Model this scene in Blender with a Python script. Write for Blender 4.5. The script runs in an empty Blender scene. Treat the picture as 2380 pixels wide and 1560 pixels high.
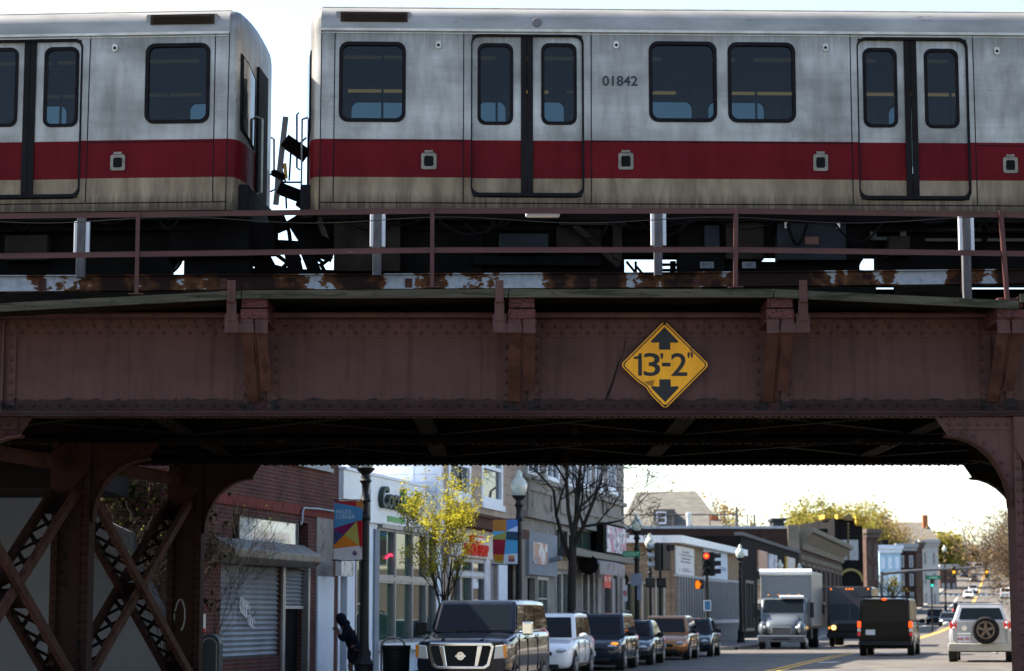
import bpy, bmesh, math, random
from math import sin, cos, tan, pi, radians, atan2, sqrt
from mathutils import Vector, Matrix

S = bpy.context.scene
COL = S.collection
random.seed(7)

# ---------------------------------------------------------------- camera
FPX, CX, CY = 5070.0, 1190.0, 780.0        # photograph measured at 2380 px wide
PITCH = math.atan(650.0 / FPX)
SN, CS = sin(PITCH), cos(PITCH)
CAMZ = 1.45
cam_d = bpy.data.cameras.new('camera')
cam = bpy.data.objects.new('camera', cam_d)
COL.objects.link(cam)
cam.location = (0, 0, CAMZ)
cam.rotation_euler = (pi / 2 + PITCH, 0, 0)
cam_d.sensor_width = 36.0
cam_d.lens = 36.0 * FPX / 2380.0
cam_d.clip_start = 0.5
cam_d.clip_end = 6000
cam_d.dof.use_dof = True
cam_d.dof.focus_distance = 30.2
cam_d.dof.aperture_fstop = 2.6
S.camera = cam

# ---------------------------------------------------------------- light
SUN_AZ = radians(-76)     # measured from +Y towards +X : sun stands left and beyond the bridge
SUN_EL = radians(43)
W = bpy.data.worlds.new('World')
S.world = W
W.use_nodes = True
nt = W.node_tree
for n in list(nt.nodes):
    nt.nodes.remove(n)
sky = nt.nodes.new('ShaderNodeTexSky')
sky.sky_type = 'NISHITA'
sky.sun_disc = False
sky.sun_elevation = SUN_EL
sky.sun_rotation = SUN_AZ
sky.air_density = 1.0
sky.dust_density = 1.1
sky.ozone_density = 0.15
bg = nt.nodes.new('ShaderNodeBackground')
bg.inputs['Strength'].default_value = 0.085
wo = nt.nodes.new('ShaderNodeOutputWorld')
nt.links.new(sky.outputs[0], bg.inputs[0])
nt.links.new(bg.outputs[0], wo.inputs[0])
sun_d = bpy.data.lights.new('sun', 'SUN')
sun_d.energy = 5.0
sun_d.angle = radians(0.5)
sun_d.color = (1.0, 0.90, 0.76)
sun = bpy.data.objects.new('sun', sun_d)
COL.objects.link(sun)
sd = Vector((sin(SUN_AZ) * cos(SUN_EL), cos(SUN_AZ) * cos(SUN_EL), sin(SUN_EL)))
sun.rotation_euler = (-sd).to_track_quat('-Z', 'Y').to_euler()
S.view_settings.view_transform = 'Standard'
S.view_settings.look = 'None'
S.view_settings.exposure = 2.22
S.view_settings.gamma = 1.0
S.cycles.max_bounces = 8
S.cycles.diffuse_bounces = 3
S.cycles.transparent_max_bounces = 24
S.cycles.caustics_reflective = False
S.cycles.caustics_refractive = False

# ---------------------------------------------------------------- measuring helpers
def ray(x, y):
    u = (x - CX) / FPX; v = (CY - y) / FPX
    return u, CS - v * SN, SN + v * CS
def P(x, y, D):
    a, b, c = ray(x, y); t = D / b
    return Vector((a * t, D, CAMZ + c * t))
def Zat(y, D): return P(CX, y, D).z
def Xat(x, D, z):
    q = (z - CAMZ) / D
    v = (q * CS - SN) / (CS + q * SN)
    return (x - CX) / FPX * D / (CS - v * SN)
class Plane:
    """vertical plane through (ox, oy) running in direction ang; map() gives distance along it and height"""
    def __init__(s, ox, oy, ang):
        s.o = (ox, oy); s.a = ang; s.d = (cos(ang), sin(ang))
    def map(s, x, y, off=0.0):
        a, b, c = ray(x, y)
        n = (-s.d[1], s.d[0])
        ox = s.o[0] + n[0] * off; oy = s.o[1] + n[1] * off
        t = (n[0] * ox + n[1] * oy) / (n[0] * a + n[1] * b)
        px, py = a * t, b * t
        return (px - ox) * s.d[0] + (py - oy) * s.d[1], CAMZ + c * t

# ---------------------------------------------------------------- objects
def tag(o, label=None, cat=None, group=None, kind=None):
    if label: o['label'] = label
    if cat: o['category'] = cat
    if group: o['group'] = group
    if kind: o['kind'] = kind
    return o
def thing(name, label, cat, loc=(0, 0, 0), rz=0.0, group=None):
    o = bpy.data.objects.new(name, None)
    COL.objects.link(o)
    o.empty_display_size = 0.3
    o.location = loc; o.rotation_euler = (0, 0, rz)
    return tag(o, label, cat, group)
def kids(o): return [c for c in bpy.data.objects if c.parent == o]
def dup(o, loc=None, rz=None, label=None, parent=None, sc=None):
    c = o.copy(); COL.objects.link(c)
    if parent is not None:
        mi = c.matrix_parent_inverse.copy(); c.parent = parent; c.matrix_parent_inverse = mi
    for ch in kids(o): dup(ch, parent=c)
    if loc is not None: c.location = loc
    if rz is not None: c.rotation_euler = (0, 0, rz)
    if sc is not None: c.scale = sc
    if label: c['label'] = label
    return c

class MB:
    def __init__(s): s.v = []; s.f = []; s.m = []
    def add(s, vs, fs, m=0):
        b = len(s.v); s.v += [tuple(v) for v in vs]
        s.f += [tuple(i + b for i in f) for f in fs]; s.m += [m] * len(fs); return s
    def b2(s, lo, hi, m=0):
        x0, y0, z0 = lo; x1, y1, z1 = hi
        return s.add([(x0,y0,z0),(x1,y0,z0),(x1,y1,z0),(x0,y1,z0),(x0,y0,z1),(x1,y0,z1),(x1,y1,z1),(x0,y1,z1)],
            [(0,3,2,1),(4,5,6,7),(0,1,5,4),(1,2,6,5),(2,3,7,6),(3,0,4,7)], m)
    def box(s, c, d, m=0, R=None):
        vs = [Vector((sx*d[0]/2, sy*d[1]/2, sz*d[2]/2)) for sz in (-1,1) for sx, sy in ((-1,-1),(1,-1),(1,1),(-1,1))]
        if R is not None: vs = [R @ v for v in vs]
        return s.add([v + Vector(c) for v in vs], [(0,3,2,1),(4,5,6,7),(0,1,5,4),(1,2,6,5),(2,3,7,6),(3,0,4,7)], m)
    def bar(s, p0, p1, w, h, m=0, up=(0,0,1)):
        """rectangular bar from p0 to p1, w across, h along up"""
        p0 = Vector(p0); p1 = Vector(p1); d = (p1 - p0).normalized()
        a = d.cross(Vector(up))
        if a.length < 1e-4: a = d.cross(Vector((0,1,0)))
        a.normalize(); b = a.cross(d)
        vs = [p + a*(i*w/2) + b*(j*h/2) for p in (p0, p1) for i, j in ((-1,-1),(1,-1),(1,1),(-1,1))]
        return s.add(vs, [(0,3,2,1),(4,5,6,7),(0,1,5,4),(1,2,6,5),(2,3,7,6),(3,0,4,7)], m)
    def prism(s, pts, a0, a1, ax='y', m=0):
        """polygon extruded along an axis; pts are the two other coordinates in xyz order"""
        def mk(p, a):
            return {'x': (a, p[0], p[1]), 'y': (p[0], a, p[1]), 'z': (p[0], p[1], a)}[ax]
        n = len(pts)
        vs = [mk(p, a0) for p in pts] + [mk(p, a1) for p in pts]
        fs = [tuple(range(n)), tuple(range(2*n-1, n-1, -1))] + [(i, (i+1) % n, n+(i+1) % n, n+i) for i in range(n)]
        return s.add(vs, fs, m)
    def ring(s, outer, inner, a0, a1, ax='y', m=0):
        """frame between two outlines of equal point count, extruded"""
        def mk(p, a):
            return {'x': (a, p[0], p[1]), 'y': (p[0], a, p[1]), 'z': (p[0], p[1], a)}[ax]
        n = len(outer)
        vs = [mk(p, a0) for p in outer] + [mk(p, a0) for p in inner] + [mk(p, a1) for p in outer] + [mk(p, a1) for p in inner]
        fs = []
        for i in range(n):
            j = (i+1) % n
            fs += [(i, j, n+j, n+i), (2*n+i, 3*n+i, 3*n+j, 2*n+j), (i, 2*n+i, 2*n+j, j), (n+i, n+j, 3*n+j, 3*n+i)]
        return s.add(vs, fs, m)
    def tube(s, pts, r, n=6, m=0, cap=True):
        pts = [Vector(p) for p in pts]
        if not isinstance(r, (list, tuple)): r = [r] * len(pts)
        vs = []; k = len(pts); a = None
        for i, p in enumerate(pts):
            d = (pts[min(i+1, k-1)] - pts[max(i-1, 0)])
            d = d.normalized() if d.length > 1e-9 else Vector((0,0,1))
            if a is None:
                a = d.cross(Vector((0,0,1)))
                if a.length < 1e-3: a = d.cross(Vector((1,0,0)))
            else:
                a = a - d * a.dot(d)
            a.normalize(); b = d.cross(a)
            vs += [p + (a*cos(2*pi*j/n) + b*sin(2*pi*j/n)) * r[i] for j in range(n)]
        fs = [(i*n+j, i*n+(j+1) % n, (i+1)*n+(j+1) % n, (i+1)*n+j) for i in range(k-1) for j in range(n)]
        if cap: fs += [tuple(range(n-1, -1, -1)), tuple(range((k-1)*n, k*n))]
        return s.add(vs, fs, m)
    def lathe(s, prof, n=16, c=(0,0,0), m=0, R=None):
        vs = []
        for r, z in prof:
            for j in range(n):
                v = Vector((r*cos(2*pi*j/n), r*sin(2*pi*j/n), z))
                if R is not None: v = R @ v
                vs.append(v + Vector(c))
        k = len(prof)
        fs = [(i*n+j, i*n+(j+1) % n, (i+1)*n+(j+1) % n, (i+1)*n+j) for i in range(k-1) for j in range(n)]
        fs += [tuple(range(n-1, -1, -1)), tuple(range((k-1)*n, k*n))]
        return s.add(vs, fs, m)
    def ell(s, c, r, n=10, k=6, m=0, R=None):
        prof = [(sin(pi*i/k), -cos(pi*i/k)) for i in range(k+1)]
        prof[0] = (0.02, -1); prof[-1] = (0.02, 1)
        vs = []
        for a, z in prof:
            for j in range(n):
                v = Vector((a*cos(2*pi*j/n)*r[0], a*sin(2*pi*j/n)*r[1], z*r[2]))
                if R is not None: v = R @ v
                vs.append(v + Vector(c))
        fs = [(i*n+j, i*n+(j+1) % n, (i+1)*n+(j+1) % n, (i+1)*n+j) for i in range(k) for j in range(n)]
        fs += [tuple(range(n-1, -1, -1)), tuple(range(k*n, (k+1)*n))]
        return s.add(vs, fs, m)
    def loft(s, rings, m=0, cap=True):
        n = len(rings[0]); b = []
        for r in rings: b += list(r)
        k = len(rings)
        fs = [(i*n+j, i*n+(j+1) % n, (i+1)*n+(j+1) % n, (i+1)*n+j) for i in range(k-1) for j in range(n)]
        if cap: fs += [tuple(range(n-1, -1, -1)), tuple(range((k-1)*n, k*n))]
        return s.add(b, fs, m)
    def grid_wall(s, x0, x1, z0, z1, holes, y0, y1, m=0):
        """wall plate between y0 and y1 with rectangular holes cut right through"""
        xs = sorted({x0, x1} | {h[i] for h in holes for i in (0, 1) if x0 < h[i] < x1})
        zs = sorted({z0, z1} | {h[i] for h in holes for i in (2, 3) if z0 < h[i] < z1})
        solid = {}
        for i in range(len(xs)-1):
            for k in range(len(zs)-1):
                cx = (xs[i]+xs[i+1])/2; cz = (zs[k]+zs[k+1])/2
                solid[i, k] = not any(h[0] < cx < h[1] and h[2] < cz < h[3] for h in holes)
        for (i, k), ok in solid.items():
            if not ok: continue
            a, b, c, d = xs[i], xs[i+1], zs[k], zs[k+1]
            s.add([(a,y0,c),(b,y0,c),(b,y0,d),(a,y0,d)], [(0,1,2,3)], m)
            s.add([(a,y1,c),(b,y1,c),(b,y1,d),(a,y1,d)], [(3,2,1,0)], m)
            if not solid.get((i-1, k)): s.add([(a,y0,c),(a,y0,d),(a,y1,d),(a,y1,c)], [(0,1,2,3)], m)
            if not solid.get((i+1, k)): s.add([(b,y0,c),(b,y1,c),(b,y1,d),(b,y0,d)], [(0,1,2,3)], m)
            if not solid.get((i, k-1)): s.add([(a,y0,c),(a,y1,c),(b,y1,c),(b,y0,c)], [(0,1,2,3)], m)
            if not solid.get((i, k+1)): s.add([(a,y0,d),(b,y0,d),(b,y1,d),(a,y1,d)], [(0,1,2,3)], m)
        return s
    def build(s, name, mats, parent=None, loc=None, rz=None, smooth=False, bevel=0, sub=0, weld=False, fix=True, seg=2):
        me = bpy.data.meshes.new(name)
        me.from_pydata(s.v, [], s.f)
        if not isinstance(mats, (list, tuple)): mats = [mats]
        for m in mats: me.materials.append(m)
        me.polygons.foreach_set('material_index', s.m)
        if weld or fix:
            bm = bmesh.new(); bm.from_mesh(me)
            if weld: bmesh.ops.remove_doubles(bm, verts=bm.verts, dist=1e-5)
            if fix: bmesh.ops.recalc_face_normals(bm, faces=bm.faces)
            bm.to_mesh(me); bm.free()
        if smooth:
            me.polygons.foreach_set('use_smooth', [True] * len(me.polygons))
            if not sub: me.set_sharp_from_angle(angle=radians(38))
        me.update()
        o = bpy.data.objects.new(name, me)
        COL.objects.link(o)
        if parent is not None: o.parent = parent
        if loc is not None: o.location = loc
        if rz is not None: o.rotation_euler = (0, 0, rz)
        if bevel:
            b = o.modifiers.new('bevel', 'BEVEL'); b.width = bevel; b.segments = seg; b.limit_method = 'ANGLE'; b.angle_limit = radians(40)
        if sub:
            b = o.modifiers.new('sub', 'SUBSURF'); b.levels = sub; b.render_levels = sub
        return o

def rrect(x0, x1, z0, z1, r, n=4):
    pts = []
    for cx, cz, a0 in ((x1-r, z1-r, 0), (x0+r, z1-r, 90), (x0+r, z0+r, 180), (x1-r, z0+r, 270)):
        for i in range(n+1):
            a = radians(a0 + 90*i/n); pts.append((cx + r*cos(a), cz + r*sin(a)))
    return pts
def text(s, size, mat, name='lettering', parent=None, loc=(0,0,0), rot=(pi/2,0,0), ext=0.004, off=0.0, align='CENTER', sx=1.0, sp=1.0, shear=0.0):
    """a line of lettering as a solid mesh (centred on loc, standing in the local xz plane)"""
    c = bpy.data.curves.new('t', 'FONT'); c.body = s; c.size = size; c.extrude = ext; c.offset = off
    c.align_x = align; c.align_y = 'CENTER'; c.space_character = sp; c.shear = shear; c.resolution_u = 4
    t = bpy.data.objects.new('t', c)
    me = bpy.data.meshes.new_from_object(t); me.name = name
    bpy.data.objects.remove(t); bpy.data.curves.remove(c)
    me.materials.clear(); me.materials.append(mat)
    o = bpy.data.objects.new(name, me); COL.objects.link(o)
    if parent is not None: o.parent = parent
    o.location = loc; o.rotation_euler = rot; o.scale = (sx, 1, 1)
    return o

# ---------------------------------------------------------------- materials
MATS = {}
def newmat(name):
    m = bpy.data.materials.new(name); m.use_nodes = True
    t = m.node_tree
    b = t.nodes['Principled BSDF']; b.inputs['Specular IOR Level'].default_value = .05
    return m, t, b, t.nodes['Material Output']
def nz(t, vec, scale, detail=4, rough=.55):
    n = t.nodes.new('ShaderNodeTexNoise'); n.inputs['Scale'].default_value = scale
    n.inputs['Detail'].default_value = detail; n.inputs['Roughness'].default_value = rough
    if vec is not None: t.links.new(vec, n.inputs['Vector'])
    return n.outputs['Fac']
def mapv(t, vec, sc):
    n = t.nodes.new('ShaderNodeMapping'); n.inputs['Scale'].default_value = sc
    t.links.new(vec, n.inputs['Vector']); return n.outputs[0]
def ramp(t, fac, stops):
    n = t.nodes.new('ShaderNodeValToRGB'); e = n.color_ramp.elements
    while len(e) < len(stops): e.new(0.5)
    for i, (p, c) in enumerate(stops):
        e[i].position = p; e[i].color = (*c, 1) if len(c) == 3 else c
    t.links.new(fac, n.inputs[0]); return n.outputs[0]
def mixc(t, fac, a, b, mode='MIX'):
    n = t.nodes.new('ShaderNodeMix'); n.data_type = 'RGBA'; n.blend_type = mode
    for sock, val in ((n.inputs[0], fac), (n.inputs[6], a), (n.inputs[7], b)):
        if hasattr(val, 'is_linked'): t.links.new(val, sock)
        elif isinstance(val, (int, float)): sock.default_value = val
        else: sock.default_value = (*val, 1)
    return n.outputs[2]
def objco(t):
    return t.nodes.new('ShaderNodeTexCoord').outputs['Object']
def bumpn(t, b, h, st=.3, dist=.02):
    n = t.nodes.new('ShaderNodeBump'); n.inputs['Strength'].default_value = st; n.inputs['Distance'].default_value = dist
    t.links.new(h, n.inputs['Height']); t.links.new(n.outputs[0], b.inputs['Normal'])
def mat(name, col, rough=.6, metal=0.0, var=.18, sc=3.0, stretch=(1,1,1), patch=None, pthr=.58, psc=2.0, bump=0.0, coat=0.0, spec=None, emit=0.0):
    """paint / stone / metal with uneven tone; patch = a second colour that shows in blotches (wear, rust, dirt)"""
    if name in MATS: return MATS[name]
    m, t, b, o = newmat(name)
    co = mapv(t, objco(t), stretch)
    f = nz(t, co, sc)
    lo = tuple(c*(1-var) for c in col); hi = tuple(min(1, c*(1+var)) for c in col)
    c = ramp(t, f, [(.3, lo), (.7, hi)])
    if patch:
        f2 = nz(t, co, psc, 7, .62)
        c = mixc(t, ramp(t, f2, [(pthr-.03, (0,0,0)), (pthr+.03, (1,1,1))]), c, patch)
    t.links.new(c, b.inputs['Base Color'])
    b.inputs['Roughness'].default_value = rough; b.inputs['Metallic'].default_value = metal
    b.inputs['Coat Weight'].default_value = coat; b.inputs['Coat Roughness'].default_value = .04
    b.inputs['Specular IOR Level'].default_value = spec if spec is not None else (.03 if rough > .55 else .2)
    if emit:
        b.inputs['Emission Color'].default_value = (*col, 1); b.inputs['Emission Strength'].default_value = emit
    if bump: bumpn(t, b, nz(t, co, sc*6, 6), bump)
    MATS[name] = m; return m
def planeco(t):
    """(x + y, z) of the object: lies on any upright wall of a box that is square to its own axes"""
    s = t.nodes.new('ShaderNodeSeparateXYZ'); t.links.new(objco(t), s.inputs[0])
    a = t.nodes.new('ShaderNodeMath'); t.links.new(s.outputs[0], a.inputs[0]); t.links.new(s.outputs[1], a.inputs[1])
    c = t.nodes.new('ShaderNodeCombineXYZ'); t.links.new(a.outputs[0], c.inputs[0]); t.links.new(s.outputs[2], c.inputs[1])
    return c.outputs[0]
def brickmat(name, c1, c2, mortar, bw=.22, bh=.075, ms=.012, rough=.85, sq=True):
    if name in MATS: return MATS[name]
    m, t, b, o = newmat(name)
    co = planeco(t)
    n = t.nodes.new('ShaderNodeTexBrick'); t.links.new(co, n.inputs['Vector'])
    n.inputs['Scale'].default_value = 1.0; n.inputs['Brick Width'].default_value = bw; n.inputs['Row Height'].default_value = bh
    n.inputs['Mortar Size'].default_value = ms; n.inputs['Color1'].default_value = (*c1,1); n.inputs['Color2'].default_value = (*c2,1)
    n.inputs['Mortar'].default_value = (*mortar,1)
    f = nz(t, co, 1.3, 5)
    c = mixc(t, .55, n.outputs['Color'], ramp(t, f, [(.25,(.35,.33,.33)),(.7,(1.15,1.1,1.1))]), 'MULTIPLY')
    t.links.new(c, b.inputs['Base Color']); b.inputs['Roughness'].default_value = rough
    bumpn(t, b, n.outputs['Fac'], -.4, .01)
    MATS[name] = m; return m
def emat(name, col, st):
    if name in MATS: return MATS[name]
    m, t, b, o = newmat(name)
    b.inputs['Base Color'].default_value = (*[c*.3 for c in col], 1)
    b.inputs['Emission Color'].default_value = (*col, 1); b.inputs['Emission Strength'].default_value = st
    MATS[name] = m; return m
def glassmat(name, tint, refl=1.0, rough=.0):
    """thin tinted pane that can be looked through"""
    if name in MATS: return MATS[name]
    m, t, b, o = newmat(name)
    t.nodes.remove(b)
    tr = t.nodes.new('ShaderNodeBsdfTransparent'); tr.inputs[0].default_value = (*tint, 1)
    gl = t.nodes.new('ShaderNodeBsdfGlossy'); gl.inputs['Roughness'].default_value = rough; gl.inputs['Color'].default_value = (.9*refl,.95*refl,refl,1)
    fr = t.nodes.new('ShaderNodeFresnel'); fr.inputs[0].default_value = 1.5
    mx = t.nodes.new('ShaderNodeMixShader')
    t.links.new(fr.outputs[0], mx.inputs[0]); t.links.new(tr.outputs[0], mx.inputs[1]); t.links.new(gl.outputs[0], mx.inputs[2])
    t.links.new(mx.outputs[0], o.inputs[0])
    MATS[name] = m; return m
def darkglass(name, col=(.012,.016,.02), rough=.03, spec=.8):
    spec *= .5
    if name in MATS: return MATS[name]
    m, t, b, o = newmat(name)
    b.inputs['Base Color'].default_value = (*col, 1); b.inputs['Roughness'].default_value = rough
    b.inputs['Specular IOR Level'].default_value = spec; b.inputs['IOR'].default_value = 1.5
    MATS[name] = m; return m
def paintmat(name, col, flake=0.0, rough=.3):
    if name in MATS: return MATS[name]
    m, t, b, o = newmat(name)
    f = nz(t, objco(t), 2.0, 3)
    c = ramp(t, f, [(.3, tuple(x*.88 for x in col)), (.7, tuple(min(1,x*1.1) for x in col))])
    t.links.new(c, b.inputs['Base Color'])
    b.inputs['Metallic'].default_value = flake; b.inputs['Roughness'].default_value = rough
    b.inputs['Coat Weight'].default_value = .8; b.inputs['Coat Roughness'].default_value = .03; b.inputs['Coat IOR'].default_value = 1.4
    b.inputs['Specular IOR Level'].default_value = .05
    MATS[name] = m; return m
# ================================================================ BRIDGE
MAROON = (.066, .033, .031)
def steelmat(name='maroon_steel', foot=True):
    """old maroon bridge paint: drip stains, rust blooms, chips and a corroded line over the bottom angle"""
    m, t, b, o = newmat(name)
    co = objco(t)
    s = t.nodes.new('ShaderNodeSeparateXYZ'); t.links.new(co, s.inputs[0])
    f = nz(t, mapv(t, co, (.7,1,1)), 1.3, 5, .6)
    c = ramp(t, f, [(.3, tuple(x*.78 for x in MAROON)), (.5, MAROON), (.72, tuple(x*1.2 for x in MAROON))])
    st = nz(t, mapv(t, co, (5.5,2,.28)), 1.6, 6, .62)
    c = mixc(t, .55, c, ramp(t, st, [(.34,(.45,.40,.38)),(.5,(.95,.95,.95)),(.7,(1.06,1.03,1.0))]), 'MULTIPLY')
    ru = nz(t, mapv(t, co, (1.2,1,.8)), 2.6, 8, .66)
    c = mixc(t, ramp(t, ru, [(.63,(0,0,0)),(.69,(.8,.8,.8))]), c, (.034,.014,.009))
    ch = nz(t, co, 17, 3, .5)
    c = mixc(t, ramp(t, ch, [(.745,(0,0,0)),(.76,(.8,.8,.8))]), c, (.018,.012,.012))
    # corroded band along the foot of the web
    zz = t.nodes.new('ShaderNodeMapRange'); zz.inputs[1].default_value = zbl+.17; zz.inputs[2].default_value = zbl-.03
    t.links.new(s.outputs[2], zz.inputs[0])
    cn = nz(t, mapv(t, co, (1.6,1,3.2)), 2.2, 8, .7)
    ad = t.nodes.new('ShaderNodeMath'); ad.operation = 'MULTIPLY'; t.links.new(zz.outputs[0], ad.inputs[0]); t.links.new(cn, ad.inputs[1])
    if foot: c = mixc(t, ramp(t, ad.outputs[0], [(.36,(0,0,0)),(.43,(1,1,1))]), c, (.010,.008,.009))
    t.links.new(c, b.inputs['Base Color']); b.inputs['Roughness'].default_value = .6; b.inputs['Specular IOR Level'].default_value = .12
    bumpn(t, b, ru, .15, .01)
    return m
zbl = Zat(931, 30.0)
m_steel = steelmat(); m_steel2 = steelmat('maroon_column_steel', False)
m_steel_low = mat('maroon_steel_worn', (.036,.019,.019), .6, var=.25, sc=2.2, patch=(.03,.022,.02), pthr=.6, psc=2.6, stretch=(.6,1,1.6), bump=.15)
m_rust = mat('rusty_brown_steel', (.056,.027,.022), .7, var=.25, sc=2.0, stretch=(2,2,.5), patch=(.040,.020,.016), pthr=.55, psc=2.4, bump=.1)
m_under = mat('shaded_steel', (.008,.006,.005), .9, var=.5, sc=2.5, patch=(.022,.018,.013), pthr=.62, psc=3.5, bump=.2)  # near-black copy of the bridge steel; underside shade is in its colour
m_timber = mat('weathered_timber', (.052,.049,.037), .85, var=.3, sc=3, stretch=(.5,3,6), patch=(.026,.028,.018), pthr=.56, psc=2.5, bump=.25)
m_darktimber = mat('dark_timber', (.010,.008,.006), .9, var=.4, sc=3, stretch=(.6,2,4), bump=.2)
m_greytimber = mat('grey_timber', (.085,.083,.088), .9, var=.3, sc=4, stretch=(4,4,.6), patch=(.05,.045,.04), pthr=.70, psc=5, bump=.2)
m_white = mat('white_board', (.50,.52,.56), .45, var=.06, sc=2)
m_black = mat('black', (.012,.012,.013), .8, var=.2)

def crackmat():
    m, t, b, o = newmat('cracked_maroon_paint')
    co = mapv(t, objco(t), (4, 4, 9))
    v = t.nodes.new('ShaderNodeTexVoronoi'); v.feature = 'DISTANCE_TO_EDGE'; v.inputs['Scale'].default_value = 2.2
    n = nz(t, objco(t), 5, 3); mx = mixc(t, .12, co, n, 'ADD')
    t.links.new(mx, v.inputs['Vector'])
    c = ramp(t, v.outputs['Distance'], [(.015, (.012,.009,.009)), (.05, (.08,.031,.031))])
    t.links.new(c, b.inputs['Base Color']); b.inputs['Roughness'].default_value = .6
    bumpn(t, b, v.outputs['Distance'], .4, .03)
    return m
m_crack = crackmat()

def peelmat():
    """rusted beam with the last of its white paint in long torn patches"""
    m, t, b, o = newmat('peeling_white_over_rust')
    co = objco(t)
    s = t.nodes.new('ShaderNodeSeparateXYZ'); t.links.new(co, s.inputs[0])
    n1 = nz(t, mapv(t, co, (.95, 1, .35)), 1.6, 3, .45)
    n2 = nz(t, mapv(t, co, (2, 1, 3)), 3.0, 6, .6)
    a = t.nodes.new('ShaderNodeMath'); a.operation = 'MULTIPLY_ADD'; t.links.new(n2, a.inputs[0]); a.inputs[1].default_value = .36; t.links.new(n1, a.inputs[2])
    msk = ramp(t, a.outputs[0], [(.757, (0,0,0)), (.764, (1,1,1))])
    hal = ramp(t, a.outputs[0], [(.655, (0,0,0)), (.745, (1,1,1))])
    f3 = nz(t, mapv(t, co, (3, 1, 1.2)), 2.4, 7, .65)
    rust = ramp(t, f3, [(.3, (.014,.006,.005)), (.5, (.030,.012,.008)), (.62, (.09,.038,.016)), (.75, (.20,.095,.04))])
    dark = mixc(t, hal, (.016,.008,.007), mixc(t, .45, rust, (.13,.055,.022)))
    f4 = nz(t, mapv(t, co, (4, 1, 4)), 3, 6, .6)
    wht = ramp(t, f4, [(.3, (.20,.225,.255)), (.62, (.30,.325,.36)), (.74, (.30,.17,.09))])
    c = mixc(t, msk, dark, wht)
    t.links.new(c, b.inputs['Base Color']); b.inputs['Roughness'].default_value = .6
    bumpn(t, b, msk, .3, .01)
    return m
m_peel = peelmat()

D1, D2, D3 = 30.0, 34.75, 39.5
ZB = Zat(966, D1); ZT = Zat(742, D1)
BX0, BX1 = -14.0, 11.0
bridge = thing('railway_bridge', 'long riveted maroon steel railway bridge carrying the train over the street', 'bridge', (0, D1, ZB))
BL = (0, -D1, -ZB)
def bpart(mb, name, m, parent=None, **k):
    """a part of the bridge whose geometry is given in world coordinates"""
    if parent is None:
        return mb.build(name, m, bridge, loc=BL, **k)
    return mb.build(name, m, parent, **k)

def rivet(mb, x, y, z, r=.027, d='y', m=0):
    rr = [(1, 0), (.86, .45), (.5, .8)]
    vs = []
    for a, h in rr:
        for j in range(6):
            vs.append((x + r*a*cos(pi*j/3), y - r*1.15*h, z + r*a*sin(pi*j/3)))
    fs = [(i*6+j, (i+1)*6+j, (i+1)*6+(j+1) % 6, i*6+(j+1) % 6) for i in range(2) for j in range(6)] + [tuple(range(12, 18))]
    mb.add(vs, fs, m)

# near girder ------------------------------------------------------
BRX = [Xat(607, D1, 5), Xat(1212, D1, 5), Xat(1797, D1, 5), Xat(2318, D1, 5)]   # cantilever brackets
ztl = Zat(785, D1); zbl = Zat(931, D1)
g = MB(); g.b2((BX0, D1, ZB), (BX1, D1+.02, ZT))
girder = bpart(g, 'main_girder', m_steel)
f = MB(); f.b2((BX0, D1-.20, ZT), (BX1, D1+.22, ZT+.045)); f.b2((BX0, D1-.17, ZT+.045), (BX1, D1+.2, ZT+.07))
f.b2((BX0, D1-.018, ztl), (BX1, D1-.001, ZT-.003))
x = BX0 + .1; k = 0
while x < BX1:
    rivet(f, x, D1-.018, ztl+.055); rivet(f, x+.09, D1-.018, ztl+.15)
    f.box((x+.045, D1-.03, ZT-.03), (.035,.05,.04)); x += .178; k += 1
bpart(f, 'top_flange', m_steel, girder, smooth=True)
f = MB(); f.b2((BX0, D1-.018, ZB+.05), (BX1, D1-.001, zbl))
f.b2((BX0, D1-.20, ZB+.012), (BX1, D1+.22, ZB+.05)); f.b2((BX0, D1-.185, ZB-.018), (BX1, D1+.2, ZB+.009))
x = BX0 + .1
while x < BX1:
    rivet(f, x, D1-.018, zbl-.07); rivet(f, x+.09, D1-.018, zbl-.145)
    f.lathe([(.02,-.03),(.017,-.012),(.017,0)], 6, (x+.05, D1-.09, ZB-.018)); f.lathe([(.02,-.03),(.017,-.012),(.017,0)], 6, (x-.04, D1-.02, ZB-.018))
    x += .178
bpart(f, 'bottom_flange', m_steel_low, girder, smooth=True)
# vertical angles riveted on the web
xs = [Xat(26, D1, 5)]
for bx in BRX: xs += [bx+.17, bx-.17]
for i, xv in enumerate(xs):
    s = MB(); w = .075
    s.b2((xv-w, D1-.034, ZB+.05), (xv+w, D1-.0195, ZT-.06))
    z = ZB + .12
    while z < ZT-.1:
        rivet(s, xv + (.02 if i == 0 else (.05 if i % 2 else -.05)), D1-.034, z); z += .165
    if i == 0: s.b2((xv-w-.03, D1-.12, ZB+.05), (xv-w-.002, D1-.02, ZT-.02))
    bpart(s, 'stiffener', m_steel, girder, smooth=True)

cr = MB()
cp = [P(x, y, D1-.002) for x, y in ((1457,772),(1452,800),(1449,822),(1438,842),(1430,868),(1424,890),(1414,914),(1409,930))]
cr.tube(cp, [.004,.006,.003,.006,.016,.013,.022,.006], 5)
bpart(cr, 'torn_seam', m_black, girder)
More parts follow.
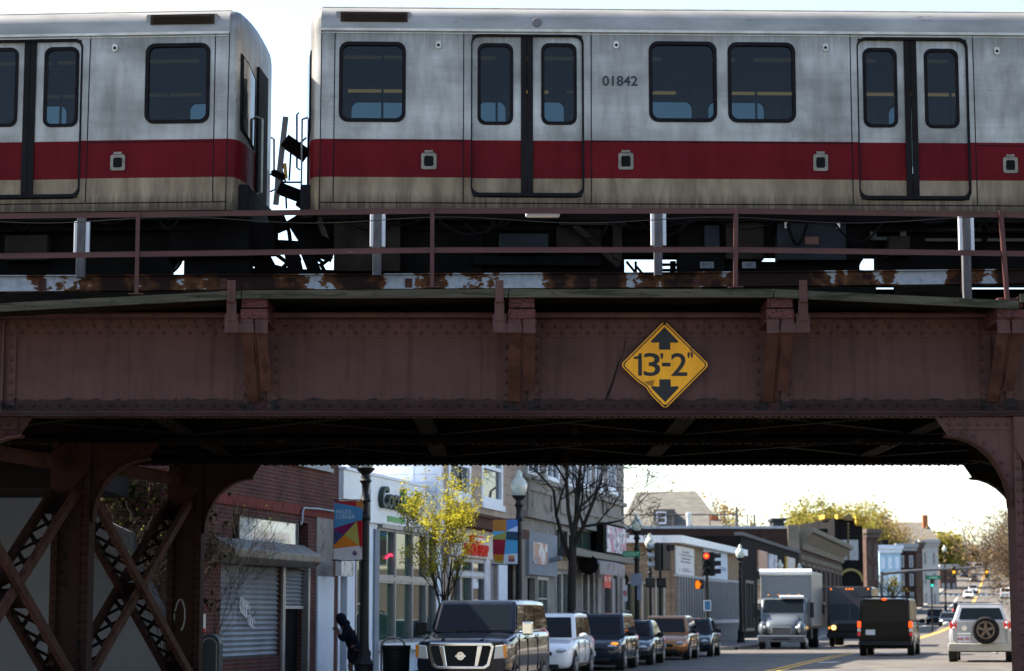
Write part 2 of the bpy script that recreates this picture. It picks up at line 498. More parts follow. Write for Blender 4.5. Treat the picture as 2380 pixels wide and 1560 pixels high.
# cantilever brackets and the cracked beam ends on them ---------------
DF = 29.12     # face of the walkway edge
for i, bx in enumerate(BRX):
    zt = Zat(768, DF) ; zb_ = Zat(934, D1-.05)
    b = MB()
    for sx, drop in ((-1, 0), (1, .14)):
        x0 = bx + sx*.10
        z_end = zb_ + drop; q = drop/(zt-zb_)
        p0 = Vector((x0, DF+.03, zt)); p1 = Vector((x0 + sx*.0, D1-.06-q*.8, z_end))
        b.bar(p0, p1, .155, .016, up=(0,-1,.2))
    b.prism([(DF+.04, zt), (D1-.04, zt), (D1-.04, zb_)], bx-.012, bx+.012, 'x')
    br = bpart(b, 'cantilever_bracket', m_rust)
    c = MB(); zc = Zat(742, DF)
    for sx in (-1, 1):
        c.b2((bx+sx*.10-.085, DF-.005, zt-.01), (bx+sx*.10+.085, DF+.03, zc))
        c.b2((bx+sx*.10-.088, DF-.012, zt-.04), (bx+sx*.10+.088, DF-.006, zt+.02))
    c.b2((bx-.2, DF+.035, zc-.04), (bx+.2, D1, zc))
    bpart(c, 'cap_plate', m_steel2, br, bevel=.004)
    t = MB(); z2 = Zat(690, DF); h = (z2-zc)/2
    for q in range(2): t.b2((bx-.185+.01*q, DF-.02+.02*q, zc+.004+q*h), (bx+.185-.012*q, 31.6, zc+q*h+h-.012))
    bpart(t, 'timber_beam', m_crack, br, bevel=.015)
    if i < 3:
        sx = 1 if i == 2 else -1
        hx = bx + sx*.30; hh = MB()
        hh.b2((hx-.065, DF-.06, Zat(747, DF)), (hx+.065, DF-.045, Zat(700, DF)))
        hh.b2((hx-.055, DF-.105, Zat(700, DF)-.02), (hx+.055, DF-.09, Zat(654, DF)))
        hh.add([(hx-.055,DF-.09,Zat(700,DF)-.02),(hx+.055,DF-.09,Zat(700,DF)-.02),(hx+.055,DF-.045,Zat(706,DF)-.02),(hx-.055,DF-.045,Zat(706,DF)-.02)], [(0,1,2,3)])
        hh.b2((hx-.09, DF-.044, Zat(774, DF)), (hx+.09, DF-.03, Zat(731, DF)))
        hh.b2((min(hx, bx), DF-.03, Zat(774, DF)), (max(hx, bx), DF-.018, Zat(752, DF)))
        bpart(hh, 'post_hanger', m_steel2, br)

# walkway: edge timbers (they rise and fall a little) and boards --------
PK = [(-420,738),(-40,708),(562,676),(1182,673),(1797,673),(2366,700),(2368,684),(2700,690)]
PKW = [(Xat(x, DF-.05, 5.8), Zat(y, DF-.05)) for x, y in PK]
def pk_z(x):
    for (a, za), (b, zb2) in zip(PKW, PKW[1:]):
        if a <= x <= b: return za + (zb2-za)*(x-a)/max(b-a, 1e-6)
    return PKW[-1][1] if x > 0 else PKW[0][1]
for (xa, za), (xb, zb2) in zip(PKW, PKW[1:]):
    if xb - xa < .1: continue
    e = MB()
    e.prism([(xa+.006, za-.112), (xb-.006, zb2-.112), (xb-.006, zb2), (xa+.006, za)], DF-.09, DF-.03, 'y')
    for k in range(int((xb-xa)/1.1)):
        q = (k+.5)/max(1, int((xb-xa)/1.1)); xx = xa+(xb-xa)*q; zz = za+(zb2-za)*q
        e.lathe([(.016,0),(.012,.03)], 6, (xx, DF-.10, zz-.05), R=Matrix.Rotation(pi/2, 3, 'X'))
    bpart(e, 'edge_timber', m_timber)
    w = MB(); w.prism([(xa, za-.075), (xb, zb2-.075), (xb, zb2-.02), (xa, za-.02)], DF-.03, 31.3, 'y')
    bpart(w, 'walkway_boards', m_darktimber)

# deck, track bed, middle and far girders ------------------------------
d = MB(); d.b2((BX0, D1+.25, ZT+.08), (BX1, D3-.05, ZT+.2))
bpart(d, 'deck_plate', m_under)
XG0, XG1, XG2 = Xat(2008, 32.5, 6.3), Xat(2052, 32.5, 6.3), Xat(2216, 32.5, 6.3)
d = MB(); d.b2((BX0, 31.4, ZT+.2), (XG0, 35.0, 6.36)); d.b2((XG1, 31.4, ZT+.2), (XG2, 31.6, 6.36))
bpart(d, 'track_bed', m_darktimber)
for yy in (32.55, 34.0):
    r = MB(); r.b2((BX0, yy-.035, 6.37), (BX1, yy+.035, 6.54)); r.b2((BX0, yy-.07, 6.36), (BX1, yy+.07, 6.385))
    bpart(r, 'track_rail', m_under)
for D in (D2, D3):
    g = MB(); g.b2((BX0, D, ZB), (BX1, D+.02, ZT))
    g.b2((BX0, D-.2, ZB-.02), (BX1, D+.2, ZB+.05)); g.b2((BX0, D-.15, ZB+.05), (BX1, D-.01, ZB+.07)); g.b2((BX0, D-.2, ZT-.02), (BX1, D+.2, ZT+.05))
    x = BX0
    while x < BX1:
        for yo in (-.13, .0, .13): g.lathe([(.020,-.022),(.03,-.008),(.032,0)], 6, (x+(.08 if yo == 0 else 0), D+yo, ZB-.02))
        x += .17
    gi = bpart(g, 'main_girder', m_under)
n = 7
for i in range(n):
    x = BX0+1.2 + i*(BX1-BX0-2)/(n-1)
    for (ya, yb) in ((D1, D2), (D2, D3)):
        c = MB()
        c.bar((x, ya+.25, ZB+.5), (x, yb-.25, ZB+.5), .02, .75); c.b2((x-.14, ya+.22, ZB+.1), (x+.14, yb-.22, ZB+.13))
        bpart(c, 'cross_beam', m_under)
        if i < n-1:
            x2 = BX0+1.2 + (i+1)*(BX1-BX0-2)/(n-1)
            for a, b_ in ((x, x2), (x2, x)):
                c = MB(); c.bar((a, ya+.2, ZB+.1+.03*(a < b_)), (b_, yb-.2, ZB+.1+.03*(a < b_)), .17, .015); c.bar((a, ya+.2, ZB+.18+.03*(a < b_)), (b_, yb-.2, ZB+.18+.03*(a < b_)), .015, .14)
                bpart(c, 'lateral_brace', m_under)
# far edge of the deck over the abutment on the left
d = MB(); d.b2((BX0, D3+.25, Zat(1157, 43)), (Xat(300, 43, 4), 43.0, ZT-1.0)); d.b2((BX0, D3+.25, ZT-1.0), (Xat(330, 43, 4), D3+.5, ZT))
bpart(d, 'side_span', m_black)

# columns -------------------------------------------------------------
def steel_column(X, D, side, wid=.52, col=m_steel2, gx=1.06, gz=1.24, label=''):
    """riveted column with a curved knee bracket on the side towards the street (side = +1 right, -1 left)"""
    zt = ZB-.03
    c = thing('steel_column', label, 'column', (X, D, -.5), 0, 'columns under the railway bridge')
    L = (0, 0, .5)
    h = wid/2
    s = MB()
    s.b2((-h, -.24, -.5), (-h+.10, .24, zt)); s.b2((h-.10, -.24, -.5), (h, .24, zt)); s.b2((-h+.1, -.16, -.5), (h-.1, -.14, zt)); s.b2((-h+.1, .14, -.5), (h-.1, .16, zt))
    for sx in (-1, 1):
        z = 0.0
        while z < zt-.1:
            rivet(s, sx*(h-.05), -.24, z); z += .15
            if abs(sx) and z: rivet(s, sx*(h-.14), -.16, z)
    s.build('shaft', col, c, loc=L, smooth=True)
    # knee
    e = h
    arc = [(e+gx, zt), (e+gx-.02, zt-.03), (e+gx-.16, zt-.24)]
    for k in range(9):
        a = radians(90 + 90*k/8)
        arc.append((e+.06 + (gx-.26)*(1+cos(a)) if False else e+.05+(gx-.2)*(1-sin(radians(90*k/8))), zt-.26-(gz-.26)*(1-cos(radians(90*k/8)))))
    arc += [(e-.02, zt-gz-.02), (e-.02, zt)]
    arc = [(p[0]*side, p[1]) for p in arc]
    kx = MB(); kx.prism(arc, -.19, -.172, 'y')
    kx.b2((min(side*(e-.3), side*(e+gx-.2)), -.205, zt-.17), (max(side*(e-.3), side*(e+gx-.2)), -.191, zt))
    for k in range(7): rivet(kx, side*(e+.08+k*.13), -.205, zt-.1)
    for k in range(9):
        p = arc[3+k]; q = arc[min(11, 4+k)]
        rivet(kx, p[0]+.04*side*-1 - 0.05*side*(k < 5)*0, -.19, p[1]+.07)
    kb = kx.build('knee_plate', col, c, loc=L, smooth=True)
    fl = MB()
    for a, b in zip(arc[2:11], arc[3:12]):
        fl.bar((a[0], -.12, a[1]), (b[0], -.12, b[1]), .26, .02, up=(-side*.7,0,-.7))
    fl.build('knee_flange', m_rust if col is not m_under else m_under, kb)
    # plate on the outer side
    pl = MB(); pl.prism([(-side*(h-.2), zt), (-side*(h+.02), zt-.15), (-side*(h+.02), zt-.78), (-side*(h-.3), zt-.78), (side*h, zt-.4), (side*h, zt)], -.27, -.255, 'y')
    pl.build('gusset_plate', col, c, loc=L)
    return c
dirx = .22
colA = (Xat(167, 34.6, 2), 34.6); colB = (Xat(431, 39.5, 2), 39.5); colN = (colA[0] - dirx*4.6, 30.0)
m_col = mat('column_paint', (.026,.012,.0105), .7, var=.25, sc=1.2, stretch=(1,1,.5), patch=(.014,.008,.007), pthr=.57, psc=1.6)
steel_column(colN[0], 30.1, 1, .6, m_col, label='near riveted steel column at the left edge, only its knee bracket showing under the girder')
steel_column(colA[0], colA[1], 1, .6, m_col, label='riveted steel column on the left in front of the concrete wall, with graffiti scrawls')
steel_column(colB[0], colB[1], 1, .6, m_col, label='riveted steel column beside the blue mailbox and the brick shop')
xr = Xat(2362, D1, 1.4) + .26
steel_column(xr, 30.1, -1, .52, m_steel2, label='riveted maroon column at the right edge, nearest to the camera')
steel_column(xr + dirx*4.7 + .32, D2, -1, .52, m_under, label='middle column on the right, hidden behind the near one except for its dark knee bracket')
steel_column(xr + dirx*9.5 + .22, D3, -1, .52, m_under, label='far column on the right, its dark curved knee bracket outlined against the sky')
# graffiti strokes on the left columns
gr = MB()
random.seed(3)
for k in range(9):
    z = 1.0 - k*.16; w = .05
    pts = [(colA[0]+.2+random.uniform(-w, w)*1.0, 0, z+random.uniform(-.09,.09)) for _ in range(5)]
    gr.tube([(p[0], colA[1]-.252, p[2]) for p in pts], .012, 4)
for k in range(7):
    z = 3.0 - k*.17
    gr.tube([(colA[0]-.12+random.uniform(-.09,.14), colA[1]-.168, z+random.uniform(-.12,.12)) for _ in range(4)], .012, 4)
ca = [o for o in kids(bpy.data.objects['steel_column.001']) if o.name.startswith('shaft')][0]
gr.build('graffiti', m_black, ca, loc=(-colA[0], -colA[1], 0))
gw = MB(); xx = colB[0]-.02
gw.tube([(xx+.09*cos(a)*(1.2 if a > 3 else 1)-.04, colB[1]-.168, 1.45+.05*a*0+.28*sin(a)) for a in [i*.45 for i in range(-3, 9)]], .014, 4)
cb = [o for o in kids(bpy.data.objects['steel_column.002']) if o.name.startswith('shaft')][0]
gw.build('graffiti', mat('chalk_grey', (.25,.24,.24), .8), cb, loc=(-colB[0], -colB[1], 0))

# laced diagonal braces and struts between the left columns --------------
def laced(p0, p1, name, label, wid=.40):
    p0 = Vector(p0); p1 = Vector(p1); d = p1-p0; Ln = d.length; d.normalize()
    s = Vector((cos(radians(12.4)), -sin(radians(12.4)), 0)); s = (s - d*s.dot(d)).normalized()
    o = thing(name, label, 'brace', p0)
    def B(): return MB()
    for sg in (-1, 1):
        m = B(); m.bar(s*sg*wid/2, d*Ln + s*sg*wid/2, .09, .14, up=s.cross(d))
        for k in range(int(Ln/.22)):
            q = d*(.1+k*.22) + s*sg*wid/2; nn = s.cross(d); nn = nn if nn.y < 0 else -nn
            m.ell(q+nn*.075, (.02,.02,.02), 6, 3)
        m.build('chord', m_rust if sg > 0 else m_col, o)
    l = B(); n = max(3, int(Ln/.46)); nn = s.cross(d)
    for k in range(n):
        a = d*(Ln*k/n); b = d*(Ln*(k+1)/n)
        if k in (n//2, 0, n-1):
            l.add([a - s*wid/2 + nn*.05, a + s*wid/2 + nn*.05, b + s*wid/2 + nn*.05, b - s*wid/2 + nn*.05], [(0,1,2,3)])
        else:
            l.bar(a - s*wid/2 + nn*.04, b + s*wid/2 + nn*.04, .07, .012, up=nn); l.bar(a + s*wid/2 + nn*.055, b - s*wid/2 + nn*.055, .07, .012, up=nn)
    l.build('lacing', m_under if False else mat('lacing_steel', (.014,.009,.008), .8, var=.3), o)
    return o
A = Vector((colA[0], colA[1], 0)); B_ = Vector((colB[0], colB[1], 0)); N_ = Vector((colN[0], 30.1, 0))
def at(v, z): return Vector((v.x, v.y, z))
laced(at(A, 3.25)+Vector((.1,.3,0)), at(B_, .35)-Vector((0,.3,0)), 'lattice_brace', 'laced steel diagonal running down from the graffitied column towards the mailbox column')
laced(at(B_, 3.45)-Vector((.1,.3,0)), at(A, .35)+Vector((0,.3,0)), 'lattice_brace', 'laced steel diagonal running down from the mailbox column to the foot of the graffitied column')
laced(at(A, 3.35)-Vector((.1,.3,0)), at(N_, .35)+Vector((0,.3,0)), 'lattice_brace', 'laced steel diagonal at far left, rising to the right up to the graffitied column')
laced(at(N_, 3.25)+Vector((.1,.3,0)), at(A, .35)-Vector((0,.3,0)), 'lattice_brace', 'laced steel diagonal at far left, falling right to the foot of the graffitied column')
for (a, b, zz, lb) in ((N_, A, 3.9, 'level steel strut joining the left edge to the graffitied column under the girder'), (A, B_, 3.95, 'level steel strut between the graffitied column and the mailbox column')):
    s = MB(); d = (b-a)*.5; s.bar(-d, d, .16, .02); s.bar(-d+Vector((0,0,-.1)), d+Vector((0,0,-.1)), .02, .2)
    o = s.build('strut', m_rust, loc=at((a+b)*.5, zz)); tag(o, lb, 'strut', 'struts between the left columns')

# guard beam, railing, posts --------------------------------------------
gb = MB(); DG = 30.55
GB = [(-300,648,680),(0,643,676),(700,640,671),(1500,636,667),(2380,628,657),(2700,624,653)]
gp = [(Xat(x, DG, 6), Zat(a, DG), Zat(b, DG)) for x, a, b in GB]
for (x0, t0, b0), (x1, t1, b1) in zip(gp, gp[1:]):
    gb.prism([(x0, b0), (x1, b1), (x1, t1), (x0, t0)], DG, DG+.02, 'y')
    gb.prism([(x0, t0), (x1, t1), (x1, t1+.012), (x0, t0+.012)], DG-.05, DG+.12, 'y')
    gb.prism([(x0, b0-.012), (x1, b1-.012), (x1, b1), (x0, b0)], DG-.03, DG+.12, 'y')
o = gb.build('guard_beam', m_peel); tag(o, 'long rusty guard beam with torn patches of white paint running below the train', 'beam')
for x in (100, 520, 950, 1380, 1620, 2240):
    p = MB(); X = Xat(x, DG, 6.2); zc = 6.07; p.b2((X-.05, DG-.014, zc-.09), (X+.05, DG-.004, zc+.11))
    for q in (-.03, .03): rivet(p, X+q, DG-.014, zc-.05, .014); rivet(p, X+q, DG-.014, zc+.06, .014)
    p.build('splice_plate', m_rust, o)

m_rail = mat('railing_paint', (.055,.022,.020), .5, var=.2, sc=2, patch=(.16,.17,.14), pthr=.72, psc=3.2, stretch=(.7,1,2.4))
rail = thing('safety_railing', 'maroon two bar angle iron railing along the walkway in front of the train', 'railing', (0, DF, pk_z(0)))
RLc = (0, -DF, -pk_z(0))
for ya in ([(-300,509),(0,497.5),(1000,485.5),(1700,485.5),(2380,495),(2700,500)], [(-300,601),(0,590.5),(1005,576.5),(1700,575.5),(2380,585),(2700,590)]):
    r = MB(); q = [(Xat(x, DF, 7), Zat(y, DF)) for x, y in ya]
    for (x0, z0), (x1, z1) in zip(q, q[1:]):
        r.prism([(x0, z0-.066), (x1, z1-.066), (x1, z1), (x0, z0)], DF, DF+.009, 'y')
        r.prism([(x0, z0), (x1, z1), (x1, z1+.008), (x0, z0+.008)], DF-.004, DF+.07, 'y')
    r.build('rail', m_rail, rail, loc=RLc)
for (x, yt, yb, xb) in ((321,494,683,317), (1005,484,667,1004), (1711,483,667,1710), (2327,490,735,2345)):
    p = MB(); a = P(x, yt, DF-.02); b = P(xb, yb, DF-.02)
    p.bar(b, a, .055, .012, up=(0,1,0)); p.bar(b+Vector((-.024,.035,0)), a+Vector((-.024,.035,0)), .01, .06, up=(0,1,0))
    p.b2((b.x-.1, DF-.08, b.z-.012), (b.x+.1, DF+.04, b.z))
    p.build('post', m_rail, rail, loc=RLc)
for (x, yt, yb, wy0, wy1, lab) in ((187,503,645,514,588,'short grey timber post with white side boards, leftmost behind the railing'), (876,495,640,497,573,'short grey timber post with white side boards below the first window of the numbered car'), (1530,488,640,491,570,'short grey timber post with white side boards below the double windows'), (2247,497,700,497,583,'short grey timber post with white side boards, rightmost behind the railing')):
    DP = 30.3; X = Xat(x, DP, 6.6)
    t = thing('timber_post', lab, 'post', (X, DP, Zat(yb, DP)), 0, 'timber posts with white boards along the walkway')
    z0 = Zat(yb, DP)
    q = MB(); q.b2((-.058, 0, 0), (.058, .12, Zat(yt, DP)-z0)); q.build('stake', m_greytimber, t, bevel=.008)
    for sx in (-1, 1):
        w = MB(); c = sx*.080; w.b2((c-.021, .02, Zat(wy1, DP)-z0), (c+.035, .09, Zat(wy0, DP)-z0)); w.build('white_board', m_white, t, bevel=.01)
wp = MB(); wp.b2((-.235, -.01, -.045), (.235, .07, .045))
o = wp.build('white_tray', m_white, loc=(Xat(1261, 29.3, 7), 29.25, Zat(497.5, 29.25)), bevel=.03); tag(o, 'white plastic tray hanging under the top rail below the train doors', 'tray')
cb = MB(); pts = []
for i in range(60):
    x = -60 + i*42; pts.append((Xat(x, 29.6, 7), 29.6, Zat(512 + 7*sin(i*.42), 29.6)))
cb.tube(pts, .006, 4); o = cb.build('cable', m_black, loc=(0,0,0)); tag(o, 'thin black cable sagging along behind the railing', 'cable')

# clearance sign -----------------------------------------------------------
m_yel = mat('sign_yellow', (.66,.30,.010), .45, var=.12, sc=2.5, stretch=(2,1,.6), patch=(.42,.19,.01), pthr=.66, psc=2.2)
m_blk = mat('sign_black', (.012,.013,.016), .45, var=.2, patch=(.5,.25,.02), pthr=.78, psc=14)
SX, SZ, SDp = Xat(1545, 29.9, 5), Zat(848.3, 29.9), 29.9
sign = thing('clearance_sign', 'dented yellow diamond height sign bolted to the maroon girder', 'sign', (SX, SDp, SZ))
hw = 103.5/5070*29.9*1.005
def diamond(h, r, n=4, dent=True):
    pts = []
    for k in range(4):
        a = pi/2*k; c = (cos(a)*(h-r*1.414), sin(a)*(h-r*1.414))
        for i in range(n+1):
            b = a - pi/4 + pi/2*i/n; pts.append((c[0]+r*cos(b), c[1]+r*sin(b)))
        # a few points along the edge to the next corner, pushed in where the plate is bent
        e0 = pts[-1]; a2 = pi/2*(k+1); c2 = (cos(a2)*(h-r*1.414), sin(a2)*(h-r*1.414)); e1 = (c2[0]+r*cos(a2-pi/4), c2[1]+r*sin(a2-pi/4))
        for q in (.25, .36, .44, .52, .62, .75):
            x = e0[0]+(e1[0]-e0[0])*q; z = e0[1]+(e1[1]-e0[1])*q
            if k == 2 and dent:
                w = {.25:0, .36:.004, .44:.012, .52:.026, .62:.012, .75:0}[q]; x += w; z += w*.6
            pts.append((x, z))
    return pts
s = MB(); s.prism(diamond(hw, .055), 0, .006, 'y'); pan = s.build('panel', m_yel, sign, fix=True)
s = MB(); s.ring(diamond(hw-.022, .047), diamond(hw-.044, .038), -.003, 0, 'y'); s.build('border', m_blk, sign)
s = MB(); s.prism(diamond(hw*.985, .05), .0075, .03, 'y'); s.build('backing', m_black, sign)
def arrow(sg):
    w, h, st = .190, .19, .078
    pts = [(0, .158), (w*.97, -.035), (w, -.052), (w*.9, -.062), (st, -.058), (st, -.158), (-st, -.158), (-st, -.058), (-w*.9, -.062), (-w, -.052), (-w*.97, -.035)]
    return [(x, z*sg) for x, z in pts]
px = 1/5070*29.9
for sg, yc in ((1, 785.7), (-1, 909.1)):
    a = MB(); zc = (848.3-yc)*px; a.prism([(x, zc+z) for x, z in arrow(sg)], -.004, -.001, 'y'); a.build('arrow', m_blk, sign)
for ch, xx, yy, ww, hh in (('3',1514.8,847.5,38.5,54.5),("'",1538.1,827.5,6.2,13.5),('-',1548.3,847.5,20,8.5),('2',1578.5,847.3,37.7,54),('"',1604.6,825.5,12.8,13)):
    t = text(ch, .44, m_blk, 'lettering', sign, ext=.0015, off=.004)
    bb = [v.co for v in t.data.vertices]; mx = (min(v.x for v in bb)+max(v.x for v in bb))/2; mz = (min(v.y for v in bb)+max(v.y for v in bb))/2
    for v in t.data.vertices: v.co.x -= mx; v.co.y -= mz
    wv = max(v.co.x for v in t.data.vertices)*2; hv = max(v.co.y for v in t.data.vertices)*2
    t.scale = (ww*px/wv, hh*px/hv, 1)
    t.location = ((xx-1545)*px, -.003, (848.3-yy)*px)
u = MB(); w1, h1, x1, z1 = 18.4*px, 52.4*px, (1482-1545)*px, .8*px
u.prism([(x1+w1*(a-.5), z1+h1*(b-.5)) for a, b in ((.54,0),(1,0),(1,1),(.68,1),(.60,.915),(.42,.865),(.0,.845),(.0,.755),(.54,.755))], -.0045, -.0015, 'y'); u.build('lettering', m_blk, sign)
cr = MB(); cr.add([(-.345*.605-.09, -.004, -.33*.6-.04), (-.19*.6-.03, -.012, -.30*.6-.03), (-.23*.6-.03, -.004, -.45*.6-.03), (-.33*.6-.02, -.002, -.5*.6+.02)], [(0,1,2,3)]); 
cr.build('crease', mat('shaded_yellow', (.22,.10,.01), .5), sign)  # bent flap: sign yellow darkened, its shade put into the colour
for zz in (.535*1.08, -.565): 
    b = MB(); b.lathe([(.018,0),(.014,.012)], 8, (0, -.003, zz), R=Matrix.Rotation(pi/2, 3, 'X')); b.build('bolt', m_black, sign)
# ================================================================ TRAIN
ZR = 6.56          # top of rail
def trainmat(z1, z2):
    """brushed steel side: grey above, red band, dirty tan below - painted bands of the real car"""
    m, t, b, o = newmat('train_side')
    co = objco(t)
    s = t.nodes.new('ShaderNodeSeparateXYZ'); t.links.new(co, s.inputs[0])
    st = nz(t, mapv(t, co, (2.2, 3.0, .5)), 2.0, 7, .65)      # rain streaks
    bl = nz(t, mapv(t, co, (.5, .5, .8)), 1.4, 4, .5)       # cloudy wear
    hz = nz(t, mapv(t, co, (.25, 1, 9)), 3.0, 6, .6)         # brushing
    base = ramp(t, bl, [(.32, (.165,.158,.148)), (.5, (.292,.284,.270)), (.68, (.40,.392,.376))])
    base = mixc(t, .5, base, ramp(t, st, [(.32, (.52,.50,.47)), (.6, (1,1,1))]), 'MULTIPLY')
    base = mixc(t, .35, base, ramp(t, hz, [(.35, (.7,.7,.7)), (.65, (1,1,1))]), 'MULTIPLY')
    def band(z0, z1):
        n = t.nodes.new('ShaderNodeMapRange'); n.inputs[1].default_value = z0; n.inputs[2].default_value = z1; t.links.new(s.outputs[2], n.inputs[0]); return n.outputs[0]
    def mul(a, b_):
        n = t.nodes.new('ShaderNodeMath'); n.operation = 'MULTIPLY'; t.links.new(a, n.inputs[0]); t.links.new(b_, n.inputs[1]); return n.outputs[0]
    drip = nz(t, mapv(t, co, (9, 3, .25)), 2.2, 6, .7); blot = nz(t, mapv(t, co, (.9, 1, 1.3)), 2.6, 8, .68)
    zt_ = Oa.map(1000, 70)[1]-ZR; zs_ = Oa.map(1000, 489)[1]-ZR
    base = mixc(t, ramp(t, mul(band(zt_-.75, zt_-.02), drip), [(.24,(0,0,0)),(.55,(.55,.55,.55))]), base, (.10,.095,.085))
    base = mixc(t, ramp(t, blot, [(.60,(0,0,0)),(.68,(.55,.55,.55))]), base, (.15,.14,.125))
    low = mixc(t, .8, ramp(t, st, [(.3, (.13,.095,.066)), (.66, (.27,.212,.15))]), ramp(t, bl, [(.3,(.6,.58,.55)),(.65,(1,1,1))]), 'MULTIPLY')
    low = mixc(t, ramp(t, mul(band(zs_+.45, zs_), drip), [(.2,(0,0,0)),(.46,(.85,.85,.85))]), low, (.040,.032,.026))
    red = mixc(t, .5, ramp(t, bl, [(.3,(.078,.004,.007)),(.7,(.118,.006,.010))]), ramp(t, st, [(.3,(.62,.58,.58)),(.6,(1,1,1))]), 'MULTIPLY')
    def gt(v):
        n = t.nodes.new('ShaderNodeMath'); n.operation = 'GREATER_THAN'; n.inputs[1].default_value = v; t.links.new(s.outputs[2], n.inputs[0]); return n.outputs[0]
    a, c = gt(z1), gt(z2)
    col = mixc(t, a, low, red); col = mixc(t, c, col, base)
    t.links.new(col, b.inputs['Base Color'])
    mt = mixc(t, a, (.25,.25,.25), (0,0,0)); mt = mixc(t, c, mt, (.62,.62,.62))
    t.links.new(mt, b.inputs['Metallic'])
    rg = ramp(t, st, [(.3, (.55,.55,.55)), (.7, (.38,.38,.38))]); t.links.new(rg, b.inputs['Roughness'])
    bumpn(t, b, nz(t, mapv(t, co, (1.2,1,.9)), 1.5, 2), .12, .03)
    return m

Oa = Plane(Xat(744, 31.9, 8.6), 31.9, radians(1.6))         # numbered car, goes right from its left corner
Ob = Plane(Xat(529, 31.9, 8.6), 31.9, radians(-3.6))        # left car, goes left from its right corner
zz1 = Oa.map(1000, 412.5)[1]-ZR; zz2 = Oa.map(1000, 324)[1]-ZR
m_side = trainmat(zz1, zz2)
m_roof = mat('train_roof', (.25,.245,.235), .45, metal=.4, var=.25, sc=1.6, stretch=(.6,2,2), patch=(.16,.13,.11), pthr=.66, psc=3)
m_gask = mat('black_rubber', (.010,.010,.012), .7, var=.2)
m_seal = mat('door_seal', (.012,.011,.012), .6, var=.2)
m_frame = mat('dull_aluminium', (.42,.40,.36), .45, metal=.5, var=.2, sc=4)
m_int = mat('car_interior', (.10,.11,.13), .7, var=.2)
m_pane = glassmat('tinted_train_glass', (.24,.30,.38), .5)
m_pane2 = glassmat('far_train_glass', (.125,.175,.17), .3)
m_strip = emat('warm_strip_light', (1.0,.66,.2), .07)
m_dim = emat('dim_strip_light', (1.0,.7,.3), .012)
m_uf = mat('underframe', (.004,.0035,.0035), .85, var=.4, sc=2)
m_ufg = mat('underframe_grey', (.016,.018,.022), .8, var=.3, sc=2)
m_ufb = mat('underframe_brown', (.014,.011,.009), .85, var=.4, sc=3)
m_num = mat('number_black', (.03,.03,.04), .5)
m_redp = mat('dark_red_paint', (.25,.012,.012), .4, var=.15)
WD = 3.0
def rr(z0, z1, x0, x1): return (x0, x1, z0, z1)
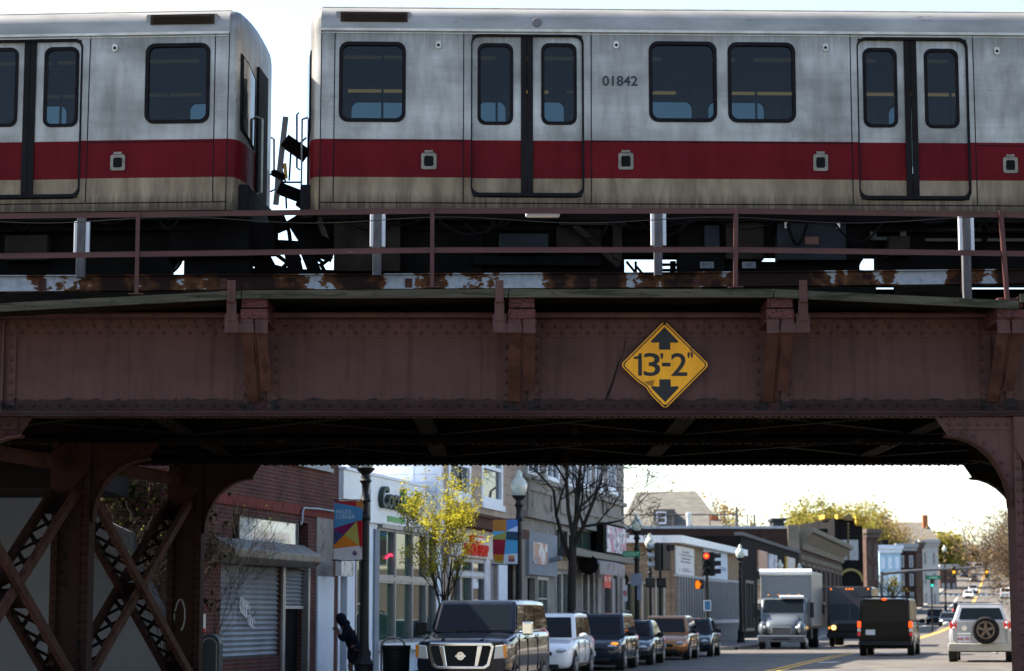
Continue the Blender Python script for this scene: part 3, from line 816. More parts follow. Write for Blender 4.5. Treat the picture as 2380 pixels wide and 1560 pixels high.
def subway_car(name, pl, sgn, x_end, feats, label):
    """sgn +1: body runs to +x from the end at x=0; -1: to -x. all lengths measured on the near side plane"""
    car = thing(name, label, 'train car', (pl.o[0], pl.o[1], ZR), pl.a)
    mp = lambda x, y: (pl.map(x, y)[0], pl.map(x, y)[1]-ZR)
    def rect(x0, y0, x1, y1):
        a = mp(x0, (y0+y1)/2); b = mp(x1, (y0+y1)/2); xm = (x0+x1)/2
        return a[0], b[0], mp(xm, y1)[1], mp(xm, y0)[1]
    zs = feats['sill']; zc = feats['cornice']; zcr = feats['crown']
    xa, xb = (0.0, x_end) if sgn > 0 else (x_end, 0.0)
    holes = []; wins = []; doors = []
    for r in feats['windows']:
        q = rect(*r); wins.append(q); g = .05
        holes.append((q[0]+g, q[1]-g, q[2]+g, q[3]-g))
    for d in feats['doors']:
        q = rect(*d['open']); doors.append((q, d)); holes.append(q)
    b = MB(); b.grid_wall(xa, xb, zs, zc, holes, 0, .05)
    fh = [(w[0]+.05, w[1]-.05, w[2]+.05, w[3]-.05) for w in wins]
    for q, d in doors:
        for l in d['wins']:
            w = rect(*l); fh.append((w[0]+.04, w[1]-.04, w[2]+.04, w[3]-.04))
    fh = [(h[0], h[1], h[2]-.17, h[3]-.17) for h in fh]
    b.grid_wall(xa, xb, zs, zc, fh, WD-.05, WD)
    body = b.build('body_shell', m_side, car, smooth=False)
    # panel seams
    s = MB()
    for (x0, y0, x1, y1) in feats['seams']:
        a = mp(x0, y0); c = mp(x1, y1)
        s.bar((a[0], -.002, a[1]), (c[0], -.002, c[1]), .014, .006, up=(0,1,0))
    za = mp(1000 if sgn > 0 else 300, 471)[1]
    s.b2((xa, -.004, za-.012), (xb, .0, za+.004)); s.build('panel_seam', m_gask, body)
    s = MB(); s.b2((xa, -.025, zc-.02), (xb, .04, zc+.02)); s.b2((xa, -.012, zc-.055), (xb, -.001, zc-.045)); s.build('drip_rail', m_frame, body)
    # roof: arch lofted along the car
    zcr = zc+.47; R = [(-.004, zc+.02), (.0, zc+.17), (.02, zc+.26), (.08, zc+.335), (.2, zc+.385), (.5, zc+.42), (.9, zc+.45), (1.5, zcr)]
    R = R + [(WD-y, z) for y, z in R[-2::-1]]
    r = MB(); r.loft([[(xa, y, z) for y, z in R], [(xb, y, z) for y, z in R]]); rf = r.build('roof', m_roof, car, smooth=True)
    rb = MB(); rb.tube([(xa, .22, zc+.40), (xb, .22, zc+.40)], .016, 6); rb.build('roof_rib', m_frame, rf)
    for v in feats['vents']:
        q = rect(*v)
        n = MB(); n.ring(rrect(q[0], q[1], q[2], q[3], .02, 2), rrect(q[0]+.08, q[1]-.06, q[2]+.04, q[3]-.012, .01, 2), -.03, .02, 'y'); vf = n.build('roof_vent', mat('vent_frame', (.20,.19,.18), .5, metal=.4), rf, loc=(0,.03,0))
        n = MB(); n.b2((q[0]+.07, -.052, q[2]+.035), (q[1]-.05, -.036, q[3]-.01))
        for k in range(7): n.bar((q[0]+.1, -.056, q[2]+.045+k*.018), (q[1]-.08, -.056, q[2]+.045+k*.018), .016, .004, up=(0,.6,1))
        n.build('louvre', mat('soot_brown', (.035,.026,.022), .8), vf)
    for (x, y) in feats.get('caps', []):
        a = mp(x, y); n = MB(); n.lathe([(.075,0),(.065,.02)], 12, (a[0], -.0, a[1]), R=Matrix.Rotation(pi/2, 3, 'X')); n.build('roof_cap', mat('grey_cap', (.14,.14,.15), .6), rf)
    # windows
    for q in wins:
        n = MB(); n.ring(rrect(*q, .14, 5), rrect(q[0]+.055, q[1]-.055, q[2]+.055, q[3]-.055, .10, 5), -.02, .012, 'y'); w = n.build('window', m_gask, car, smooth=True)
        n = MB(); n.add([(q[0]+.03, .02, q[2]+.03), (q[1]-.03, .02, q[2]+.03), (q[1]-.03, .02, q[3]-.03), (q[0]+.03, .02, q[3]-.03)], [(0,1,2,3)]); n.build('pane', m_pane, w)
        n = MB(); n.add([(q[0]+.03, WD-.02, q[2]+.03), (q[1]-.03, WD-.02, q[2]+.03), (q[1]-.03, WD-.02, q[3]-.03), (q[0]+.03, WD-.02, q[3]-.03)], [(0,1,2,3)]); n.build('far_pane', m_pane2, w)
    # doors
    for q, d in doors:
        n = MB(); n.ring(rrect(q[0]-.012, q[1]+.022, q[2]-.05, q[3]+.022, .14, 5), rrect(q[0]+.006, q[1]-.006, q[2]+.02, q[3]-.016, .12, 5), -.010, .05, 'y')
        df = n.build('door_gap_shadow', m_gask, car, smooth=True)  # black ring: door gap plus recess shadow, wider at top and right
        n = MB(); n.b2((q[0]+.02, -.05, q[2]-.035), (q[1]-.02, .05, q[2]+.015)); n.build('door_sill', m_gask, df)
        sa = rect(d['seal'][0], d['open'][1], d['seal'][1], d['open'][3])
        for k, l in enumerate(d['wins']):
            w = rect(*l); x0, x1 = (q[0]+.005, (sa[0]+sa[1])/2-.01) if k == 0 else ((sa[0]+sa[1])/2+.01, q[1]-.005)
            n = MB(); n.grid_wall(x0, x1, q[2]+.02, q[3]-.005, [(w[0]+.05, w[1]-.05, w[2]+.05, w[3]-.05)], .045, .075); lf = n.build('door_leaf', m_side, car)
            n = MB(); n.ring(rrect(*w, .12, 5), rrect(w[0]+.05, w[1]-.05, w[2]+.05, w[3]-.05, .085, 5), .03, .05, 'y'); n.build('gasket', m_gask, lf, smooth=True)
            n = MB(); n.add([(w[0]+.03, .06, w[2]+.03), (w[1]-.03, .06, w[2]+.03), (w[1]-.03, .06, w[3]-.03), (w[0]+.03, .06, w[3]-.03)], [(0,1,2,3)]); n.build('pane', m_pane, lf)
            n = MB(); n.add([(w[0]+.02, WD-.02, w[2]+.02), (w[1]-.02, WD-.02, w[2]+.02), (w[1]-.02, WD-.02, w[3]-.02), (w[0]+.02, WD-.02, w[3]-.02)], [(0,1,2,3)]); n.build('far_pane', m_pane2, lf)
        n = MB(); n.b2((sa[0], .02, q[2]+.02), ((sa[0]+sa[1])/2-.004, .044, q[3]-.01)); n.b2(((sa[0]+sa[1])/2+.004, .02, q[2]+.02), (sa[1], .044, q[3]-.01)); n.build('door_seal', m_seal, car)
    # rounded corners of the windows on the far side
    n = MB()
    for h in fh: n.ring(rrect(h[0]-.01, h[1]+.01, h[2]-.01, h[3]+.01, .002, 4), rrect(h[0]+.004, h[1]-.004, h[2]+.004, h[3]-.004, .13, 4), WD-.07, WD-.051, 'y')
    n.build('far_window_frame', m_gask, car)
    # hatches and lamps
    for h in feats['hatches']:
        q = rect(*h); n = MB(); n.ring(rrect(q[0], q[1], q[2], q[3]-.04, .03, 3), rrect(q[0]+.042, q[1]-.042, q[2]+.045, q[3]-.085, .03, 3), -.022, .0, 'y'); n.b2((q[0]+.05, -.03, q[3]-.035), (q[1]-.05, -.004, q[3]))
        hf = n.build('vent_hatch', mat('hatch_frame', (.17,.155,.13), .55, var=.25, sc=9), car)
        n = MB(); n.b2((q[0]+.04, -.006, q[2]+.05), (q[1]-.04, -.002, q[3]-.09)); cx = (q[0]+q[1])/2; n.b2((cx-.006, -.014, q[2]+.06), (cx+.006, -.006, q[3]-.1)); n.b2((q[0]+.05, -.014, (q[2]+q[3])/2-.02), (q[1]-.05, -.006, (q[2]+q[3])/2-.01)); n.build('grille', m_gask, hf)
    for (x, y) in feats['lamps']:
        a = mp(x, y); n = MB(); n.prism(rrect(a[0]-.042, a[0]+.042, a[1]-.06, a[1]+.06, .04, 4), -.025, 0, 'y'); l = n.build('side_lamp', m_frame, car)
        n = MB(); n.lathe([(.024,0),(.018,.012)], 8, (a[0], -.025, a[1]-.005), R=Matrix.Rotation(pi/2, 3, 'X')); n.build('lens', m_gask, l)
    # inside
    n = MB(); n.b2((xa+.1, .08, zs+.25), (xb-.1, WD-.08, zs+.3)); n.b2((xa+.1, .08, zc-.12), (xb-.1, WD-.08, zc-.05)); n.build('interior', m_int, car)
    n = MB()
    rt = random.Random(int(abs(x_end)*10)+5)
    for yy, mm, dz in ((1.0, 1, .0), (2.2, 0, .24)):
        x = xa+.3
        while x < xb-1.2:
            l_ = rt.choice((.35,.6,.9,1.15)); n.b2((x, yy, zc-.17-dz), (x+l_, yy+.10, zc-.14-dz), mm if rt.random() < .7 else 1); x += l_+rt.choice((.06,.1,.3,.8))
    n.build('ceiling_light', [m_strip, m_dim], car)
    n = MB(); x = xa+.9
    while x < xb-.5:
        n.tube([(x, .75, zs+.3), (x, .75, zc-.12)], .02, 6); n.tube([(x+.7, 2.2, zs+.3), (x+.7, 2.2, zc-.12)], .02, 6); x += 1.75
    n.tube([(xa+.4, .75, zc-.38), (xb-.4, .75, zc-.38)], .018, 6); n.build('grab_pole', m_gask, car)
    # bulging end with its cab window and end door
    e = MB(); rings = []
    prof = [(0,0,0), (.065,.025,.0), (.115,.08,.015), (.155,.19,.05), (.195,.5,.12), (.225,1.0,.22), (.24,1.4,.27)]
    ew = MB()
    n_ = len(R)
    for dx, dy, dz in prof:
        ring_ = []
        sx = -sgn*dx
        for y, z in R:
            fy = y; fy = 1.5 + (y-1.5)*(1.5-dy)/1.5
            ring_.append((sx, fy, z - dz*(.35+.65*(z-zc)/(zcr-zc))))
        lowz = zs
        ring_ = [(sx, dy, lowz)] + ring_ + [(sx, 3.0-dy, lowz)]
        rings.append(ring_)
    e.loft(rings); ed = e.build('end_cap', m_side, car, smooth=True)
    # cab window lies on the bulge between the corner and the end door
    def endpt(y, z, out=.012):
        dys = [p[1] for p in prof]; xs_ = [p[0] for p in prof]
        x = xs_[-1]
        for i in range(len(dys)-1):
            if dys[i] <= y <= dys[i+1]: x = xs_[i] + (xs_[i+1]-xs_[i])*(y-dys[i])/max(dys[i+1]-dys[i], 1e-5)
        return (-sgn*(x+out), y, z)
    for yy, sl in (((.17, .92), 1),):
        z0, z1 = zs+1.25, zc-.28
        o4 = [(yy[0], z0), (yy[1]*.5, z0-.06), (yy[1], z0-.16), (yy[1]+.03, z1-.20), (yy[1]*.5, z1-.06), (yy[0], z1)]
        w = MB(); w.add([endpt(y, z, .02) for y, z in o4] + [endpt(y, z, -.03) for y, z in o4], [(0,1,4,5),(1,2,3,4)] + [(i, (i+1) % 6, 6+(i+1) % 6, 6+i) for i in range(6)])
        wo_ = w.build('cab_window', m_gask, car)
        cy_, cz_ = sum(p[0] for p in o4)/6, sum(p[1] for p in o4)/6
        i4 = [(cy_+(y-cy_)*.80, cz_+(z-cz_)*.93) for y, z in o4]
        w = MB(); w.add([endpt(y, z, .026) for y, z in i4], [(0,1,4,5),(1,2,3,4)]); w.build('pane', darkglass('cab_glass', (.03,.035,.03), .04, 1.6), wo_)
    w = MB(); w.b2((-sgn*.245-.02, 1.10, zs+.2), (-sgn*.245+.02, 1.90, zc-.25)); w.build('end_door', m_gask, car)
    w = MB(); w.b2((min(-sgn*.10,-sgn*.30), .16, zs-.1), (max(-sgn*.10,-sgn*.30), 2.84, zs+.42)); w.build('end_sill', m_gask, car, bevel=.04)
    for yy in (.98, 1.04):
        h = MB(); X = -sgn*.20; h.tube([(X, yy, zs+.4), (X-sgn*.14, yy, zs+.45), (X-sgn*.14, yy, zs+1.6), (X, yy, zs+1.65)], .014, 6); h.build('grab_rail', m_frame, car)
    # running gear
    n = MB(); n.b2((xa+.2, .25, zs-.25), (xb-.2, WD-.25, zs-.02)); n.b2((xa+.05, .02, zs-.14), (xb-.05, .1, zs)); n.build('underframe', m_uf, car)
    for (x0, y0, x1, y1, mm, dp) in feats['boxes']:
        q = rect(x0, y0, x1, y1); n = MB(); n.b2((q[0], .12+dp, q[2]), (q[1], .45+dp, min(q[3], zs-.02))); n.build('equipment_box', mm, car, bevel=.015)
    for (x, yy) in feats['wheels']:
        a = mp(x, 560)[0]; wz = .36
        for yw in (.75,):
            n = MB(); n.lathe([(.30,0),(.36,.0),(.36,.12),(.39,.125),(.39,.15),(.2,.15)], 28, (a, yw+.15, wz), R=Matrix.Rotation(pi/2, 3, 'X')); wl = n.build('wheel', m_uf, car, smooth=True)
            n = MB(); n.ring([(a+.372*cos(2*pi*k/28), wz+.372*sin(2*pi*k/28)) for k in range(28)], [(a+.345*cos(2*pi*k/28), wz+.345*sin(2*pi*k/28)) for k in range(28)], yw-.012, yw-.004, 'y'); n.build('tread', mat('worn_steel', (.12,.13,.16), .35, metal=.8), wl)
    return car, mp, rect

fa = dict(sill=Oa.map(1000, 489)[1]-ZR, cornice=Oa.map(1000, 70)[1]-ZR, crown=Oa.map(1000, 70)[1]-ZR+.60,
    windows=[(788,97.5,943,283.7), (1508,97,1666,284), (1691.6,99,1849,285.5)],
    doors=[dict(open=(1096.5,82,1354,452), wins=[(1110,99,1193,289), (1258,99,1341,289)], seal=(1211,1239)),
           dict(open=(1996,91,2250,459), wins=[(2007,110,2087,295), (2150,112,2230,297)], seal=(2105,2134))],
    seams=[(779,74,774,470),(1078,72,1076.5,471),(1374,72,1374.5,471),(1975,80,1983.5,476),(2260,82,2272,478),(748,70,742,487),(779,327,1076,327.5),(1375,328,1983,334),(2272,338,2380,340)],
    vents=[(781,27,955,56)], caps=[(1248,53)],
    hatches=[(979,350,1014.5,394),(1437,350,1472,395),(1890,353,1924,398),(2331,360,2365,403)],
    lamps=[(1019,105),(1432,105),(1918,111),(2316.5,119)],
    boxes=[(775,500,930,628,m_ufb,.0),(930,506,1125,640,m_uf,.2),(1125,500,1456,640,m_uf,.25),(1160,538,1276,583,m_ufg,.05),(1100,590,1400,612,m_uf,.1),(1295,520,1400,575,m_ufb,.1),(1580,505,1690,640,m_uf,.1),(1640,520,1675,580,m_ufg,.0),(1690,510,1778,600,m_ufb,.0),(1690,600,2008,640,m_uf,.2),(1810,503,1970,602,m_ufg,-.02),(1970,510,2012,600,m_uf,.1),(2052,500,2700,640,m_uf,.3),(2070,545,2120,592,m_ufb,.0),(1455,498,1590,588,m_uf,.2)],
    wheels=[(1008,0),(1380,0)])
car_a, mpa, recta = subway_car('subway_car', Oa, 1, 14.0, fa, 'silver subway car with a red band numbered 01842, crossing the bridge on the right')
fb = dict(sill=Ob.map(400, 489)[1]-ZR, cornice=Ob.map(400, 78)[1]-ZR, crown=Ob.map(400, 78)[1]-ZR+.60,
    windows=[(337.5,101,488,287)],
    doors=[dict(open=(-70,95,186,456), wins=[(-53,110,40,294),(100,108,181,294)], seal=(51.5,79.5))],
    seams=[(501,78,494,470),(211,82,198,471),(534,76,524,487),(199,332,494,328),(-100,85,-106,471)],
    vents=[(340,33,506,62)], hatches=[(257,354,291,397),(-190,360,-156,402)], lamps=[(267.5,112),(-170,120)],
    boxes=[(-400,506,380,640,m_uf,.3),(0,540,100,600,m_ufb,.1),(380,500,570,590,m_uf,.2),(411,590,566,640,m_uf,.35),(566,500,622,572,m_uf,.5),(540,506,556,590,m_ufb,.3)],
    wheels=[(343,0),(-60,0)])
car_b, mpb, rectb = subway_car('subway_car', Ob, -1, -10.0, fb, 'silver subway car with a red band on the left, its bulging end facing the gap')
# number
a = mpa(1441, 189.5)
num = text('01842', .195, m_num, 'number_lettering', car_a, loc=(a[0], -.004, a[1]), ext=.002, off=.004)
wv = max(v.co.x for v in num.data.vertices) - min(v.co.x for v in num.data.vertices); num.scale.x = (mpa(1482,189)[0]-mpa(1400,189)[0])/wv
hv = max(v.co.y for v in num.data.vertices) - min(v.co.y for v in num.data.vertices); num.scale.y = (mpa(1441,178)[1]-mpa(1441,201.5)[1])/hv
# latches, data plates and small labels on the gear
for (x, y) in ((1829,517),(1950,517)):
    q = recta(x-4, y-12, x+4, y+12); n = MB(); n.b2((q[0], .06, q[2]), (q[1], .095, q[3])); n.build('latch', m_frame, car_a)
for tx, x in (('RFT', 1645), ('RF', 1743)):
    q = recta(x-16, 606, x+16, 621); n = MB(); n.b2((q[0], .1, q[2]), (q[1], .115, q[3])); pl_ = n.build('data_plate', mat('plate_white', (.10,.105,.11), .6), car_a)
    text(tx, .085, m_num, 'plate_lettering', pl_, loc=((q[0]+q[1])/2, .098, (q[2]+q[3])/2), ext=.001)
q = recta(1873, 548, 1905, 566); n = MB(); n.b2((q[0], .085, q[2]), (q[1], .098, q[3])); n.build('data_plate', mat('plate_rust', (.10,.05,.04), .6), car_a)
# pipes between the boxes in the open bays, beam with a diagonal leg
n = MB()
for x0, y0, x1, y1 in ((1466,588,1490,640),(1488,588,1470,640),(1505,640,1490,600)):
    a = mpa(x0, y0); c = mpa(x1, y1); n.tube([(a[0], .8, a[1]), ((a[0]+c[0])/2+.06, .8, (a[1]+c[1])/2), (c[0], .8, c[1])], .022, 6)
for y0 in (598, 611):
    a = mpa(1540, y0); c = mpa(1592, y0); n.tube([(a[0], .7, a[1]), (c[0], .7, c[1])], .025, 6)
a = mpa(1575, 590); c = mpa(1575, 645); n.tube([(a[0], .7, a[1]), (c[0], .7, c[1])], .05, 6)
a = mpa(2020, 590); c = mpa(2030, 612); n.tube([(a[0], .7, a[1]), (c[0]-.12, .7, c[1]), (c[0]+.1, .7, c[1]-.02)], .02, 6)
n.build('brake_pipe', m_uf, car_a)
n = MB(); a = mpa(1335, 520); c = mpa(1440, 615); n.bar((a[0], .1, a[1]), (c[0], .1, c[1]), .09, .05, up=(0,1,0)); a = mpa(1300, 500); c = mpa(1456, 522); n.b2((a[0], .06, c[1]), (c[0], .1, a[1]))
a = mpa(1436, 515); c = mpa(1436, 605); n.bar((a[0], .1, a[1]), (c[0], .1, c[1]), .14, .05, up=(0,1,0)); n.build('truck_frame', m_ufb, car_a)
n = MB()
for x0, x1 in ((2160, 2290), (2305, 2420)):
    for y0 in (527, 551): 
        a = mpa(x0, y0); c = mpa(x1, y0); n.b2((a[0], .25, a[1]-.02), (c[0], .28, c[1]+.02))
a = mpa(2030, 530); c = mpa(2115, 552)
n.b2((a[0], .25, c[1]), (c[0], .28, c[1]+.05)); n.b2((a[0], .25, c[1]), (a[0]+.09, .28, a[1])); n.b2((c[0]-.09, .25, c[1]), (c[0], .28, a[1])); n.build('resistor_rack', mat('rack_grey', (.05,.05,.046), .7), car_a)

# gear in the gap between the cars --------------------------------------
DG2 = 33.2
def gp3(x, y, D=DG2): return P(x, y, D)
ca_inv = car_a.matrix_basis.inverted()
def loc_a(v): return ca_inv @ v
n = MB(); n.bar(loc_a(gp3(664,272)), loc_a(gp3(641,476)), .085, .05, up=(0,1,0)); n.build('safety_gate', mat('gate_grey', (.20,.19,.18), .6), car_a)
n = MB(); n.bar(loc_a(gp3(663,328)), loc_a(gp3(712,362)), .2, .2, up=(0,1,0)); n.bar(loc_a(gp3(649,438)), loc_a(gp3(712,462)), .17, .2, up=(0,1,0)); n.bar(loc_a(gp3(633,400)), loc_a(gp3(660,415)), .1, .1, up=(0,1,0))
n.bar(loc_a(gp3(700,485)), loc_a(gp3(720,455)), .2, .2, up=(0,1,0)); n.build('gate_arm', m_uf, car_a)
n = MB(); n.bar(loc_a(gp3(662,380)), loc_a(gp3(665,415)), .05, .03, up=(0,1,0)); n.build('yellow_tab', mat('tab_yellow', (.5,.26,.03), .5), car_a)
n = MB()
for pts in ([(695,262),(690,266),(690,390),(697,395)], [(676,352),(672,420)], [(645,424),(703,424)], [(664,440),(666,485)], [(630,320),(637,324),(637,395),(630,400)], [(628,405),(642,408),(640,440),(628,446)], [(664,424),(655,395),(662,380)], [(690,340),(712,320)]):
    n.tube([loc_a(gp3(x, y)) for x, y in pts], .016, 5)
n.build('hand_rail', m_uf, car_a)
n = MB()
pc = lambda x, y, D=33.0: loc_a(gp3(x, y, D))
for x0, y0, x1, y1, w in ((560,580,640,578,.2),(640,500,655,535,.25),(690,505,725,560,.35),(700,560,775,585,.3),(628,572,700,576,.16),(600,590,625,635,.3),(676,580,690,640,.22),(715,590,735,640,.2),(570,632,780,637,.08)):
    n.bar(pc(x0,y0), pc(x1,y1), w, .3, up=(0,1,0))
for pts in ([(570,632),(590,612),(615,595)],[(640,640),(668,612),(700,600)],[(640,590),(660,605),(680,620),(700,612)],[(735,600),(752,612),(772,596)],[(664,515),(672,540),(676,572)],[(640,620),(690,632)],[(602,628),(580,600)],[(755,632),(745,612)]):
    n.tube([pc(x, y) for x, y in pts], .035, 6)
n.build('coupler', m_uf, car_a)

# hoses, conduits and bolts hung along the undersides
rt = random.Random(12)
for car_, mp_, xs_, sg in ((car_a, mpa, (790, 2360), 1), (car_b, mpb, (30, 480), -1)):
    n = MB(); x = xs_[0]
    while x < xs_[1]-60:
        x2 = x + rt.choice((45, 70, 110, 150)); y0 = rt.uniform(500, 520); sag = rt.uniform(8, 50)
        pts_ = []
        for i in range(9):
            q = i/8; a = mp_(x+(x2-x)*q, y0+sag*4*q*(1-q)); pts_.append((a[0], -.01, a[1]))
        n.tube(pts_, rt.choice((.012, .018, .025)), 5); x += rt.choice((60, 110, 170))
        n.build('hose', m_uf, car_); n = MB()
# ================================================================ GROUND
def lerp(pts, x):
    if x <= pts[0][0]: return pts[0][1]
    for (a, b), (c, d) in zip(pts, pts[1:]):
        if x <= c: return b + (d-b)*(x-a)/(c-a)
    return pts[-1][1]
def smooth_lerp(pts, x):
    return (lerp(pts, x-4) + lerp(pts, x) + lerp(pts, x+4))/3
CL = [(-40,-14.5),(40,2.9),(58,6.8),(87,13.2),(240,48.5),(600,130),(1200,262)]       # street centre line: X at distance
GL = [(-40,-.4),(40,-.4),(47,-.36),(60,-.2),(70,-.15),(80,-.11),(108,-.23)]           # gutter heights, left side
GR = [(-40,.2),(40,.2),(63,.12),(81,0),(108,-.2)]
HL = [(108,0),(180,.2),(240,.62),(340,3.2),(420,6.2),(480,9.2),(560,13.2),(640,17),(760,20),(1200,22)]
def clx(D): return smooth_lerp(CL, D)
def gz(X, D):
    off = (X - clx(D))
    q = min(1, max(0, (off+5)/9))
    z = smooth_lerp(GL, D)*(1-q) + smooth_lerp(GR, D)*q
    if D > 104: z += smooth_lerp(HL, D)
    return z
HW = 6.9
RIGHT = 7.2
def strip(o0, o1, dz, Ds, zf=None):
    m = MB(); n = len(o0) if isinstance(o0, list) else 0
    offs = [o0 + (o1-o0)*k/6 for k in range(7)]
    vs = [(clx(D)+o, D, (zf or gz)(clx(D)+o, D)+dz) for D in Ds for o in offs]
    fs = [(i*7+k, i*7+k+1, (i+1)*7+k+1, (i+1)*7+k) for i in range(len(Ds)-1) for k in range(6)]
    return m.add(vs, fs)
Ds = [-30, -10, 10, 25] + [32+3*i for i in range(30)] + [125+8*i for i in range(82)] + [800, 900, 1100]

def roadmat():
    m, t, b, o = newmat('worn_asphalt')
    co = objco(t)
    f = nz(t, co, .35, 5); f2 = nz(t, mapv(t, co, (1.2, .25, 1)), 1.0, 4); f3 = nz(t, co, 40, 2)
    c = ramp(t, f, [(.3, (.074,.069,.064)), (.7, (.120,.108,.097))])
    c = mixc(t, .5, c, ramp(t, f2, [(.35, (.6,.6,.6)), (.6, (1.1,1.1,1.1))]), 'MULTIPLY')
    c = mixc(t, .35, c, ramp(t, f3, [(.3, (.6,.6,.6)), (.7, (1.2,1.2,1.2))]), 'MULTIPLY')
    t.links.new(c, b.inputs['Base Color']); b.inputs['Roughness'].default_value = .75; bumpn(t, b, f3, .25, .01)
    return m
m_road = roadmat()
m_walk = mat('concrete_pavement', (.17,.163,.153), .85, var=.2, sc=1.5, patch=(.11,.105,.10), pthr=.62, psc=2)
m_kerb = mat('granite_kerb', (.24,.235,.23), .8, var=.2, sc=4)
m_earth = mat('town_ground', (.06,.05,.037), .95, var=.3, sc=.3)
m_line_y = mat('road_yellow', (.62,.36,.06), .7, var=.2, sc=2, patch=(.22,.16,.08), pthr=.6, psc=3)
m_line_w = mat('road_white', (.68,.67,.64), .7, var=.15, sc=2, patch=(.22,.21,.2), pthr=.64, psc=3)
gd = MB()
gx = [-900,-500,-250,-120,-60,-30,-15,0,15,30,60,120,250,500,900]
def far_z(X, D):
    c = clx(D); w = min(1, abs(X-c)/40)
    z = gz(c + (X-c)*(1-w) + (8 if X > c else -8)*w, D)
    if D > 150: z -= 0
    return z - .55
gdD = [-60] + [d for d in Ds if d != -30] + [1500, 2500, 4000]
gd.add([(clx(min(D,1200))+x, D, far_z(clx(min(D,1200))+x, min(D,1200)) - (0 if D < 1200 else (D-1200)*.02)) for D in gdD for x in gx],
       [(i*15+k, i*15+k+1, (i+1)*15+k+1, (i+1)*15+k) for i in range(len(gdD)-1) for k in range(14)])
tag(gd.build('ground', m_earth, smooth=True), kind='structure')
road = strip(-HW, RIGHT, 0, Ds).build('road', m_road, smooth=True); tag(road, kind='structure')
# cross street on the left between the grey corner building and the low brick one
XS0, XS1 = 96.5, 107.5
c = MB(); pts = []
for o in (-HW+.5, -20, -45, -90):
    for D in (XS0, XS1): pts.append((clx(D)+o, D + (-o-HW)*.22, gz(clx(D)+max(o,-7), D)-.02))
c.add(pts, [(0,2,3,1),(2,4,5,3),(4,6,7,5)]); tag(c.build('side_street', m_road), kind='structure')
def pavement(o0, o1, D0, D1, name):
    Dq = [D0] + [d for d in Ds if D0 < d < D1] + [D1]
    m = MB()
    for a, b in zip(Dq, Dq[1:]):
        q = []
        for D in (a, b):
            for o in (o0, o1):
                q.append((clx(D)+o, D, gz(clx(D)+(o0 if abs(o0) < abs(o1) else o1), D)))
        top = [(x, y, z+.14) for x, y, z in q]; bot = [(x, y, z-.4) for x, y, z in q]
        m.add(top+bot, [(0,1,3,2),(0,4,5,1),(2,3,7,6),(1,5,7,3),(0,2,6,4)])
    tag(m.build(name, m_walk, smooth=False), kind='structure')
    k = MB(); oc = o0 if abs(o0) < abs(o1) else o1; w = .16 if oc > 0 else -.16
    for a, b in zip(Dq, Dq[1:]):
        q = [(clx(D)+oc+ow, D, gz(clx(D)+oc, D)) for D in (a, b) for ow in (-w*.02, w)]
        k.add([(x,y,z+.145) for x,y,z in q] + [(x,y,z-.3) for x,y,z in q], [(0,1,3,2),(0,4,5,1),(2,3,7,6),(1,5,7,3),(0,2,6,4)])
    tag(k.build('kerb', m_kerb), kind='structure')
pavement(-HW-6.5, -HW, -20, XS0, 'pavement')
pavement(-HW-6.5, -HW, XS1, 700, 'pavement')
pavement(RIGHT, RIGHT+4.5, -20, 800, 'pavement')
def line(o0, o1, D0, D1, m_, name, dz=.006):
    Dq = [D0] + [d for d in Ds if D0 < d < D1] + [D1]
    m = MB(); vs = [(clx(D)+o, D, gz(clx(D)+o, D)+dz) for D in Dq for o in (o0, o1)]
    m.add(vs, [(2*i, 2*i+1, 2*i+3, 2*i+2) for i in range(len(Dq)-1)])
    return m.build(name, m_, road)
for a, b in ((20, 89), (112, 385), (392, 800)):
    line(-.22, -.09, a, b, m_line_y, 'centre_line'); line(.09, .22, a, b, m_line_y, 'centre_line')
line(-3.2, -3.08, 145, 380, m_line_w, 'lane_line')
for k in range(14): line(-6.4+k*.98, -5.95+k*.98, 392, 401, m_line_w, 'crosswalk_bar')
line(.4, 6.8, 90.6, 91.0, m_line_w, 'stop_line'); line(-6.6, -.4, 111, 111.4, m_line_w, 'stop_line')
line(.4, 6.6, 68.2, 68.9, m_line_w, 'stop_line')
# ================================================================ BUILDINGS
SA = radians(77.6)
FAC = Plane(-3.3, 58.0, SA)
m_brick = brickmat('red_brick', (.12,.034,.028), (.08,.025,.022), (.10,.085,.078), .22, .085, .014)
m_dbrick = brickmat('dark_brick', (.06,.028,.022), (.045,.022,.018), (.05,.04,.035), .22, .075, .012)
m_cbrick = brickmat('brown_brick', (.10,.055,.045), (.075,.042,.036), (.09,.08,.07), .22, .075, .012)
m_tbrick = brickmat('tan_brick', (.34,.25,.16), (.25,.18,.12), (.16,.13,.10), .9, .11, .022)
m_lintel = mat('red_render', (.15,.042,.036), .8, var=.2, stretch=(6,6,.4))
m_conc = mat('grey_concrete', (.23,.215,.20), .85, var=.2, sc=1.2, patch=(.13,.12,.11), pthr=.6, psc=1.4, bump=.1)
m_wpaint = mat('white_paint', (.62,.68,.76), .7, var=.07, sc=1.2)
m_white_f = mat('white_fascia', (.70,.72,.74), .55, var=.05, sc=1)
m_tan = brickmat('tan_shingle', (.42,.34,.28), (.37,.30,.25), (.24,.19,.16), .9, .30, .012, .85)
m_siding = None
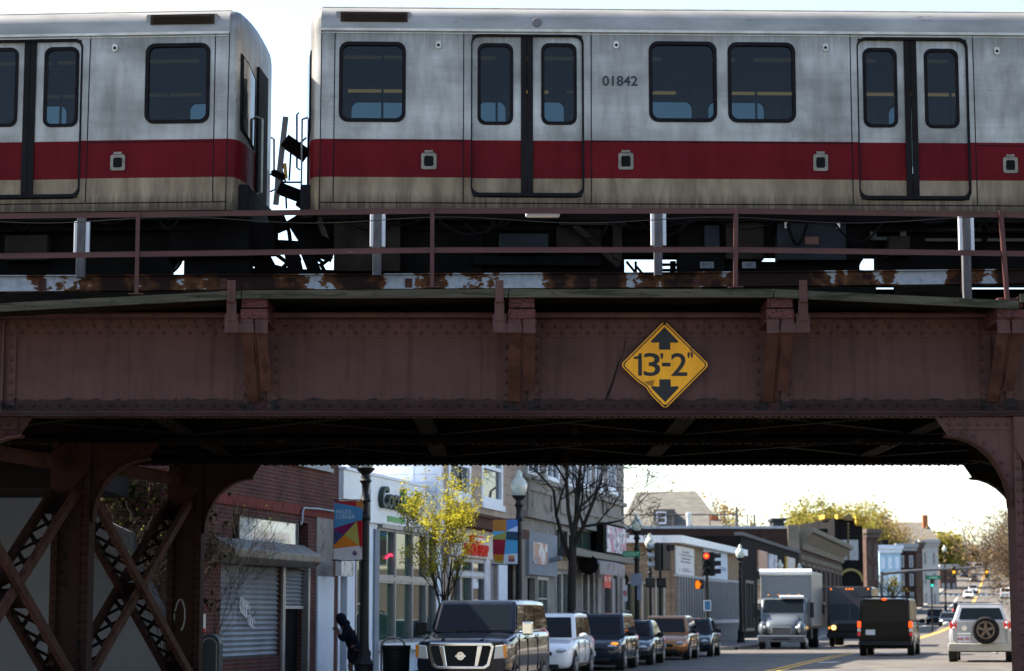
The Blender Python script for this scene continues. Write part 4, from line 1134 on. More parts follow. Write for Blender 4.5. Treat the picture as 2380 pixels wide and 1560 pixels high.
def sidingmat():
    m, t, b, o = newmat('white_siding')
    s = t.nodes.new('ShaderNodeSeparateXYZ'); t.links.new(objco(t), s.inputs[0])
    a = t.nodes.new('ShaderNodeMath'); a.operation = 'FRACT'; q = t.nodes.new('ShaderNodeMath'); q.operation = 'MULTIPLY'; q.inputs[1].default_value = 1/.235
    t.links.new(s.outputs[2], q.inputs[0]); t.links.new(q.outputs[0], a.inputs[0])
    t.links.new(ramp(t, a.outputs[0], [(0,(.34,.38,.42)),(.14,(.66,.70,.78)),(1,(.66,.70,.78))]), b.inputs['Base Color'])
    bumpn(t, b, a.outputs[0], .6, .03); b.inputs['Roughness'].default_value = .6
    return m
m_siding = sidingmat()
m_trim = mat('white_trim', (.66,.70,.76), .5, var=.06)
m_alu = mat('shop_aluminium', (.26,.26,.27), .4, metal=.5, var=.15)
m_dalu = mat('dark_aluminium', (.05,.05,.055), .45, var=.2)
m_pane_s = darkglass('shop_glass', (.02,.03,.028), .02, 1.0)
m_pane_g = darkglass('green_shop_glass', (.03,.065,.05), .02, 1.0)
m_pane_h = darkglass('house_glass', (.03,.035,.04), .03, .9)
m_hous = mat('shutter_housing', (.15,.14,.12), .5, metal=.3, var=.35, sc=3, patch=(.14,.055,.035), pthr=.62, psc=2.4)
m_grey_h = mat('grey_hoarding', (.20,.225,.26), .65, var=.08, sc=1)
m_brown = mat('brown_cornice', (.07,.03,.026), .6, var=.2)
m_roofing = mat('grey_shingles', (.115,.11,.10), .9, var=.25, sc=2, stretch=(.6,.6,3))
m_dark = mat('dark_render', (.009,.008,.008), .8, var=.3, sc=.8)
m_navy = mat('black_brick', (.012,.0115,.013), .8, var=.3, sc=.6)
m_gold = mat('gold_trim', (.38,.25,.03), .5, var=.25)
m_stone = mat('stone_cornice', (.17,.15,.12), .8, var=.2, sc=1)
m_bluew = mat('blue_clapboard', (.30,.46,.60), .7, var=.1, sc=.6)
m_palew = mat('pale_clapboard', (.36,.38,.38), .7, var=.1, sc=.6)
m_winfr = mat('pale_frame', (.32,.33,.34), .6, var=.1)
m_redl = emat('red_letters', (.75,.05,.03), .05)
m_grn = mat('sign_green', (.05,.17,.05), .5, var=.1)
m_dgrn = mat('sign_dark_green', (.028,.045,.04), .5, var=.1)

def postermat(name, base, inks, sc=7, thr=.53):
    m, t, bb, o = newmat(name); co = objco(t)
    c = base
    v = t.nodes.new('ShaderNodeTexVoronoi'); v.distance = 'CHEBYCHEV'; v.inputs['Scale'].default_value = sc*.45; t.links.new(mapv(t, co, (1,1,1.4)), v.inputs['Vector'])
    c = mixc(t, ramp(t, v.outputs['Color'], [(.5,(0,0,0)),(.52,(1,1,1))]), base, inks[0])
    for i, ik in enumerate(inks[1:]):
        c = mixc(t, ramp(t, nz(t, mapv(t, co, (1,1,1.6+.4*i)), sc*(.5+.3*i), 3), [(thr+.04,(0,0,0)),(thr+.06,(1,1,1))]), c, ik)
    t.links.new(c, bb.inputs['Base Color']); bb.inputs['Roughness'].default_value = .4
    return m
class Bld:
    def __init__(s, name, label, x0, x1, y, zt, wall, dep=9.0, plane=FAC, z0=-.9, group=None, front=True, sabs=None):
        s.pl = plane
        s.s0, s.s1 = sabs if sabs else (plane.map(x0, y)[0], plane.map(x1, y)[0])
        d = plane.d
        s.root = thing(name, label, 'building', (plane.o[0]+d[0]*s.s0, plane.o[1]+d[1]*s.s0, z0), plane.a, group)
        s.zo = z0; s.L = s.s1-s.s0; s.zt = zt; s.w = wall; s.dep = dep; s.holes = []
    def R(s, x0, y0, x1, y1, off=0.0):
        a = s.pl.map(x0, (y0+y1)/2, off)[0]-s.s0; b = s.pl.map(x1, (y0+y1)/2, off)[0]-s.s0; xm = (x0+x1)/2
        return a, b, s.pl.map(xm, y1, off)[1]-s.zo, s.pl.map(xm, y0, off)[1]-s.zo
    def part(s, mb, name, m, parent=None, **k): return mb.build(name, m, parent or s.root, **k)
    def bx(s, q, y0, y1, name, m, parent=None, **k):
        b = MB(); b.b2((q[0], y0, q[2]), (q[1], y1, q[3])); return s.part(b, name, m, parent, **k)
    def window(s, q, fr=None, pane=None, cols=1, rows=2, fw=.07, dp=.14, hole=True, name='window', sill=True):
        fr = fr or m_trim; pane = pane or m_pane_h
        if hole: s.holes.append(q)
        b = MB(); b.ring([(q[0]-fw*.6,q[2]-fw*.6),(q[1]+fw*.6,q[2]-fw*.6),(q[1]+fw*.6,q[3]+fw*.6),(q[0]-fw*.6,q[3]+fw*.6)], [(q[0]+fw,q[2]+fw),(q[1]-fw,q[2]+fw),(q[1]-fw,q[3]-fw),(q[0]+fw,q[3]-fw)], -.03, dp, 'y')
        for c in range(1, cols):
            x = q[0]+(q[1]-q[0])*c/cols; b.b2((x-fw*.4, -.01, q[2]+fw), (x+fw*.4, dp, q[3]-fw))
        for r in range(1, rows):
            z = q[2]+(q[3]-q[2])*r/rows; b.b2((q[0]+fw, -.012, z-fw*.4), (q[1]-fw, dp-.002, z+fw*.4))
        if sill: b.b2((q[0]-fw*1.3, -.09, q[2]-fw*1.7), (q[1]+fw*1.3, -.031, q[2]-fw*.4))
        w = s.part(b, name, fr)
        p = MB(); p.b2((q[0]+.01, dp*.5, q[2]+.01), (q[1]-.01, dp*.5+.02, q[3]-.01)); p.build('pane', pane, w)
        return w
    def finish(s, top=True):
        b = MB(); b.grid_wall(0, s.L, 0, s.zt-s.zo, s.holes, 0, .3, 0)
        b.b2((0, .302, 0), (s.L, s.dep, s.zt-s.zo-.02))
        return s.part(b, 'wall', s.w)

# --- brick shop with the roller shutter -----------------------------------
b = Bld('brick_shop', 'red brick shop with grey roller shutters and a rusty shutter box over them', 470, 785, 1330, 5.75, m_brick, 3.0)
q = b.R(512, 1312, 652, 1528); b.holes.append(q)
n = MB(); k = int((q[3]-q[2])/.105)
for i in range(k):
    z = q[2] + (q[3]-q[2])*i/k; h = (q[3]-q[2])/k
    n.add([(q[0],.10,z),(q[1],.10,z),(q[1],.045,z+h*.45),(q[0],.045,z+h*.45),(q[0],.10,z+h),(q[1],.10,z+h)], [(0,1,2,3),(3,2,5,4)])
m_shut = mat('shutter_steel', (.28,.295,.32), .45, metal=.4, var=.2, sc=1.5, stretch=(1,1,.5), patch=(.25,.25,.27), pthr=.64)
sh = b.part(n, 'roller_shutter', m_shut, fix=False)
g_ = MB(); random.seed(5)
x0 = q[0]+(q[1]-q[0])*.36
for i in range(7):
    zc = q[2]+(q[3]-q[2])*(.56-.02*i)
    g_.tube([(x0+i*.13+.10*cos(a), .035, zc+.17*sin(a)*(1 if i < 4 else .6)+(0 if i < 4 else -.16)) for a in [j*.7 for j in range(9)]], .016, 4)
g_.build('graffiti', mat('spray_white', (.72,.74,.76), .7), sh)
q2 = b.R(658, 1324, 712, 1408); q3 = b.R(658, 1324, 712, 1640); b.holes.append(q3)
n = MB(); k = 9
for i in range(k):
    z = q2[2] + (q2[3]-q2[2])*i/k; h = (q2[3]-q2[2])/k
    n.add([(q2[0],.14,z),(q2[1],.14,z),(q2[1],.085,z+h*.45),(q2[0],.085,z+h*.45),(q2[0],.14,z+h),(q2[1],.14,z+h)], [(0,1,2,3),(3,2,5,4)])
n.b2((q2[0], .06, q2[2]-.07), (q2[1], .13, q2[2]))
b.part(n, 'roller_shutter', m_shut, fix=False)
b.bx((q3[0], q3[1], q3[2], q2[2]), .22, .28, 'doorway', m_black)
q = b.R(652, 1312, 658, 1640); b.bx((q[0], q[1], q[2], q[3]), -.05, .12, 'shutter_rail', m_alu)
q = b.R(712, 1318, 716, 1640); b.bx(q, -.04, .12, 'shutter_rail', m_alu)
a0 = b.R(547, 1277, 748, 1306, -.55); n = MB(); zl = b.pl.map(600, 1308, -.55)[1]-b.zo; zh = b.pl.map(600, 1279, -.55)[1]-b.zo
n.prism([(-.002, zl-.02), (-.40, zl-.02), (-.55, zl+.10), (-.55, zh), (-.12, zh+.24), (-.002, zh+.24)], a0[0], a0[1], 'x'); b.part(n, 'shutter_box', m_hous, bevel=.02)
q = b.R(562, 1207, 697, 1273); b.holes.append(b.R(540, 1205, 716, 1290))
m_transom = None
def busyglass():
    """glass coloured in dark and pale blotches, a few pink"""
    m, t, bb, o = newmat('blotched_glass')
    co = objco(t); f = nz(t, co, 2.2, 6, .7); f2 = nz(t, mapv(t, co, (1,1,.8)), 1.3, 3)
    c = ramp(t, f, [(.36,(.07,.10,.09)),(.43,(.40,.46,.48)),(.58,(.58,.63,.68)),(.68,(.85,.88,.9))])
    c = mixc(t, ramp(t, f2, [(.66,(0,0,0)),(.68,(1,1,1))]), c, (.7,.10,.16))
    t.links.new(c, bb.inputs['Base Color']); bb.inputs['Roughness'].default_value = .08; bb.inputs['Coat Weight'].default_value = 1
    return m
m_blotched = busyglass()
n = MB(); n.b2((q[0], .08, q[2]), (q[1], .10, q[3])); w = b.part(n, 'transom_window', m_blotched)
n = MB(); n.ring([(q[0]-.05,q[2]-.05),(q[1]+.05,q[2]-.05),(q[1]+.05,q[3]+.05),(q[0]-.05,q[3]+.05)], [(q[0]+.02,q[2]+.02),(q[1]-.02,q[2]+.02),(q[1]-.02,q[3]-.02),(q[0]+.02,q[3]-.02)], .05, .14, 'y'); n.build('frame', m_dalu, w)
qq = b.holes[-1]; b.bx((qq[0]+.01, qq[1]-.01, qq[2]+.01, qq[3]-.01), .2, .29, 'recess', m_black)
zl = b.pl.map(650, 1190)[1]-b.zo; zh = b.pl.map(650, 1167)[1]-b.zo
n = MB(); n.b2((.05, -.035, zl), (b.L-.02, -.002, zh)); b.part(n, 'lintel', m_lintel)
q = b.R(733.5, 1204, 771, 1340); b.bx(q, -.03, .0, 'concrete_patch', m_conc)
q = b.R(733.5, 1340, 771, 1650); b.bx(q, -.045, .0, 'white_pier', m_wpaint)
q = b.R(671, 1072, 765, 1086); b.window((q[0], q[1], q[3]-.05, q[3]+.55), m_winfr, rows=1)
n = MB(); pts = []
for x, y in ((699,1220),(702,1212),(703,1190),(706,1181),(740,1183),(784,1190)): s_, z_ = b.pl.map(x, y, -.08); pts.append((s_-b.s0, -.08, z_-b.zo))
n.tube(pts, .028, 8); b.part(n, 'conduit', m_alu, smooth=True)
b.finish()

# --- white dessert shop -----------------------------------------------------
b = Bld('white_shop', 'white shop front with green script lettering on its fascia', 787, 1026, 1330, FAC.map(866, 1110)[1], m_wpaint, 4.0)
zf = b.pl.map(905, 1222)[1]-b.zo; ztop = b.zt-b.zo
xl = b.R(850, 1200, 866, 1220)[0]
n = MB(); n.b2((.02, -.10, b.pl.map(818, 1163)[1]-b.zo), (xl-.02, -.002, ztop+.02)); n.b2((xl+.02, -.12, zf), (b.L-.02, -.002, ztop+.02)); fz = b.part(n, 'fascia', m_white_f)
n = MB(); n.b2((0, -.16, ztop+.022), (b.L, .3, ztop+.09)); b.part(n, 'parapet_cap', m_trim)
n = MB(); n.b2((xl-.012, -.115, zf), (xl+.012, -.1, ztop-.35)); n.build('seam', m_dalu, fz)
def fit_text(s_, mt, rect_, y, parent, name='lettering', ext=.03, off=0, shear=0, tilt=0):
    t = text(s_, 1, mt, name, parent, ext=ext, off=off, shear=shear)
    vx = [v.co.x for v in t.data.vertices]; vy = [v.co.y for v in t.data.vertices]
    cx, cy = (min(vx)+max(vx))/2, (min(vy)+max(vy))/2
    for v in t.data.vertices: v.co.x -= cx; v.co.y -= cy
    sx = (rect_[1]-rect_[0])/(max(vx)-min(vx)); sy = (rect_[3]-rect_[2])/(max(vy)-min(vy))
    t.scale = (sx, sy, 1); t.location = ((rect_[0]+rect_[1])/2, y, (rect_[2]+rect_[3])/2)
    return t
q = b.R(880, 1133, 926, 1184, -.14); fit_text('Coco', m_dgrn, q, -.19, b.root, 'lettering', .07, .02, .25)
q = b.R(927, 1139, 972, 1196, -.14); fit_text('leaf', m_grn, q, -.19, b.root, 'lettering', .07, .02, .25)
q = b.R(901, 1202, 940, 1215, -.13); sg = b.bx(q, -.15, -.121, 'small_sign', mat('green_plate', (.10,.30,.10), .5))
q = b.R(866, 1230, 876, 1640); b.bx(q, -.06, .0, 'grey_pilaster', m_grey_h)
# glazing: three bays, transom, sill
xs = [b.R(x, 1400, x+1, 1410)[0] for x in (876, 915, 955, 988, 1010)]
z_t = b.pl.map(900, 1346)[1]-b.zo; z_h = b.pl.map(900, 1230)[1]-b.zo; z_b = b.pl.map(890, 1493)[1]-b.zo
b.holes.append((xs[0], xs[-1], z_b, z_h))
for i in range(4):
    for za, zb_, nm in ((z_b, z_t-.05, 'window'), (z_t+.05, z_h, 'window')):
        b.window((xs[i]+.05, xs[i+1]-.05, za, zb_), m_alu, m_pane_g if i < 2 else m_pane_s, 1, 1, .06, .12, False, nm, False)
n = MB()
for x in xs: n.b2((x-.05, -.05, z_b), (x+.05, .1, z_h))
n.b2((xs[0], -.06, z_t-.05), (xs[-1], -.051, z_t+.05)); n.b2((xs[0], -.14, z_h), (xs[-1], -.0, z_h+.12)); b.part(n, 'shopfront_frame', m_alu)
n = MB(); n.b2((xs[0]-.1, -.25, z_b-.22), (xs[-1], -.002, z_b-.03)); b.part(n, 'sill', m_white_f)
q = b.R(917, 1235, 985, 1340)
n = MB(); nq = b.R(900, 1289, 918, 1298); n.tube([(nq[0], .03, nq[2]), ((nq[0]+nq[1])/2, .03, nq[3]), (nq[1], .03, nq[2]+.06)], .04, 5); b.part(n, 'neon_sign', emat('pink_neon', (1,.06,.16), .25))
# entrance on the left
q = b.R(790, 1340, 806, 1640); b.holes.append((q[0], q[1], .4, q[3]))
b.bx((q[0]+.02, q[1]-.02, .4, q[3]-.02), .2, .26, 'door', m_dalu)
q = b.R(825, 1300, 845, 1640); b.holes.append((q[0], q[1], .4, q[3])); b.window((q[0], q[1], .4, q[3]), m_alu, m_pane_s, 1, 3, .05, .1, False, 'window', False)
q = b.R(784.5, 1303, 813, 1339, -.5); sg = b.bx(q, -.6, -.45, 'box_sign', mat('box_sign_white', (.62,.62,.60), .4, patch=(.2,.2,.22), pthr=.55, psc=6))
b.finish()
# sided house wall standing back over the shop
WP = Plane(P(785, 1100, 61.5).x, 61.5, 0.0)
b = Bld('white_sided_house', 'upper storeys of a white sided house rising behind the white shop parapet', 770, 1024, 1100, 10.5, m_siding, 7, WP, 4.2)
q = b.R(803, 1060, 850, 1108); b.window((q[0], q[1], q[2], q[3]+.9), m_trim, rows=2, fw=.12)
for x in (956, 1021, 853):
    q = b.R(x-4, 1080, x+5, 1140); b.bx((q[0], q[1], .2, b.zt-b.zo), -.04, 0, 'corner_board', m_trim)
b.finish()

# --- tan shingled house with bay windows over the shoe shop --------------------
b = Bld('shingled_house', 'tan shingled house with white sash windows above the shop with red letters', 1026, 1212, 1250, 10.5, m_tan, 10)
for x0, x1, yb in ((1043, 1092, 1152), (1120, 1166, 1168)):
    q = b.R(x0, 1060, x1, yb); b.window((q[0], q[1], q[2], q[3]+.7), m_trim, m_pane_h, 1, 2, .14, .14)
# shallow bay, brown cornice under it
zc = b.pl.map(1100, 1230)[1]-b.zo; zc1 = b.pl.map(1100, 1206)[1]-b.zo
n = MB(); n.b2((.1, -.45, zc), (b.L*.63, -.002, zc1)); n.b2((.1, -.55, zc1), (b.L*.63, -.002, zc1+.1)); n.b2((b.L*.63, -.3, zc-.06), (b.L-.1, -.002, zc1-.1)); b.part(n, 'cornice', m_brown)
q = b.R(1045, 1243, 1142, 1296); n = MB(); n.b2((q[0], -.06, q[2]), (q[1]+.3, -.002, zc-.02)); b.part(n, 'fascia', mat('cream_fascia', (.55,.52,.47), .6, var=.08))
q = b.R(1080, 1265, 1130, 1292, -.08)
xm = q[0]+(q[1]-q[0])*.54
fit_text('SHOE', m_redl, (q[0], xm-.12, q[2], q[3]), -.12, b.root, 'lettering', .05, .012)
fit_text('SHOP', m_redl, (xm+.12, q[1], q[2], q[3]), -.12, b.root, 'lettering', .05, .012)
q = b.R(1094, 1246, 1117, 1262, -.1); sg = b.bx(q, -.2, -.07, 'open_sign', m_redl); sg2 = MB(); sg2.b2((q[0]+.08, -.212, q[2]+.06), (q[1]-.08, -.202, q[3]-.06)); sg2.build('sign_face', mat('sign_face_white', (.7,.68,.7), .4), sg)
fit_text('OPEN', m_redl, (q[0]+.2, q[1]-.2, q[2]+.1, q[3]-.1), -.216, sg, 'lettering', .004, .02)
xs = [b.R(x, 1350, x+1, 1360)[0] for x in (1041, 1068, 1095, 1124)]
z_b = 1.2; z_t = b.pl.map(1085, 1335)[1]-b.zo; z_h = b.pl.map(1085, 1302)[1]-b.zo
b.holes.append((xs[0], xs[-1], z_b, z_h))
for i in range(3):
    for za, zb_ in ((z_b, z_t-.05), (z_t+.05, z_h)):
        b.window((xs[i]+.05, xs[i+1]-.05, za, zb_), m_alu, m_pane_g if i % 2 else m_pane_s, 1, 1, .06, .12, False, 'window', False)
n = MB()
for x in xs: n.b2((x-.06, -.05, z_b), (x+.06, .1, z_h))
n.b2((xs[0], -.055, z_t-.06), (xs[-1], -.051, z_t+.06)); n.b2((xs[-1]+.1, -.05, 0), (xs[-1]+.7, -.002, z_h+.2)); b.part(n, 'shopfront_frame', mat('grey_white_frame', (.45,.47,.52), .5))
q = b.R(1099, 1341, 1112, 1368); n = MB(); n.b2((q[0], .0, q[2]), (q[1], .05, q[3])); b.part(n, 'window_notice', postermat('notice_paper', (.62,.64,.70), [(.20,.24,.42),(.7,.7,.7)], 4))
q = b.R(1141, 1310, 1156, 1640); b.holes.append((q[0], q[1], .5, q[3])); b.bx((q[0]+.02, q[1]-.02, .5, q[3]-.02), .12, .2, 'door', m_grey_h)
q = b.R(1156, 1310, 1176, 1640); b.bx((q[0], q[1], .4, q[3]), -.05, -.002, 'white_pilaster', m_wpaint)
q = b.R(1178, 1310, 1206, 1640); b.holes.append((q[0], q[1], .5, q[3])); b.bx((q[0]+.02, q[1]-.02, .5, q[3]-.02), .2, .27, 'door', m_dark)
b.finish()

# --- grey concrete commercial building ---------------------------------------------
b = Bld('concrete_building', 'grey concrete building with white sash windows upstairs and dark shop fronts below', 1212, 1451, 1250, 12.5, m_conc, 14)
for x0, x1, yb in ((1226, 1251, 1106), (1270, 1298, 1117), (1315, 1340, 1124), (1352, 1372, 1132), (1384, 1400, 1135), (1412, 1430, 1138)):
    q = b.R(x0, 1050, x1, yb); b.window((q[0], q[1], q[2], q[3]+.9), m_trim, m_pane_h, 2, 2, .12, .16)
for x0, x1 in ((1224, 1282), (1300, 1345), (1356, 1400), (1408, 1446)):
    q = b.R(x0, 1135+ (x0-1224)*.08, x1, 1195+(x0-1224)*.05)
    n = MB(); n.ring([(q[0],q[2]),(q[1],q[2]),(q[1],q[3]),(q[0],q[3])], [(q[0]+.18,q[2]+.16),(q[1]-.18,q[2]+.16),(q[1]-.18,q[3]-.16),(q[0]+.18,q[3]-.16)], -.07, -.002, 'y'); b.part(n, 'spandrel_panel', m_conc)
za = b.pl.map(1300, 1213)[1]-b.zo
n = MB(); n.b2((0, -.22, za-.1), (b.L, -.002, za+.12)); n.b2((0, -.14, b.pl.map(1260, 1117)[1]-b.zo-.12), (b.L, -.002, b.pl.map(1260, 1117)[1]-b.zo+.06)); b.part(n, 'string_course', m_conc)
q = b.R(1222, 1240, 1288, 1338); n = MB(); n.b2((q[0], -.12, q[2]), (q[1], -.002, q[3])); hd = b.part(n, 'flat_board', m_grey_h)
q = b.R(1239, 1262, 1271, 1312, -.13)
n = MB(); n.b2((q[0], -.15, q[2]), (q[1], -.121, q[3])); n.build('poster', postermat('poster_paper', (.60,.58,.58), [(.42,.24,.18),(.2,.22,.26)], 3), hd)
z_h = b.pl.map(1300, 1312)[1]-b.zo
q = b.R(1248, 1344, 1272, 1400); b.window((q[0], q[1], q[2]-.6, q[3]), m_alu, m_pane_g, 2, 2, .07, .12)
q = b.R(1226, 1344, 1244, 1640); b.holes.append((q[0], q[1], .5, q[3])); b.bx((q[0]+.02, q[1]-.02, .5, q[3]-.02), .2, .27, 'door', m_dark)
for x0, x1, pm in ((1291, 1304, m_pane_g), (1306, 1320, m_pane_g), (1352, 1366, m_pane_s), (1368, 1380, m_pane_s), (1402, 1419, m_pane_s), (1423, 1436, m_pane_s)):
    q = b.R(x0, 1330, x1, 1640); b.window((q[0], q[1], .5, q[3]), m_alu, pm, 1, 1, .08, .14, True, 'window', False)
for x0, x1 in ((1290, 1318), (1336, 1386)):
    q = b.R(x0, 1228 + (x0-1290)*.08, x1, 1279+(x0-1290)*.05); b.window(q, m_dalu, m_pane_g, 3, 1, .08, .14, True, 'window', False)
zl = b.pl.map(1360, 1300)[1]-b.zo; zh = b.pl.map(1360, 1284)[1]-b.zo
q = b.R(1289, 1284, 1450, 1300); n = MB(); n.b2((q[0], -.7, zl), (q[1], -.002, zl+.14)); n.b2((q[0], -.5, zl+.142), (q[1], -.002, zh)); b.part(n, 'canopy', m_dalu)
q = b.R(1290, 1305, 1345, 1325); n = MB(); n.b2((q[0], -.08, q[2]), (q[1], -.002, q[3])); b.part(n, 'shop_fascia', mat('tan_fascia', (.34,.28,.21), .7))
q = b.R(1404, 1226, 1449, 1286, -.4); n = MB(); n.b2((q[0]-.7, -.5, q[2]-.1), (q[1], -.25, q[3]+.1)); sg = b.part(n, 'photo_sign', m_dark)
n = MB(); n.b2((q[0], -.52, q[2]), (q[1], -.501, q[3])); n.build('sign_face', postermat('photo_collage', (.42,.40,.46), [(.60,.58,.62),(.45,.16,.26),(.15,.15,.2)], 2.2, .5), sg)
q = b.R(1401, 1337, 1418, 1367); n = MB(); n.b2((q[0], -.05, q[2]), (q[1], -.032, q[3])); ps = b.part(n, 'red_poster', mat('poster_red', (.62,.05,.035), .5))
fit_text('%  %', mat('poster_white', (.75,.7,.68), .5), (q[0]+.1, q[1]-.1, q[2]+.55*(q[3]-q[2]), q[2]+.85*(q[3]-q[2])), -.056, ps, 'lettering', .003, .02)
for x in (1388, 1421, 1445):
    q = b.R(x-3, 1345, x+4, 1640); b.bx((q[0], q[1], .4, q[3]), -.1, -.002, 'shopfront_post', mat('post_pale', (.30,.28,.27), .6))
# roller awning
q = b.R(1395, 1305, 1452, 1340, -1.0); n = MB(); zz = (q[2]+q[3])/2
n.prism([(-.1, zz+.5), (-1.0, zz+.2), (-1.0, zz-.25), (-.95, zz-.25), (-.95, zz+.12), (-.1, zz+.42)], q[0], q[1], 'x'); b.part(n, 'awning', mat('grey_awning', (.34,.31,.30), .7, var=.25, patch=(.24,.13,.11), pthr=.6))
n = MB(); n.tube([(q[0]-.02, -.55, zz+.1), (q[0]+.06, -.55, zz+.1)], .38, 14); b.part(n, 'awning_end', m_dark)
q = b.R(1282, 1297, 1296, 1304, -.3); n = MB(); n.tube([((q[0]+q[1])/2, 0, q[2]), ((q[0]+q[1])/2, -.55, q[2]+.1)], .09, 8); b.part(n, 'flood_lamp', m_grey_h)
b.finish()

# --- low tan brick building across the side street -----------------------------------
dcor = 109.5
xc = P(1566, 1300, dcor).x
B5 = Plane(xc, dcor, SA - radians(1.0))
BF = Plane(xc, dcor, 0.0)
zt5 = BF.map(1560, 1245)[1]; zf5 = BF.map(1560, 1262)[1]
b = Bld('low_brick_building', 'low tan brick building with a white roof fascia, on the corner behind the traffic lights', 1566, 1718, 1330, zf5, m_tbrick, 14, B5, sabs=(0.0, B5.map(1718, 1330)[0]))
n = MB(); n.b2((-.5, -.5, zf5-b.zo+.002), (b.L+.3, 15, zt5-b.zo)); b.part(n, 'roof_fascia', m_white_f)
L5 = b.L
# slatted glazing below the brick band on the street side
z_s = B5.map(1640, 1346)[1]-b.zo
b.holes.append((1.0, L5-.5, .9, z_s))
b.bx((1.0, L5-.5, .9, z_s), .1, .2, 'glazing', darkglass('office_glass', (.03,.032,.036), .05, .6))
n = MB(); k = 26
for i in range(k+1):
    x = 1.0+(L5-1.5)*i/k; n.b2((x-.11, -.12, .9), (x+.11, .08, z_s))
b.part(n, 'slat_screen', mat('slat_grey', (.27,.265,.26), .6, var=.1))
n = MB(); n.b2((1.0, -.16, 1.9), (L5-.5, -.121, 2.1)); n.b2((0, -.14, z_s-.04), (L5, -.002, z_s+.08)); b.part(n, 'transom_rail', m_winfr)
q = b.R(1567, 1272, 1609, 1337); n = MB(); n.b2((max(.1, q[0]), -.1, q[2]), (q[1], -.02, q[3])); sg = b.part(n, 'clinic_sign', mat('sign_pale', (.50,.50,.52), .5, var=.05))
m_ink = mat('ink_grey', (.07,.075,.10), .5)
q0 = max(.1, q[0]); hh = q[3]-q[2]; ww = q[1]-q0
for i, s_ in enumerate(('Adult', 'Community', 'Clinical', 'Services')):
    w_ = {'Adult':.38,'Community':.78,'Clinical':.5,'Services':.56}[s_]; zc = q[3]-hh*(.18+.115*i)
    fit_text(s_, m_ink, (q0+ww*(.52-w_/2), q0+ww*(.52+w_/2), zc-hh*.042, zc+hh*.042), -.106, sg, 'lettering', .004, .015)
n = MB(); n.lathe([(hh*.055,0),(hh*.05,.008)], 12, (q0+ww*.18, -.1, q[2]+hh*.17), R=Matrix.Rotation(pi/2, 3, 'X'))
for dz in (.22,.17,.13): n.b2((q0+ww*.34, -.107, q[2]+hh*dz), (q0+ww*(.9 if dz == .13 else .7), -.1, q[2]+hh*(dz+.022)))
n.build('emblem', m_ink, sg)
q = b.R(1632, 1280, 1687, 1352); n = MB(); n.b2((q[0], -.1, q[2]), (q[1], -.02, q[3])); sg = b.part(n, 'blue_white_sign', mat('sign_bluewhite', (.42,.50,.62), .5, var=.05))
fit_text('OVE', mat('ink_blue', (.04,.10,.26), .5), (q[0]+(q[1]-q[0])*.64, q[0]+(q[1]-q[0])*.93, q[2]+(q[3]-q[2])*.36, q[2]+(q[3]-q[2])*.50), -.106, sg, 'lettering', .004, .02)
b.finish()
# face towards the side street
n = MB(); wl = BF.map(1450, 1300)[0]
for o_ in (): pass
def loc5(lx, ly, z):   # point in the frame of BF -> local of the building root
    return b.root.matrix_basis.inverted() @ Vector((BF.o[0]+lx, BF.o[1]+ly, z))
inv = Matrix.Translation((BF.o[0], BF.o[1], 0))
sw = thing('low_brick_wing', 'tan brick wing of the corner building facing the side street, with a white roof edge', 'building', (BF.o[0]-.2, BF.o[1]-.02, b.zo), 0)
zo = b.zo
n = MB(); xw = BF.map(1440, 1300)[0]
hl = []
for x0, x1 in ((1458, 1494), (1500, 1527), (1532, 1556)):
    a_ = BF.map(x0, 1400); c_ = BF.map(x1, 1400); hl.append((a_[0], c_[0], .9, BF.map(1500, 1352)[1]-zo))
n.grid_wall(xw, 0, 0, zf5-zo, hl, 0, .3); n.b2((xw, .301, 0), (-.1, 9, zf5-zo-.01)); n.build('wall', m_tbrick, sw)
n = MB(); n.b2((xw, -.5, zf5-zo+.002), (-.4, 8, zt5-zo-.004)); n.build('roof_fascia', m_white_f, sw)
for h in hl:
    n = MB(); n.ring([(h[0],h[2]),(h[1],h[2]),(h[1],h[3]),(h[0],h[3])], [(h[0]+.1,h[2]+.1),(h[1]-.1,h[2]+.1),(h[1]-.1,h[3]-.1),(h[0]+.1,h[3]-.1)], -.04, .12, 'y'); wi = n.build('window', mat('post_pale', (.30,.28,.27), .6), sw)
    n = MB(); n.b2((h[0]+.02, .08, h[2]+.02), (h[1]-.02, .1, h[3]-.02)); n.build('pane', m_pane_s, wi)
a_ = BF.map(1451, 1346); c_ = BF.map(1464, 1358); n = MB(); n.lathe([(.28,0),(.28,.08),(.2,.1)], 16, ((a_[0]+c_[0])/2, -.12, (a_[1]+c_[1])/2-zo+.1), R=Matrix.Rotation(pi/2, 3, 'X')); n.build('wall_clock', m_dark, sw)

# --- black rendered building with posters, brick building with cornice -----------------------
b = Bld('black_building', 'low black rendered building with four posters, behind the box truck', 1722, 1858, 1300, FAC.map(1790, 1266)[1], m_dark, 15)
n = MB(); n.b2((0, -.12, b.zt-b.zo), (b.L, .4, b.zt-b.zo+.22)); b.part(n, 'parapet_cap', mat('cap_grey', (.10,.10,.11), .7))
m_po = [postermat('poster_orange', (.30,.15,.10), [(.40,.22,.17),(.45,.4,.38)], .9), postermat('poster_blue', (.42,.44,.50), [(.2,.24,.33),(.6,.6,.62)], .9), postermat('poster_yellow', (.42,.42,.44), [(.45,.28,.06),(.5,.5,.52)], .6), mat('poster_slate', (.16,.20,.30), .5)]
for i, (x0, y0, x1, y1) in enumerate(((1759,1281,1780,1330), (1782,1289,1803,1333), (1824,1296,1845,1333))):
    q = b.R(x0, y0, x1, y1); n = MB(); n.b2((q[0], -.12, q[2]), (q[1], -.002, q[3])); b.part(n, 'poster', m_po[i])
